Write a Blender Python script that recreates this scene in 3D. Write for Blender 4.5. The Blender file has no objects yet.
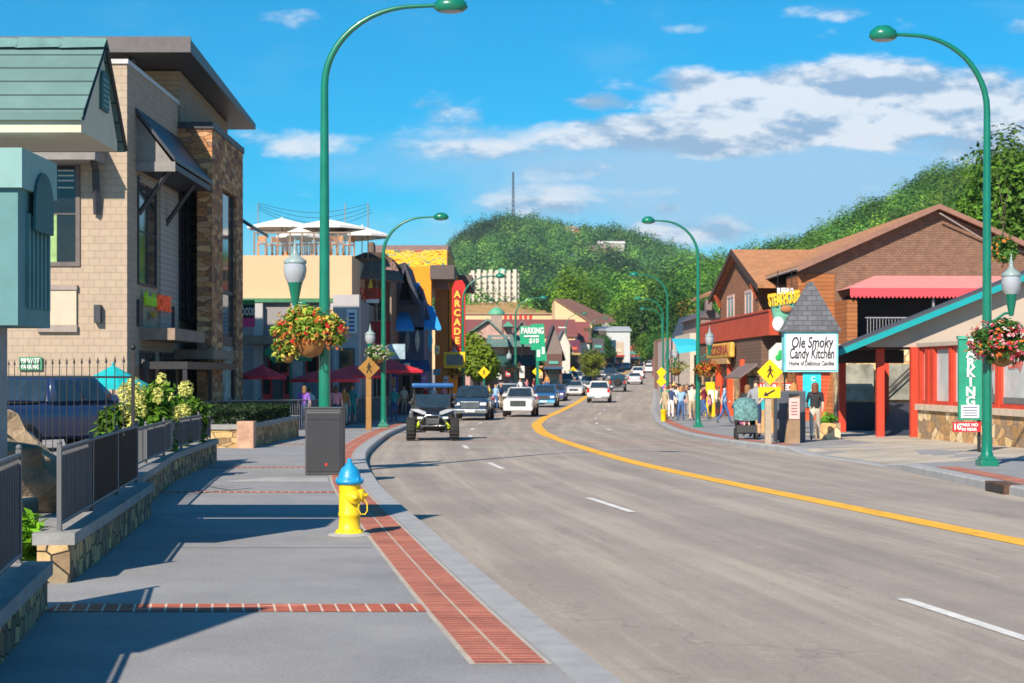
import bpy, bmesh, math, random
import numpy as np
from mathutils import Matrix, Vector
R = math.radians
F = 1700.0; HZ = 375.0; CZ = 1.75
sc = bpy.context.scene; col = sc.collection
# ------------------------------------------------------------------ camera, sky, sun, exposure
cam = bpy.data.objects.new('camera', bpy.data.cameras.new('camera')); col.objects.link(cam)
cam.location = (0, 0, CZ); cam.rotation_euler = (R(90), 0, 0)
cam.data.sensor_width = 36; cam.data.lens = F/1024*36
cam.data.shift_y = (HZ-341.5)/1024
cam.data.clip_end = 9000; cam.data.clip_start = .3
cam.data.dof.use_dof = True; cam.data.dof.focus_distance = 21; cam.data.dof.aperture_fstop = 4.0
sc.camera = cam
SUN_EL = R(36); SUN_DIR = Vector((-0.42, -0.907, 0)).normalized()   # horizontal direction towards the sun
sun = bpy.data.objects.new('sun', bpy.data.lights.new('sun', 'SUN')); col.objects.link(sun)
sun.data.energy = 5.0; sun.data.angle = R(.5); sun.data.color = (1, .87, .72)
sd = Vector((SUN_DIR.x*math.cos(SUN_EL), SUN_DIR.y*math.cos(SUN_EL), math.sin(SUN_EL)))
sun.rotation_euler = sd.to_track_quat('Z', 'Y').to_euler()
sc.view_settings.view_transform = 'Standard'; sc.view_settings.look = 'None'
sc.view_settings.exposure = 0.6; sc.view_settings.gamma = 1
w = bpy.data.worlds.new('World'); sc.world = w; w.use_nodes = True
N = w.node_tree.nodes; L = w.node_tree.links; N.clear()
def wn(t, **k):
    n = N.new(t)
    for a, b in k.items(): setattr(n, a, b)
    return n
def wm(op, a, b=None, c=None, clamp=False):
    n = wn('ShaderNodeMath', operation=op, use_clamp=clamp)
    for i, x in enumerate((a, b, c)):
        if x is None: continue
        if isinstance(x, (int, float)): n.inputs[i].default_value = x
        else: L.new(x, n.inputs[i])
    return n.outputs[0]
sky = wn('ShaderNodeTexSky', sky_type='NISHITA', sun_disc=False, sun_elevation=SUN_EL, air_density=1.0, dust_density=.1, ozone_density=6)
sky.sun_rotation = math.atan2(SUN_DIR.x, SUN_DIR.y)
hs = wn('ShaderNodeHueSaturation'); hs.inputs['Saturation'].default_value = 1.8; hs.inputs['Value'].default_value = .86; hs.inputs['Hue'].default_value = .486
L.new(sky.outputs[0], hs.inputs['Color'])
tc = wn('ShaderNodeTexCoord'); sp = wn('ShaderNodeSeparateXYZ'); L.new(tc.outputs['Generated'], sp.inputs[0])
ux = wm('DIVIDE', sp.outputs[0], wm('MAXIMUM', wm('ABSOLUTE', sp.outputs[1]), .15)); vz = wm('DIVIDE', sp.outputs[2], wm('MAXIMUM', wm('ABSOLUTE', sp.outputs[1]), .15))
cb = wn('ShaderNodeCombineXYZ'); L.new(ux, cb.inputs[0]); L.new(wm('MULTIPLY', vz, 2.3), cb.inputs[1]); L.new(sp.outputs[1], cb.inputs[2])
def noise(scale, detail, rough, off=(0, 0, 0)):
    m = wn('ShaderNodeMapping'); m.inputs['Location'].default_value = off; L.new(cb.outputs[0], m.inputs[0])
    n = wn('ShaderNodeTexNoise'); n.inputs['Scale'].default_value = scale; n.inputs['Detail'].default_value = detail; n.inputs['Roughness'].default_value = rough
    L.new(m.outputs[0], n.inputs['Vector']); return n.outputs['Fac']
def blob(px, row, rx, ry, amp, p=2):
    a = wm('POWER', wm('ABSOLUTE', wm('DIVIDE', wm('SUBTRACT', ux, (px-512)/F), rx/F)), p)
    b = wm('POWER', wm('ABSOLUTE', wm('DIVIDE', wm('SUBTRACT', vz, (HZ-row)/F), ry/F)), p)
    return wm('MULTIPLY', wm('SUBTRACT', 1, wm('ADD', a, b), clamp=True), amp)
def union(ms):
    m = ms[0]
    for k in ms[1:]: m = wm('MAXIMUM', m, k)
    return m
n1 = noise(15, 10, .6, (3.1, 1.7, 0)); n1b = noise(15, 10, .6, (3.1, 1.7+.022, 0)); n2 = noise(6, 4, .5, (9.4, 5.0, 0))
crisp = union([blob(870, 104, 290, 54, 1.0), blob(690, 134, 230, 30, .95), blob(1100, 140, 240, 80, 1.0), blob(720, 84, 90, 24, .8), blob(455, 118, 110, 34, .42), blob(500, 150, 200, 22, .45), blob(600, 103, 60, 14, .6), blob(585, 170, 120, 18, .6),
    blob(822, 11, 55, 14, .45), blob(292, 18, 50, 16, .42), blob(1016, 28, 40, 12, .42), blob(688, 28, 40, 9, .38), blob(610, 192, 110, 20, .5), blob(675, 232, 150, 24, .7), blob(590, 205, 130, 22, .55), blob(412, 216, 80, 20, .5), blob(665, 210, 30, 16, .6), blob(300, 140, 130, 22, .36), blob(-200, 90, 300, 50, .7), blob(1500, 60, 200, 40, .7)])
d1 = wm('ADD', wm('ADD', wm('MULTIPLY', crisp, .55), n1), wm('MULTIPLY', n2, .3))
mr = wn('ShaderNodeMapRange', interpolation_type='SMOOTHSTEP'); mr.inputs[1].default_value = .78; mr.inputs[2].default_value = 1.02; L.new(d1, mr.inputs[0]); a1 = mr.outputs[0]
soft = union([blob(760, 185, 360, 70, 1.1), blob(480, 160, 220, 40, .6), blob(1000, 190, 300, 80, 1.0), blob(620, 235, 240, 22, .7)])
d2 = wm('ADD', wm('MULTIPLY', soft, .7), wm('ADD', wm('MULTIPLY', noise(11, 7, .6, (7.7, 2.2, 0)), .8), wm('MULTIPLY', n2, .2)))
mr2 = wn('ShaderNodeMapRange', interpolation_type='SMOOTHSTEP'); mr2.inputs[1].default_value = .5; mr2.inputs[2].default_value = 1.15; mr2.inputs[4].default_value = .9; L.new(d2, mr2.inputs[0]); a2 = mr2.outputs[0]
relief = wm('ADD', wm('MULTIPLY', wm('SUBTRACT', n1, n1b), 8.0), wm('MULTIPLY_ADD', n2, .9, .12), clamp=True)
mx = wn('ShaderNodeMix', data_type='RGBA'); L.new(relief, mx.inputs[0]); mx.inputs[6].default_value = (2.2, 3.3, 4.7, 1); mx.inputs[7].default_value = (5.9, 6.2, 6.6, 1)
mixs = wn('ShaderNodeMix', data_type='RGBA'); L.new(wm('MULTIPLY', a2, .85), mixs.inputs[0]); L.new(hs.outputs[0], mixs.inputs[6]); mixs.inputs[7].default_value = (3.0, 4.4, 5.8, 1)
mix = wn('ShaderNodeMix', data_type='RGBA'); L.new(wm('MULTIPLY', a1, .92), mix.inputs[0]); L.new(mixs.outputs[2], mix.inputs[6]); L.new(mx.outputs[2], mix.inputs[7])
bg = wn('ShaderNodeBackground'); bg.inputs[1].default_value = .1; L.new(mix.outputs[2], bg.inputs[0])
wo = wn('ShaderNodeOutputWorld'); L.new(bg.outputs[0], wo.inputs[0])
sc.cycles.max_bounces = 5; sc.cycles.diffuse_bounces = 2; sc.cycles.glossy_bounces = 3; sc.cycles.transmission_bounces = 3; sc.cycles.transparent_max_bounces = 6
# ------------------------------------------------------------------ helpers
rnd = random.Random(7); nr = np.random.default_rng(5)
def X(px, d): return (px-512)*d/F
def Z(row, d): return CZ+(HZ-row)*d/F
def table(t, win=0.0):
    xs, ys = zip(*t); a = np.array(xs, float); b = np.array(ys, float)
    def f(y):
        if win: return float(np.mean([np.interp(y+k*win/4, a, b) for k in range(-4, 5)]))
        return float(np.interp(y, a, b))
    return f
gz = table([(-60,-.15),(0,-.15),(22,-.15),(35,-.22),(50,-.35),(60,-.45),(72,-.6),(90,-.72),(106,-.78),(125,-.75),(145,-.58),(180,-.02),(212,.6),(280,1.8),(354,3.1),(560,6.2),(900,9),(5000,9)], 6)
CL = table([(-60,19.6),(0,9.2),(19.3,5.8),(26.7,4.5),(37.4,2.9),(47,2.15),(56,1.6),(67,1.2),(83,1.15),(101,1.95),(130,4.3),(160,6.9),(198,10.4),(354,25),(560,45),(900,78)], 4)
KL = table([(-60,12.8),(0,2.35),(10.6,.49),(15,-.23),(21.3,-1.2),(26.2,-1.97),(35.3,-3.02),(42,-3.6),(49.5,-3.96),(63,-4.47),(76,-4.65),(94,-4.1),(108,-3.1),(130,-1.2),(160,1.2),(198,4.3),(354,18.5),(560,38),(900,71)], 3)
KR = table([(-60,23),(15,8.3),(26.7,8.0),(34,8.0),(37,8.1),(43,7.6),(46,7.2),(52,6.4),(60,6.15),(69,6.4),(85,7.2),(110,9.0),(198,16.5),(354,31),(560,51),(900,84)], 3)
def gp(y): return gz(y)+.15
WM = {}
def link(o, parent=None, M=None):
    col.objects.link(o)
    if parent is not None: o.parent = parent
def tag(o, label=None, cat=None, group=None, kind=None):
    if label: o['label'] = label
    if cat: o['category'] = cat
    if group: o['group'] = group
    if kind: o['kind'] = kind
    return o
def thing(name, label, cat, loc=(0, 0, 0), rz=0, group=None):
    o = bpy.data.objects.new(name, None); col.objects.link(o); o.empty_display_size = .2
    o.location = loc; o.rotation_euler = (0, 0, rz)
    WM[o.name] = Matrix.Translation(loc) @ Matrix.Rotation(rz, 4, 'Z')
    return tag(o, label, cat, group)
def copy_tree(o, loc=None, rz=None, parent=None, label=None, group=None, s=None, color=None):
    c = o.copy(); col.objects.link(c)
    if parent is not None: c.parent = parent
    if loc is not None: c.location = loc
    if rz is not None: c.rotation_euler = (0, 0, rz)
    if s is not None: c.scale = (s, s, s)
    if label: c['label'] = label
    if group: c['group'] = group
    if color is not None: c.color = (*color, 1)
    for ch in o.children: copy_tree(ch, parent=c, color=color)
    return c
class MB:
    def __init__(s, M=None): s.v = []; s.f = []; s.mi = []; s.sm = []; s.M = M if M is not None else Matrix()
    def add(s, vs, fs, mi=0, smooth=False):
        b = len(s.v); M = s.M
        s.v += [M @ Vector(v) for v in vs]
        for f in fs: s.f.append([b+i for i in f]); s.mi.append(mi); s.sm.append(smooth)
        return s
    def box(s, x0, x1, y0, y1, z0, z1, mi=0):
        if x0 > x1: x0, x1 = x1, x0
        if y0 > y1: y0, y1 = y1, y0
        if z0 > z1: z0, z1 = z1, z0
        return s.add([(x, y, z) for x in (x0, x1) for y in (y0, y1) for z in (z0, z1)],
              [(0,1,3,2),(4,6,7,5),(0,4,5,1),(2,3,7,6),(0,2,6,4),(1,5,7,3)], mi)
    def bbox(s, x0, x1, y0, y1, z0, z1, b=.02, mi=0):       # chamfered box
        bm = bmesh.new(); bmesh.ops.create_cube(bm, size=1)
        for v in bm.verts: v.co = ((x0+x1)/2+v.co.x*(x1-x0), (y0+y1)/2+v.co.y*(y1-y0), (z0+z1)/2+v.co.z*(z1-z0))
        bmesh.ops.bevel(bm, geom=bm.edges[:], offset=b, segments=2, affect='EDGES', profile=.6)
        bm.verts.index_update(); s.add([v.co for v in bm.verts], [[v.index for v in f.verts] for f in bm.faces], mi); bm.free(); return s
    def prism(s, poly, axis, a0, a1, mi=0):
        n = len(poly)
        def pt(p, a):
            return {'x': (a, p[0], p[1]), 'y': (p[0], a, p[1]), 'z': (p[0], p[1], a)}[axis]
        ar = sum(poly[i][0]*poly[(i+1) % n][1]-poly[(i+1) % n][0]*poly[i][1] for i in range(n))
        if ar < 0: poly = poly[::-1]
        if a0 > a1: a0, a1 = a1, a0
        vs = [pt(p, a0) for p in poly]+[pt(p, a1) for p in poly]
        fs = [list(range(n))[::-1], list(range(n, 2*n))]+[(i, (i+1) % n, n+(i+1) % n, n+i) for i in range(n)]
        if axis == 'y': fs = [list(f)[::-1] for f in fs]
        return s.add(vs, fs, mi)
    def quad(s, a, b, c, d, mi=0): return s.add([a, b, c, d], [(0, 1, 2, 3)], mi)
    def poly(s, pts, mi=0): return s.add(pts, [list(range(len(pts)))], mi)
    def tube(s, path, r, n=8, mi=0, cap=True, smooth=True):
        path = [Vector(p) for p in path]; rs = r if isinstance(r, (list, tuple)) else [r]*len(path)
        vs = []; fs = []; pu = None
        for i, p in enumerate(path):
            t = (path[min(i+1, len(path)-1)]-path[max(i-1, 0)]).normalized()
            u = (pu - t*pu.dot(t)) if pu is not None else t.cross(Vector((0, 0, 1)) if abs(t.z) < .9 else Vector((1, 0, 0)))
            if u.length < 1e-5: u = t.orthogonal()
            u.normalize(); w_ = t.cross(u); pu = u
            for k in range(n):
                a = 2*math.pi*k/n; vs.append(p+(u*math.cos(a)+w_*math.sin(a))*rs[i])
        for i in range(len(path)-1):
            for k in range(n): fs.append((i*n+k, i*n+(k+1) % n, (i+1)*n+(k+1) % n, (i+1)*n+k))
        s.add(vs, fs, mi, smooth)
        if cap: s.add(vs[:n], [list(range(n))[::-1]], mi); s.add(vs[-n:], [list(range(n))], mi)
        return s
    def lathe(s, prof, c=(0, 0, 0), n=16, mi=0, axis='z', smooth=True, sx=1, sy=1):
        vs = []; fs = []
        for r, z in prof:
            for k in range(n):
                a = 2*math.pi*k/n; p = (r*math.cos(a)*sx, r*math.sin(a)*sy, z)
                if axis == 'x': p = (p[2], p[0], p[1])
                if axis == 'y': p = (p[0], p[2], p[1])
                vs.append((p[0]+c[0], p[1]+c[1], p[2]+c[2]))
        m_ = len(prof)
        for i in range(m_-1):
            for k in range(n):
                q = (i*n+k, i*n+(k+1) % n, (i+1)*n+(k+1) % n, (i+1)*n+k)
                fs.append(q if axis != 'y' else q[::-1])
        s.add(vs, fs, mi, smooth)
        e = [list(range(n))[::-1], list(range((m_-1)*n, m_*n))]
        if axis == 'y': e = [x[::-1] for x in e]
        for q, (r, z) in zip(e, (prof[0], prof[-1])):
            if r > 1e-4: s.add([vs[i] for i in q], [list(range(n))], mi)
        return s
    def ell(s, c, r, mi=0, n=14, m_=9):
        if isinstance(r, (int, float)): r = (r, r, r)
        prof = [(max(1e-5, math.sin(math.pi*i/m_)), -math.cos(math.pi*i/m_)) for i in range(m_+1)]
        vs = []; fs = []
        for q, z in prof:
            for k in range(n):
                a = 2*math.pi*k/n; vs.append((c[0]+r[0]*q*math.cos(a), c[1]+r[1]*q*math.sin(a), c[2]+r[2]*z))
        for i in range(m_):
            for k in range(n): fs.append((i*n+k, i*n+(k+1) % n, (i+1)*n+(k+1) % n, (i+1)*n+k))
        return s.add(vs, fs, mi, True)
    def loft(s, secs, mi=0, smooth=True, caps=True):      # secs: lists of points of equal length
        n = len(secs[0]); vs = [p for q in secs for p in q]; fs = []
        for i in range(len(secs)-1):
            for k in range(n): fs.append((i*n+k, i*n+(k+1) % n, (i+1)*n+(k+1) % n, (i+1)*n+k))
        s.add(vs, fs, mi, smooth)
        if caps: s.add(secs[0], [list(range(n))[::-1]], mi); s.add(secs[-1], [list(range(n))], mi)
        return s
    def build(s, name, mats, parent=None, color=None):
        me = bpy.data.meshes.new(name); inv = None
        if parent is not None and parent.name in WM: inv = WM[parent.name].inverted()
        vs = [inv @ v for v in s.v] if inv is not None else s.v
        me.from_pydata([tuple(v) for v in vs], [], s.f)
        if not isinstance(mats, (list, tuple)): mats = [mats]
        for m_ in mats: me.materials.append(m_)
        me.polygons.foreach_set('material_index', s.mi); me.polygons.foreach_set('use_smooth', s.sm)
        uv = me.uv_layers.new(name='UVMap'); W = s.v
        uvs = []
        for p in me.polygons:
            nz = p.normal
            idx = [me.loops[l].vertex_index for l in p.loop_indices]
            if abs(nz.z) > .93: uvs += [c for i in idx for c in (vs[i].x, vs[i].y)]
            else:
                t = Vector((-nz.y, nz.x, 0)).normalized(); b = nz.cross(t)
                if b.z < 0: b = -b
                uvs += [c for i in idx for c in (vs[i].dot(t), vs[i].dot(b))]
        uv.data.foreach_set('uv', uvs)
        me.update(); o = bpy.data.objects.new(name, me); col.objects.link(o)
        if parent is not None:
            o.parent = parent; WM[o.name] = WM.get(parent.name, Matrix())
        if color is not None: o.color = (*color, 1)
        return o
# ------------------------------------------------------------------ materials
MT = {}
def nt(name):
    m = bpy.data.materials.new(name); m.use_nodes = True; t = m.node_tree; return m, t, t.nodes, t.links, t.nodes['Principled BSDF']
def _n(n, t, **k):
    x = n.new(t)
    for a, b in k.items(): setattr(x, a, b)
    return x
def mixc(n, l, fac, a, b, bt='MIX'):
    x = _n(n, 'ShaderNodeMix', data_type='RGBA', blend_type=bt)
    for i, q in ((0, fac), (6, a), (7, b)):
        if isinstance(q, (int, float)): x.inputs[i].default_value = q
        elif isinstance(q, tuple): x.inputs[i].default_value = (*q[:3], 1)
        else: l.new(q, x.inputs[i])
    return x.outputs[2]
def rgb(h):
    h = h.lstrip('#'); c = [int(h[i:i+2], 16)/255 for i in (0, 2, 4)]
    return tuple(x/12.92 if x <= .04045 else ((x+.055)/1.055)**2.4 for x in c)
def mat(name, c, rough=.7, var=.18, scale=3.0, metal=0, bump=0, spec=.5, objcol=False, emit=0, coat=0, fine=0):
    if name in MT: return MT[name]
    m, t, n, l, P = nt(name)
    if isinstance(c, str): c = rgb(c)
    P.inputs['Roughness'].default_value = rough; P.inputs['Metallic'].default_value = metal; P.inputs['Specular IOR Level'].default_value = spec
    if coat: P.inputs['Coat Weight'].default_value = coat
    tc_ = _n(n, 'ShaderNodeTexCoord'); nz = _n(n, 'ShaderNodeTexNoise'); nz.inputs['Scale'].default_value = scale; nz.inputs['Detail'].default_value = 6; nz.inputs['Roughness'].default_value = .65
    l.new(tc_.outputs['Object'], nz.inputs['Vector'])
    base = c
    if objcol: base = _n(n, 'ShaderNodeObjectInfo').outputs['Color']
    rp = _n(n, 'ShaderNodeMapRange'); rp.inputs[1].default_value = .3; rp.inputs[2].default_value = .7; rp.inputs[3].default_value = 1-var; rp.inputs[4].default_value = 1+var; l.new(nz.outputs['Fac'], rp.inputs[0])
    o = mixc(n, l, 1.0, base, rp.outputs[0], 'MULTIPLY')
    l.new(o, P.inputs['Base Color'])
    if bump:
        b = _n(n, 'ShaderNodeBump'); b.inputs['Strength'].default_value = bump; b.inputs['Distance'].default_value = .02
        n2_ = _n(n, 'ShaderNodeTexNoise'); n2_.inputs['Scale'].default_value = scale*12; n2_.inputs['Detail'].default_value = 4; l.new(tc_.outputs['Object'], n2_.inputs['Vector'])
        l.new(n2_.outputs['Fac'], b.inputs['Height']); l.new(b.outputs[0], P.inputs['Normal'])
    if emit: P.inputs['Emission Color'].default_value = (*c, 1); P.inputs['Emission Strength'].default_value = emit
    MT[name] = m; return m
def brick(name, c1, c2, mort, bw=.4, bh=.2, ms=.01, off=.5, var=.15, rough=.85, bump=.3, sq=1.0, mapping='UV', rot=0, shift=0):
    if name in MT: return MT[name]
    m, t, n, l, P = nt(name); P.inputs['Roughness'].default_value = rough
    c1, c2, mort = [rgb(c) if isinstance(c, str) else c for c in (c1, c2, mort)]
    tc_ = _n(n, 'ShaderNodeTexCoord'); b = _n(n, 'ShaderNodeTexBrick', offset=off, squash=sq)
    mp = _n(n, 'ShaderNodeMapping'); mp.inputs['Rotation'].default_value = (0, 0, rot); mp.inputs['Location'].default_value = (shift, 0, 0); l.new(tc_.outputs[mapping], mp.inputs[0]); l.new(mp.outputs[0], b.inputs['Vector'])
    for k, v in (('Color1', (*c1, 1)), ('Color2', (*c2, 1)), ('Mortar', (*mort, 1)), ('Scale', 1), ('Mortar Size', ms), ('Mortar Smooth', .2), ('Brick Width', bw), ('Row Height', bh), ('Bias', 0)): b.inputs[k].default_value = v
    nz = _n(n, 'ShaderNodeTexNoise'); nz.inputs['Scale'].default_value = 2.5; nz.inputs['Detail'].default_value = 8; nz.inputs['Roughness'].default_value = .7; l.new(tc_.outputs['Object'], nz.inputs['Vector'])
    rp = _n(n, 'ShaderNodeMapRange'); rp.inputs[1].default_value = .3; rp.inputs[2].default_value = .7; rp.inputs[3].default_value = 1-var; rp.inputs[4].default_value = 1+var; l.new(nz.outputs['Fac'], rp.inputs[0])
    l.new(mixc(n, l, 1.0, b.outputs['Color'], rp.outputs[0], 'MULTIPLY'), P.inputs['Base Color'])
    bp_ = _n(n, 'ShaderNodeBump', invert=True); bp_.inputs['Strength'].default_value = bump; bp_.inputs['Distance'].default_value = .02; l.new(b.outputs['Fac'], bp_.inputs['Height']); l.new(bp_.outputs[0], P.inputs['Normal'])
    MT[name] = m; return m
def stone(name, cols, mort, scale=2.2, sx=1.0, sy=1.6, edge=.04, bump=.6, rough=.9):
    if name in MT: return MT[name]
    m, t, n, l, P = nt(name); P.inputs['Roughness'].default_value = rough
    tc_ = _n(n, 'ShaderNodeTexCoord'); mp = _n(n, 'ShaderNodeMapping'); mp.inputs['Scale'].default_value = (sx, sy, 1); l.new(tc_.outputs['UV'], mp.inputs[0])
    v = _n(n, 'ShaderNodeTexVoronoi', voronoi_dimensions='2D'); v.inputs['Scale'].default_value = scale; v.inputs['Randomness'].default_value = .85; l.new(mp.outputs[0], v.inputs['Vector'])
    e = _n(n, 'ShaderNodeTexVoronoi', voronoi_dimensions='2D', feature='DISTANCE_TO_EDGE'); e.inputs['Scale'].default_value = scale; e.inputs['Randomness'].default_value = .85; l.new(mp.outputs[0], e.inputs['Vector'])
    cr = _n(n, 'ShaderNodeValToRGB'); cr.color_ramp.interpolation = 'CONSTANT'
    sx_ = _n(n, 'ShaderNodeSeparateColor'); l.new(v.outputs['Color'], sx_.inputs[0]); l.new(sx_.outputs[0], cr.inputs[0])
    cols = [rgb(c) if isinstance(c, str) else c for c in cols]
    el = cr.color_ramp.elements
    for i, c in enumerate(cols):
        q = el[i] if i < 2 else el.new(i/len(cols))
        q.position = i/len(cols); q.color = (*c, 1)
    ef = _n(n, 'ShaderNodeMapRange'); ef.inputs[1].default_value = edge*.4; ef.inputs[2].default_value = edge; l.new(e.outputs['Distance'], ef.inputs[0])
    mc = rgb(mort) if isinstance(mort, str) else mort
    c0 = mixc(n, l, ef.outputs[0], mc, cr.outputs[0])
    nz = _n(n, 'ShaderNodeTexNoise'); nz.inputs['Scale'].default_value = 6; nz.inputs['Detail'].default_value = 8; nz.inputs['Roughness'].default_value = .7; l.new(tc_.outputs['Object'], nz.inputs['Vector'])
    rp = _n(n, 'ShaderNodeMapRange'); rp.inputs[1].default_value = .3; rp.inputs[2].default_value = .7; rp.inputs[3].default_value = .65; rp.inputs[4].default_value = 1.3; l.new(nz.outputs['Fac'], rp.inputs[0])
    l.new(mixc(n, l, 1.0, c0, rp.outputs[0], 'MULTIPLY'), P.inputs['Base Color'])
    ad = _n(n, 'ShaderNodeMath', operation='MULTIPLY_ADD'); l.new(nz.outputs['Fac'], ad.inputs[0]); ad.inputs[1].default_value = .4; l.new(ef.outputs[0], ad.inputs[2])
    b = _n(n, 'ShaderNodeBump'); b.inputs['Strength'].default_value = bump; b.inputs['Distance'].default_value = .04; l.new(ad.outputs[0], b.inputs['Height']); l.new(b.outputs[0], P.inputs['Normal'])
    MT[name] = m; return m
def leafmat(name, c=None):
    if name in MT: return MT[name]
    m, t, n, l, P = nt(name); P.inputs['Roughness'].default_value = .6; P.inputs['Specular IOR Level'].default_value = .25
    a = _n(n, 'ShaderNodeAttribute', attribute_name='Col'); l.new(a.outputs['Color'], P.inputs['Base Color'])
    tr = _n(n, 'ShaderNodeBsdfTranslucent'); l.new(a.outputs['Color'], tr.inputs[0])
    ms_ = _n(n, 'ShaderNodeMixShader'); ms_.inputs[0].default_value = .35; l.new(P.outputs[0], ms_.inputs[1]); l.new(tr.outputs[0], ms_.inputs[2]); l.new(ms_.outputs[0], n['Material Output'].inputs[0])
    MT[name] = m; return m
LEAF = leafmat('leaves')
GLASS = mat('window glass', (.035, .05, .055), rough=.06, var=.5, scale=.6, spec=.9)
GLASSD = mat('dark interior glass', (.012, .014, .016), rough=.12, var=.5, scale=.5, spec=.6)
WHITE = mat('white paint', (.78, .78, .76), rough=.5, var=.05); BLACK = mat('black metal', (.02, .02, .022), rough=.45, var=.2)
GREEN = mat('green pole enamel', (.005, .17, .105), rough=.3, var=.15, coat=.4); RUB = mat('tyre rubber', (.02, .02, .02), rough=.85); CHR = mat('brushed chrome', (.6, .6, .6), rough=.2, metal=1)
CONC = mat('light concrete', (.36, .36, .35), rough=.9, var=.22, scale=2.0, bump=.3)
YEL = mat('sign yellow', (.85, .55, .0), rough=.45, var=.04); RED = mat('red paint', (.5, .025, .02), rough=.5); ORG = mat('orange red trim', (.75, .08, .02), rough=.55)
TEAL = mat('teal trim paint', (.0, .3, .33), rough=.5, var=.06)
def cm(c, rough=.8, var=.12):     # cloth / paint of one colour, cached
    k = 'paint %s %.2f' % (c if isinstance(c, str) else '%.2f %.2f %.2f' % c, rough)
    return mat(k, c, rough=rough, var=var)
# ------------------------------------------------------------------ leaves
def leafmesh(name, C, S, colr, parent=None, up=.25, nrmv=None, aspect=1.5, jit=.55):
    """C (n,3) centres, S (n,) sizes, colr (n,3): one small quad per centre, random tilt"""
    n = len(C); nv = nr.normal(size=(n, 3)); nv[:, 2] = np.abs(nv[:, 2])*(1+up)+up
    if nrmv is not None: nv = nv*jit+nrmv*1.0
    nv /= np.linalg.norm(nv, axis=1)[:, None]
    a = nr.normal(size=(n, 3)); u = np.cross(nv, a); u /= np.linalg.norm(u, axis=1)[:, None]; v_ = np.cross(nv, u)
    u = u*(S*.5*aspect)[:, None]; v_ = v_*(S*.5)[:, None]
    V = np.stack([C-u*.9, C-v_*.75+u*.1, C+u*1.1, C+v_*.75-u*.1], 1).reshape(-1, 3)
    if parent is not None and parent.name in WM:
        I = np.array(WM[parent.name].inverted()); V = V @ I[:3, :3].T+I[:3, 3]
    me = bpy.data.meshes.new(name); me.vertices.add(4*n); me.vertices.foreach_set('co', V.astype('f').ravel())
    me.loops.add(4*n); me.loops.foreach_set('vertex_index', np.arange(4*n, dtype='i')); me.polygons.add(n); me.polygons.foreach_set('loop_start', np.arange(0, 4*n, 4, dtype='i'))
    me.polygons.foreach_set('loop_total', np.full(n, 4, dtype='i')) if False else None
    at = me.color_attributes.new('Col', 'FLOAT_COLOR', 'POINT'); cc = np.ones((n, 4)); cc[:, :3] = np.clip(colr, 0, 1)
    at.data.foreach_set('color', np.repeat(cc, 4, 0).astype('f').ravel())
    me.materials.append(LEAF); me.update(calc_edges=True); me.validate()
    o = bpy.data.objects.new(name, me); col.objects.link(o)
    if parent is not None: o.parent = parent; WM[o.name] = WM.get(parent.name, Matrix())
    return o
def shell(c, r, n, thick=.35, zmin=-1):
    """points near the surface of an ellipsoid, with outward normals"""
    d = nr.normal(size=(n*2, 3)); d /= np.linalg.norm(d, axis=1)[:, None]; d = d[d[:, 2] > zmin][:n]
    k = 1-thick*nr.random(len(d))**1.5
    return np.array(c)+d*np.array(r)*k[:, None], d
def clumps(c, r, nclump, per, size, colr, vr=.25, spread=.75, cr=.45, zmin=-.9):
    """crown of leaf clumps: returns C,S,col,N"""
    c = np.array(c, float); r = np.array(r, float); CC = []; NN = []; CO = []
    cs, _ = shell((0, 0, 0), (1, 1, 1), nclump, .6)
    for q in cs:
        q = q*spread; rr = cr*(0.65+.7*nr.random())
        p, d = shell(q, (rr, rr, rr*.85), per, .5, zmin)
        CC.append(c+p*r); NN.append(d); b = 1+vr*nr.normal(); CO.append(np.tile(np.array(colr)*max(.35, b), (len(p), 1))*(1+.2*nr.normal(size=(len(p), 1))))
    CC = np.concatenate(CC); NN = np.concatenate(NN); CO = np.concatenate(CO)
    S = size*(.6+.8*nr.random(len(CC)))
    return CC, S, CO, NN
BARK = mat('bark', (.1, .075, .05), rough=.95, var=.4, scale=6, bump=.5)
def tree(name, label, loc, h, r, colr, crown0=.3, nclump=26, per=260, size=.35, group=None, cat='tree', trunk_r=.16):
    t = thing(name, label, cat, loc, 0, group); x, y, z = loc; mb = MB()
    cz = h*(crown0+1)/2; ch = h*(1-crown0)/2
    mb.tube([(x, y, z-.1), (x+.1, y, z+h*.25), (x-.05, y+.05, z+h*.5), (x, y, z+h*.8)], [trunk_r, trunk_r*.8, trunk_r*.6, trunk_r*.2], 8)
    for k in range(7):
        a = k*2.4; zz = h*(crown0+.08*k*.7); e = Vector((math.cos(a)*r*.7, math.sin(a)*r*.7, h*.17))
        p = Vector((x, y, z+zz)); mb.tube([p, p+e*.5, p+e], [trunk_r*.45, trunk_r*.3, trunk_r*.1], 6)
    mb.build('trunk', BARK, t)
    C, S, CO, NN = clumps((x, y, z+cz), (r, r, ch), nclump, per, size, colr)
    leafmesh('crown', C, S, CO, t, nrmv=NN)
    return t
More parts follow.
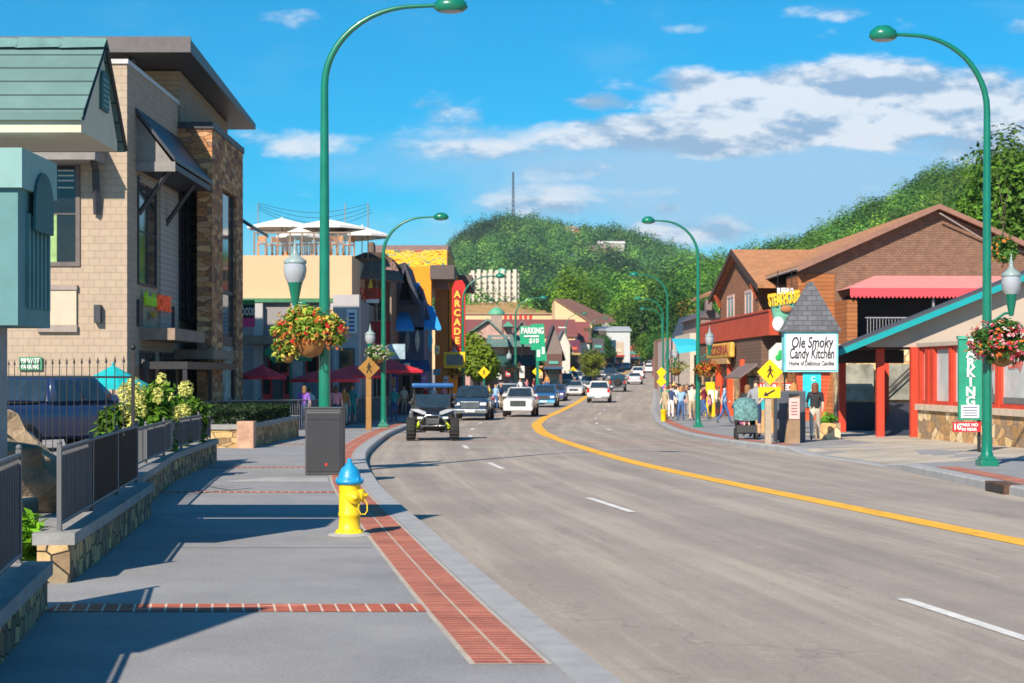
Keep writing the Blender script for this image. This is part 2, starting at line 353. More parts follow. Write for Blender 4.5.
# ------------------------------------------------------------------ text
def text(s, name, m, size, origin, right, up, parent=None, align='CENTER', depth=.01, shear=0, width=None, bold=.0, space=1.0):
    cu = bpy.data.curves.new(name, 'FONT'); cu.body = s; cu.size = size; cu.align_x = align; cu.align_y = 'CENTER'; cu.extrude = depth; cu.shear = shear; cu.offset = bold*size; cu.space_character = space
    cu.resolution_u = 3
    o = bpy.data.objects.new(name, cu); col.objects.link(o); bpy.context.view_layer.update()
    dg = bpy.context.evaluated_depsgraph_get(); me = bpy.data.meshes.new_from_object(o.evaluated_get(dg)); bpy.data.objects.remove(o); 
    right = Vector(right).normalized(); up = Vector(up).normalized(); n = right.cross(up)
    M = Matrix((right, up, n)).transposed().to_4x4(); M.translation = Vector(origin)
    if width:
        xs = [v.co.x for v in me.vertices]; wd = max(xs)-min(xs); k = width/wd if wd else 1
        M = M @ Matrix.Diagonal((k, 1, 1, 1))
    if parent is not None and parent.name in WM: M = WM[parent.name].inverted() @ M
    me.transform(M); me.materials.clear(); me.materials.append(m)
    o = bpy.data.objects.new(name, me); col.objects.link(o)
    if parent is not None: o.parent = parent; WM[o.name] = WM.get(parent.name, Matrix())
    return o
# ------------------------------------------------------------------ the ground, the road and the pavements
def asphalt():
    m, t, n, l, P = nt('asphalt'); P.inputs['Roughness'].default_value = .82; P.inputs['Specular IOR Level'].default_value = .3
    tc_ = _n(n, 'ShaderNodeTexCoord')
    def nz(s, d, r, mp=(1, 1, 1)):
        q = _n(n, 'ShaderNodeMapping'); q.inputs['Scale'].default_value = mp; l.new(tc_.outputs['Object'], q.inputs[0])
        k = _n(n, 'ShaderNodeTexNoise'); k.inputs['Scale'].default_value = s; k.inputs['Detail'].default_value = d; k.inputs['Roughness'].default_value = r; l.new(q.outputs[0], k.inputs['Vector']); return k.outputs['Fac']
    def rg(x, a, b, c, d):
        k = _n(n, 'ShaderNodeMapRange'); k.inputs[1].default_value = a; k.inputs[2].default_value = b; k.inputs[3].default_value = c; k.inputs[4].default_value = d; l.new(x, k.inputs[0]); return k.outputs[0]
    a = mixc(n, l, rg(nz(.35, 6, .6), .35, .65, 0, 1), (.33, .285, .245), (.41, .355, .305))
    a = mixc(n, l, rg(nz(34, 5, 1.0), .46, .66, 0, .65), a, (.17, .15, .13)); a = mixc(n, l, rg(nz(37, 5, 1.0), .44, .34, 0, .55), a, (.55, .49, .42))            # aggregate
    a = mixc(n, l, rg(nz(1.1, 8, .75, (1, .25, 1)), .55, .72, 0, .45), a, (.15, .13, .115))      # worn streaks along the lanes
    um = _n(n, 'ShaderNodeMapping'); um.inputs['Scale'].default_value = (1.1, .035, 1); l.new(tc_.outputs['UV'], um.inputs[0]); un = _n(n, 'ShaderNodeTexNoise'); un.inputs['Scale'].default_value = 1.4; un.inputs['Detail'].default_value = 7; un.inputs['Roughness'].default_value = .7; l.new(um.outputs[0], un.inputs['Vector'])
    a = mixc(n, l, rg(un.outputs['Fac'], .45, .7, 0, .45), a, (.17, .15, .135)); a = mixc(n, l, rg(un.outputs['Fac'], .48, .34, 0, .5), a, (.5, .43, .34))
    fm = _n(n, 'ShaderNodeMapping'); fm.inputs['Scale'].default_value = (1, 1.6, 1); l.new(tc_.outputs['Object'], fm.inputs[0]); fv = _n(n, 'ShaderNodeTexNoise'); fv.inputs['Scale'].default_value = 4.5; fv.inputs['Detail'].default_value = 5; fv.inputs['Roughness'].default_value = .75; l.new(fm.outputs[0], fv.inputs['Vector'])
    a = mixc(n, l, rg(fv.outputs['Fac'], .64, .69, 0, .65), a, (.12, .105, .095)); a = mixc(n, l, rg(fv.outputs['Fac'], .38, .32, 0, .4), a, (.5, .44, .36))
    a = mixc(n, l, rg(nz(14, 6, .8), .58, .75, 0, .35), a, (.14, .125, .11))
    v = _n(n, 'ShaderNodeTexVoronoi', feature='DISTANCE_TO_EDGE'); v.inputs['Scale'].default_value = .35
    q = _n(n, 'ShaderNodeTexNoise'); q.inputs['Scale'].default_value = 1.5; q.inputs['Detail'].default_value = 6; l.new(tc_.outputs['Object'], q.inputs['Vector'])
    ad = _n(n, 'ShaderNodeVectorMath', operation='MULTIPLY_ADD'); l.new(q.outputs['Color'], ad.inputs[0]); ad.inputs[1].default_value = (1.2, 1.2, 1.2); l.new(tc_.outputs['Object'], ad.inputs[2]); l.new(ad.outputs[0], v.inputs['Vector'])
    cr = rg(v.outputs['Distance'], .002, .009, 1, 0); gate = rg(nz(.12, 3, .5), .52, .6, 0, .25)
    mm = _n(n, 'ShaderNodeMath', operation='MULTIPLY'); l.new(cr, mm.inputs[0]); l.new(gate, mm.inputs[1])
    a = mixc(n, l, mm.outputs[0], a, (.06, .055, .05))
    a = mixc(n, l, rg(nz(.9, 5, .8), .66, .74, 0, .5), a, (.09, .08, .07))             # oil stains
    l.new(a, P.inputs['Base Color'])
    b = _n(n, 'ShaderNodeBump'); b.inputs['Strength'].default_value = .35; b.inputs['Distance'].default_value = .01; l.new(nz(160, 2, .6), b.inputs['Height']); l.new(b.outputs[0], P.inputs['Normal'])
    return m
ASPH = asphalt()
def paving():
    m, t, n, l, P = nt('sidewalk concrete'); P.inputs['Roughness'].default_value = .85
    tc_ = _n(n, 'ShaderNodeTexCoord')
    def nz(s, d, r):
        k = _n(n, 'ShaderNodeTexNoise'); k.inputs['Scale'].default_value = s; k.inputs['Detail'].default_value = d; k.inputs['Roughness'].default_value = r; l.new(tc_.outputs['Object'], k.inputs['Vector']); return k.outputs['Fac']
    def rg(x, a, b, c, d):
        k = _n(n, 'ShaderNodeMapRange'); k.inputs[1].default_value = a; k.inputs[2].default_value = b; k.inputs[3].default_value = c; k.inputs[4].default_value = d; l.new(x, k.inputs[0]); return k.outputs[0]
    a = mixc(n, l, rg(nz(.8, 8, .65), .35, .65, 0, 1), (.215, .218, .225), (.285, .286, .29))
    a = mixc(n, l, rg(nz(34, 5, 1.0), .48, .64, 0, .7), a, (.42, .42, .43)); a = mixc(n, l, rg(nz(38, 5, 1.0), .46, .34, 0, .6), a, (.1, .1, .11)); a = mixc(n, l, rg(nz(3.5, 7, .8), .6, .75, 0, .35), a, (.17, .17, .175))
    gv = _n(n, 'ShaderNodeTexVoronoi'); gv.inputs['Scale'].default_value = 3.2; l.new(tc_.outputs['Object'], gv.inputs['Vector']); a = mixc(n, l, rg(gv.outputs['Distance'], .035, .06, .55, 0), a, (.09, .09, .095)); a = mixc(n, l, rg(nz(25, 5, .8), .58, .7, 0, .4), a, (.12, .12, .13)); a = mixc(n, l, rg(nz(.45, 6, .7), .5, .7, 0, .45), a, (.17, .17, .175))
    l.new(a, P.inputs['Base Color'])
    b = _n(n, 'ShaderNodeBump'); b.inputs['Strength'].default_value = .3; b.inputs['Distance'].default_value = .008; l.new(nz(150, 2, .6), b.inputs['Height']); l.new(b.outputs[0], P.inputs['Normal'])
    return m
PAVE = paving()
GRASSY = mat('dry grass ground', (.1, .12, .04), rough=1, var=.5, scale=.2)
KERB = mat('kerb concrete', (.33, .335, .34), rough=.85, var=.16, scale=3, bump=.2)
BRK = brick('red paving brick', (.33, .07, .04), (.44, .125, .07), (.46, .33, .25), bw=.3, bh=.1, ms=.009, off=0, var=.3)
BRKX = brick('red crossing brick', (.38, .08, .045), (.48, .13, .07), (.62, .5, .4), bw=.115, bh=1.0, rot=R(-10), ms=.009, off=0, var=.3)
ROADY = mat('worn yellow road paint', (.8, .42, .03), rough=.75, var=.25, scale=4); ROADW = mat('worn white road paint', (.66, .65, .62), rough=.75, var=.2, scale=5)
PINK = mat('faded brick crosswalk', (.52, .26, .21), rough=.85, var=.25, scale=3)
ys = list(np.arange(-30, 60, 1.0))+list(np.arange(60, 130, 2.0))+list(np.arange(130, 360, 5.0))+list(np.arange(360, 901, 20.0))
def ribbon(name, fl, fr, fz, m, ya=-30, yb=900, kind='structure', dz=0.0, step=None, parent=None, nx=1, zr=None):
    mb = MB(); Y = [y for y in ys if ya < y < yb]; Y = [ya]+Y+[yb]
    if step: Y = list(np.arange(ya, yb+1e-6, step))
    vs = []; fs = []
    for y in Y:
        a, b = fl(y), fr(y); za = fz(y)+dz; zb = (zr(y) if zr else fz(y))+dz
        for k in range(nx+1): vs.append((a+(b-a)*k/nx, y, za+(zb-za)*k/nx))
    for i in range(len(Y)-1):
        for k in range(nx):
            q = i*(nx+1)+k; fs.append((q, q+1, q+nx+2, q+nx+1))
    mb.add(vs, fs); o = mb.build(name, m, parent)
    if kind and parent is None: o['kind'] = kind
    # UV: u = distance across, v = distance along
    uv = o.data.uv_layers[0].data
    acc = [0]
    for i in range(1, len(Y)): acc.append(acc[-1]+math.hypot(Y[i]-Y[i-1], fl(Y[i])-fl(Y[i-1])))
    for p in o.data.polygons:
        for li in p.loop_indices:
            vi = o.data.loops[li].vertex_index; i, k = divmod(vi, nx+1); uv[li].uv = ((fr(Y[i])-fl(Y[i]))*k/nx, acc[i])
    return o
g = MB(); gy = [-400, -60]+list(np.arange(-40, 361, 10.0))+[420, 500, 600, 700, 900, 1400, 2500, 6000]; gx = [-3000, -800, -300, -100, -50, 0, 50, 100, 300, 800, 3000]
g.add([(x, y, gz(y)-.35) for y in gy for x in gx], [(j*len(gx)+i, j*len(gx)+i+1, (j+1)*len(gx)+i+1, (j+1)*len(gx)+i) for j in range(len(gy)-1) for i in range(len(gx)-1)])
tag(g.build('ground', GRASSY), kind='structure')
ribbon('road', lambda y: KL(y)-.05, lambda y: KR(y)+.05, gz, ASPH, nx=4)
ribbon('sidewalk_left', lambda y: -45, lambda y: KL(y)-.28, gp, PAVE, yb=420)
dip = lambda y: max(0, min(1, (y-35.5)/1.5, (45.0-y)/1.5))
pr = lambda y: gp(y)-.135*dip(y)
ribbon('sidewalk_right', lambda y: KR(y)+.28, lambda y: KR(y)+2.6, pr, PAVE, yb=420, zr=gp)
ribbon('sidewalk_right', lambda y: KR(y)+2.6, lambda y: 60, gp, PAVE, yb=420)
def kerb(name, f, sgn, zf):
    mb = MB(); Y = [y for y in ys if y <= 600]; secs = []
    for y in Y:
        x = f(y); z1 = zf(y)+.004; z0 = gz(y)-.1
        a, b = x, x+sgn*.29
        s_ = [(a, y, z0), (a, y, z1-.03), (a+sgn*.03, y, z1), (b, y, z1), (b, y, z0)]
        secs.append(s_ if sgn > 0 else s_[::-1])
    mb.loft(secs, smooth=False); tag(mb.build(name, KERB), kind='structure')
kerb('kerb_left', KL, -1, gp); kerb('kerb_right', KR, 1, pr)
# brick courses along the kerbs (two courses with a pale joint)
for a, b in ((.34, .553), (.567, .78)):
    ribbon('brick_strip_left', lambda y, b=b: KL(y)-b, lambda y, a=a: KL(y)-a, gp, BRK, ya=10.3, yb=120, dz=.005)
ribbon('brick_joint_left', lambda y: KL(y)-.81, lambda y: KL(y)-.31, gp, mat('brick joint mortar', (.42, .38, .33), rough=.9), ya=10.27, yb=120, dz=.0025)
for ya, yb in ((-20, 33.6), (46.5, 90)):
    ribbon('brick_strip_right', lambda y: KR(y)+.34, lambda y: KR(y)+.8, pr, BRK, ya=ya, yb=yb, dz=.005)
for y0, y1, xl in ((12.55, 12.98, -3.46), (25.6, 25.9, -5.3), (33.2, 33.55, -6.0), (47, 47.5, -9)):
    mb = MB(); mb.quad((xl, y0, gp(y0)+.004), (KL(y0)-.8, y0, gp(y0)+.004), (KL(y1)-.8, y1, gp(y1)+.004), (xl, y1, gp(y1)+.004)); tag(mb.build('brick_band', BRKX), kind='structure')
mb = MB(); y0, y1 = 28.3, 29.6; mb.quad((-4.9, y0, gp(y0)+.004), (KL(y0)-.85, y0, gp(y0)+.004), (KL(y1)-.85, y1, gp(y1)+.004), (-4.3, y1, gp(y1)+.004)); tag(mb.build('pale_slab', CONC), kind='structure')
# pavement joints
mb = MB()
for y in [17.2, 21.4, 30.5, 38, 43]:
    mb.quad((-9, y, gp(y)+.003), (KL(y)-.85, y, gp(y)+.003), (KL(y)-.85, y+.02, gp(y)+.003), (-9, y+.02, gp(y)+.003))
tag(mb.build('pavement_joints', mat('joint dirt', (.09, .09, .095), rough=1)), kind='structure')
# road markings
for a, b in ((-.19, .19),):
    ribbon('yellow_centre_line', lambda y, a=a: CL(y)+a*(1+.3*(y > 60)), lambda y, b=b: CL(y)+b*(1+.3*(y > 60)), gz, ROADY, ya=5, yb=560, dz=.006)
mb = MB()
def dash(off, y0, y1, wd=.12):
    k = max(1, int((y1-y0)/1)); yy = np.linspace(y0, y1, k+1)
    for a, b in zip(yy[:-1], yy[1:]): mb.quad((CL(a)+off-wd/2, a, gz(a)+.006), (CL(a)+off+wd/2, a, gz(a)+.006), (CL(b)+off+wd/2, b, gz(b)+.006), (CL(b)+off-wd/2, b, gz(b)+.006))
y = 11.5
while y < 330: dash(-3.35 if y < 60 else -2.9, y, y+2.9); y += 12.2
y = 72
while y < 330: dash(3.0, y, y+2.9); y += 12.2
tag(mb.build('white_lane_dashes', ROADW), kind='structure')
mb = MB()
for q, th in ((0, .3), (3.2, .3)):
    y0 = 57.5+q; y1 = 50.5+q; n_ = 10
    for i in range(n_):
        a, b = i/n_, (i+1)/n_; xa, xb = [KL(y0)+.05+(KR(y1)-KL(y0)-.1)*t_ for t_ in (a, b)]; ya, yb = y0+(y1-y0)*a, y0+(y1-y0)*b
        mb.quad((xa, ya, gz(ya)+.005), (xb, yb, gz(yb)+.005), (xb, yb+th, gz(yb+th)+.005), (xa, ya+th, gz(ya+th)+.005))
tag(mb.build('brick_crosswalk', PINK), kind='structure')
# driveway apron on the right: worn concrete a few millimetres above the pavement
mb = MB(); pts = [(8.3, 36.2), (8.9, 35.6), (13, 37.5), (30, 40), (30, 52), (13.2, 60), (10.4, 62), (10.0, 52), (9.2, 46.5), (7.7, 44.6)]
mb = MB()
def zr_(x, y):
    k = min(1, max(0, (x-(KR(y)+.28))/(2.32))); return pr(y)+(gp(y)-pr(y))*k+.006
rows = np.arange(36.5, 61, 1.0)
def lx(y): return (KR(y)+.3) if y < 44.6 else (KR(y)+.3+min(3.2, (y-44.6)*.9))
def rx(y): return 24 if y > 43 else 9.5+(y-36.5)*2.2
for a, b in zip(rows[:-1], rows[1:]):
    for i in range(8):
        t0, t1 = (i/8)**2, ((i+1)/8)**2
        P_ = [(lx(a)+(rx(a)-lx(a))*t0, a), (lx(a)+(rx(a)-lx(a))*t1, a), (lx(b)+(rx(b)-lx(b))*t1, b), (lx(b)+(rx(b)-lx(b))*t0, b)]
        mb.quad(*[(x, y, zr_(x, y)) for x, y in P_])
tag(mb.build('driveway', mat('driveway concrete', (.42, .37, .3), rough=.9, var=.28, scale=.7, bump=.3)), kind='structure')
# storm drain in the right kerb, manhole covers
d_ = thing('storm_drain', 'rusty cast iron storm drain inlet let into the kerb on the right', 'drain', (8.05, 28, gz(28)))
RUST = mat('rusty iron', (.1, .05, .03), rough=.8, var=.4)
mb = MB(); mb.box(7.93, 8.25, 27.4, 28.5, gz(28)-.02, gp(28)+.012); mb.build('frame', RUST, d_)
mb = MB(); mb.box(7.91, 7.94, 27.5, 28.4, gz(28)+.015, gp(28)-.025); mb.build('opening', BLACK, d_)
# ------------------------------------------------------------------ hills and forest
HILLM = mat('forest floor', (.035, .06, .015), rough=1, var=.4, scale=.05)
silA = table([(-1500, 345), (-200, 335), (150, 330), (300, 325), (380, 300), (430, 280), (450, 257), (462, 242), (480, 231), (500, 226), (520, 226), (540, 229), (560, 233), (580, 235), (617, 238), (645, 246), (675, 256), (700, 266), (715, 276), (740, 300), (900, 330), (2500, 350)])
silB = table([(560, 372), (600, 352), (640, 330), (690, 285), (710, 272), (740, 262), (775, 258), (800, 248), (830, 233), (870, 210), (900, 196), (930, 183), (960, 173), (1000, 160), (1100, 140), (1400, 100), (2400, 60), (3600, 60)])
silC = table([(300, 345), (420, 345), (520, 334), (560, 322), (620, 312), (700, 306), (740, 300), (800, 300), (1000, 330), (1500, 350)])
def hill(name, sil, px0, px1, d0, d1, z0, treeh, n=60, k=26, prof=1.25):
    def h(px, t):
        zr = Z(sil(px), d1)-treeh; zr = max(zr, z0-2)
        return z0-6*(t < .001)+(zr-z0)*(t**prof if t <= 1 else max(0, 1-(t-1)*2.2))
    mb = MB(); ts = [i/k for i in range(k+1)]+[1.15, 1.3, 1.45]; pxs = np.linspace(px0, px1, n)
    mb.add([(X(p, d0+(d1-d0)*t), d0+(d1-d0)*t, h(p, t)) for t in ts for p in pxs], [(j*n+i, j*n+i+1, (j+1)*n+i+1, (j+1)*n+i) for j in range(len(ts)-1) for i in range(n-1)], smooth=True)
    tag(mb.build(name, HILLM), kind='structure'); return h
hA = hill('far_hill', silA, -600, 1100, 620, 1500, 8, 9)
hB = hill('right_hill', silB, 600, 1900, 330, 620, 3, 9)
hC = hill('low_rise', silC, 380, 900, 470, 640, 5, 9)
from mathutils import noise as pn
CLEAR = [(570, 12, 1480), (577, 8, 1440), (610, 20, 1350), (606, 14, 1300), (582, 9, 1150), (572, 10, 1250), (592, 10, 1320), (495, 28, 640)]
def forest(name, h, px0, px1, d0, d1, count, rad, per, size, cols, tmin=0.0, sil=None):
    Cs, Ss, Os, Ns = [], [], [], []
    for i in range(count):
        t = tmin+(1.04-tmin)*math.sqrt(rnd.random()) if rnd.random() > .25 else rnd.uniform(.85, 1.05)
        px = rnd.uniform(px0, px1); d = d0+(d1-d0)*t; z = h(px, t); x = X(px, d)
        if any(abs(px-a) < b and c-50 < d < c+5 for a, b, c in CLEAR): continue
        r = rad*rnd.choice([.6, .8, 1, 1, 1.25, 1.5]); hh = r*rnd.uniform(1.15, 1.9)
        nn = int(per*(r/rad)**1.3); P_, D_ = shell((x, d, z+hh*.95), (r, r, hh), nn, .55, -.45)
        P_ += nr.normal(size=P_.shape)*r*.09
        c = np.array(cols[min(len(cols)-1, int(rnd.random()**1.4*len(cols)))])*rnd.uniform(.5, 1.4)
        c = c*(1+.9*pn.noise(Vector((px*.022, t*5, count*.1)))); keep = P_[:, 2] > z
        Cs.append(P_[keep]); Ns.append(D_[keep]); Ss.append(size*(.6+.8*nr.random(keep.sum()))); Os.append(np.tile(c, (keep.sum(), 1))*(1+.09*nr.normal(size=(keep.sum(), 1))))
    o = leafmesh(name, np.concatenate(Cs), np.concatenate(Ss), np.concatenate(Os), nrmv=np.concatenate(Ns), jit=.22, aspect=1.2); tag(o, kind='stuff'); return o
GA = [(.075, .19, .05), (.11, .26, .055), (.15, .32, .055), (.055, .14, .05), (.2, .36, .06)]
GB = [(.09, .23, .035), (.13, .3, .035), (.18, .37, .04), (.06, .16, .03), (.25, .42, .045)]
forest('far_forest', hA, 330, 860, 620, 1500, 7500, 4.9, 110, 1.5, GA, .02)
forest('hillside_forest', hB, 650, 1200, 330, 620, 4200, 3.3, 230, .72, GB, .05)
forest('valley_forest', hC, 400, 830, 470, 640, 400, 5.6, 420, 1.0, GB, .12)
# bare trunks showing on the right-hand ridge
mb = MB()
for i in range(150):
    px = rnd.uniform(770, 1010); t = rnd.uniform(.8, 1.0); d = 330+290*t; z = hB(px, t); x = X(px, d); a = rnd.uniform(-.6, .6)
    mb.tube([(x, d-7, z-1), (x+a, d-7, z+rnd.uniform(6, 10))], [.24, .12], 5)
tag(mb.build('bare_trunks', mat('pale bark', (.3, .27, .22), rough=.9)), kind='stuff')

# air: far things fade a little towards blue
hz = MB(); hz.box(-3100, 3100, -450, 6100, -2.4, 330); hzm = bpy.data.materials.new('haze air'); hzm.use_nodes = True; ht_ = hzm.node_tree; ht_.nodes.clear()
ho = ht_.nodes.new('ShaderNodeOutputMaterial'); hv = ht_.nodes.new('ShaderNodeVolumePrincipled'); hv.inputs['Color'].default_value = (.62, .8, 1, 1); hv.inputs['Density'].default_value = .00009; hv.inputs['Anisotropy'].default_value = .1; ht_.links.new(hv.outputs[0], ho.inputs['Volume'])
tag(hz.build('haze', hzm), kind='stuff')
# ------------------------------------------------------------------ left: low stone walls, fences, kiosk, boulder, planting
STW = stone('fieldstone wall', ['#8a7458', '#a8916c', '#6a5c4c', '#bfa274', '#7a6d5c', '#96866c'], '#38322c', 5.0, 1.1, 1.3, .05, 1.0)
STP = stone('tan ledgestone', ['#b3915f', '#9a7a50', '#c4a46f', '#8a7150', '#ab8d66'], '#6b5c4a', 3.0, .8, 2.2, .04, .7)
CAP = mat('cast concrete cap', (.27, .27, .265), rough=.9, var=.2, scale=4, bump=.3)
FEN = mat('grey fence metal', (.12, .125, .135), rough=.5, var=.1); FEND = mat('bronze fence mesh', (.05, .035, .028), rough=.6, var=.2)
def stonewall(name, label, pts, h, th, capw=.06):
    t = thing(name, label, 'wall', (*pts[0], gp(pts[0][1])))
    def off(k, pts=pts):
        o = []
        for i, p in enumerate(pts):
            a = Vector(pts[max(i-1, 0)]); b = Vector(pts[min(i+1, len(pts)-1)]); dr = (b-a).normalized(); nl = Vector((-dr.y, dr.x)); o.append(Vector(p)+nl*k)
        return o
    for nm, k0, k1, za, zb, m in (('stonework', 0, th, -.3, h-.1, STW), ('cap', -.04, th+.04, h-.1, h, CAP)):
        A, B = off(k0), off(k1); mb = MB(); secs = [[(a.x, a.y, gp(a.y)+za), (a.x, a.y, gp(a.y)+zb), (b.x, b.y, gp(b.y)+zb), (b.x, b.y, gp(b.y)+za)] for a, b in zip(A, B)]
        mb.loft(secs, smooth=False); mb.build(nm, m, t)
    return t
stonewall('stone_wall', 'low fieldstone wall with grey concrete cap at the near left corner of the pavement', [(-2.1, 3), (-3.05, 10), (-3.47, 12.7)], .36, .36)
stonewall('stone_wall', 'low fieldstone wall with pale cap just past the gap, below the brown fence panels', [(-3.72, 14.3), (-3.95, 16.5), (-4.5, 21.2)], .42, .27)
stonewall('stone_wall', 'curving fieldstone wall under the hydrangea bed', [(-4.75, 21.6), (-5.1, 24.3), (-5.6, 28), (-5.95, 32), (-6.25, 36)], .48, .4)
mm_ = lambda q: FEND if q is FEND else FEN
def fence(label, pts, h0, h1, posts, panels, m):
    t = thing('metal_fence', label, 'fence', (*pts[0], h0)); 
    P_ = [Vector((x, y, gp(y))) for x, y in pts]; ln = [0]
    for a, b in zip(P_[:-1], P_[1:]): ln.append(ln[-1]+(b-a).length)
    def at(s_):
        for i in range(len(ln)-1):
            if s_ <= ln[i+1]+1e-6: return P_[i].lerp(P_[i+1], (s_-ln[i])/(ln[i+1]-ln[i]))
        return P_[-1]
    TL = ln[-1]
    for k in range(posts):
        p = at(TL*k/(posts-1)); mb = MB(); mb.box(p.x-.019, p.x+.019, p.y-.019, p.y+.019, p.z+h0, p.z+h1+.04); mb.ell((p.x, p.y, p.z+h1+.055), .024); mb.build('post', FEN, t)
    for k in range(posts-1):
        mb = MB(); n_ = 26; s0, s1 = TL*k/(posts-1), TL*(k+1)/(posts-1)
        for i in range(1, n_):
            p = at(s0+(s1-s0)*i/n_); mb.box(p.x-.007, p.x+.007, p.y-.007, p.y+.007, p.z+h0+.06, p.z+h1)
        mb.build('bars', mm_(panels[k % len(panels)]), t)
        a, b = at(s0), at(s1); mb = MB(); mm = panels[k % len(panels)]
        if mm is not None:
            dr = (b-a).normalized(); nl = Vector((-dr.y, dr.x, 0))*.02
            for q in range(6):
                u, v_ = a.lerp(b, q/6), a.lerp(b, (q+1)/6); mb.quad(u+nl+Vector((0, 0, h0+.08)), v_+nl+Vector((0, 0, h0+.08)), v_+nl+Vector((0, 0, h1-.03)), u+nl+Vector((0, 0, h1-.03)))
            mb.build('screen', mm, t)
        for zz in (h0+.06, h1): mb = MB(); mb.tube([a+Vector((0, 0, zz)), b+Vector((0, 0, zz))], .018, 6); mb.build('rail', FEN, t)
SCR = mat('grey fence screen', (.24, .255, .28), rough=.6, var=.12)
fence('grey screened metal fence on the nearest stone wall, at the left edge', [(-2.45, 5), (-3.2, 10), (-3.64, 12.55)], .36, 1.16, 4, [SCR], FEN)
fence('metal fence with one grey and two bronze screen panels on the middle stone wall', [(-3.86, 14.5), (-4.64, 21)], .42, 1.12, 4, [SCR, FEND, FEND], FEN)
fence('curved grey metal fence before the yellow hydrangeas', [(-4.98, 21.8), (-5.35, 25), (-5.8, 29), (-6.1, 33), (-6.4, 36)], .48, 1.02, 6, [None, SCR, SCR, SCR, SCR], FEN)
# tall wrought iron fence in front of the blue pickup
t = thing('wrought_iron_fence', 'tall thin black spiked railing between the beds and the blue pickup', 'fence', (-5.3, 24, 0))
a, b = Vector((-5.35, 24, 0)), Vector((-12.5, 37, 0)); n_ = 32
mb = MB()
for i in range(n_+1):
    p = a.lerp(b, i/n_); mb.box(p.x-.0055, p.x+.0055, p.y-.0055, p.y+.0055, .1, 1.93); mb.lathe([(.022, 1.93), (.001, 2.03)], (p.x, p.y, 0), 4)
mb.build('bars', BLACK, t)
for zz in (.35, 1.72): mb = MB(); mb.tube([a+Vector((0, 0, zz)), b+Vector((0, 0, zz))], .018, 6); mb.build('rail', BLACK, t)
for i in (0, 3): p = a.lerp(b, i/3); mb = MB(); mb.box(p.x-.022, p.x+.022, p.y-.022, p.y+.022, 0, 2.1); mb.ell((p.x, p.y, 2.14), .04); mb.build('post', BLACK, t)
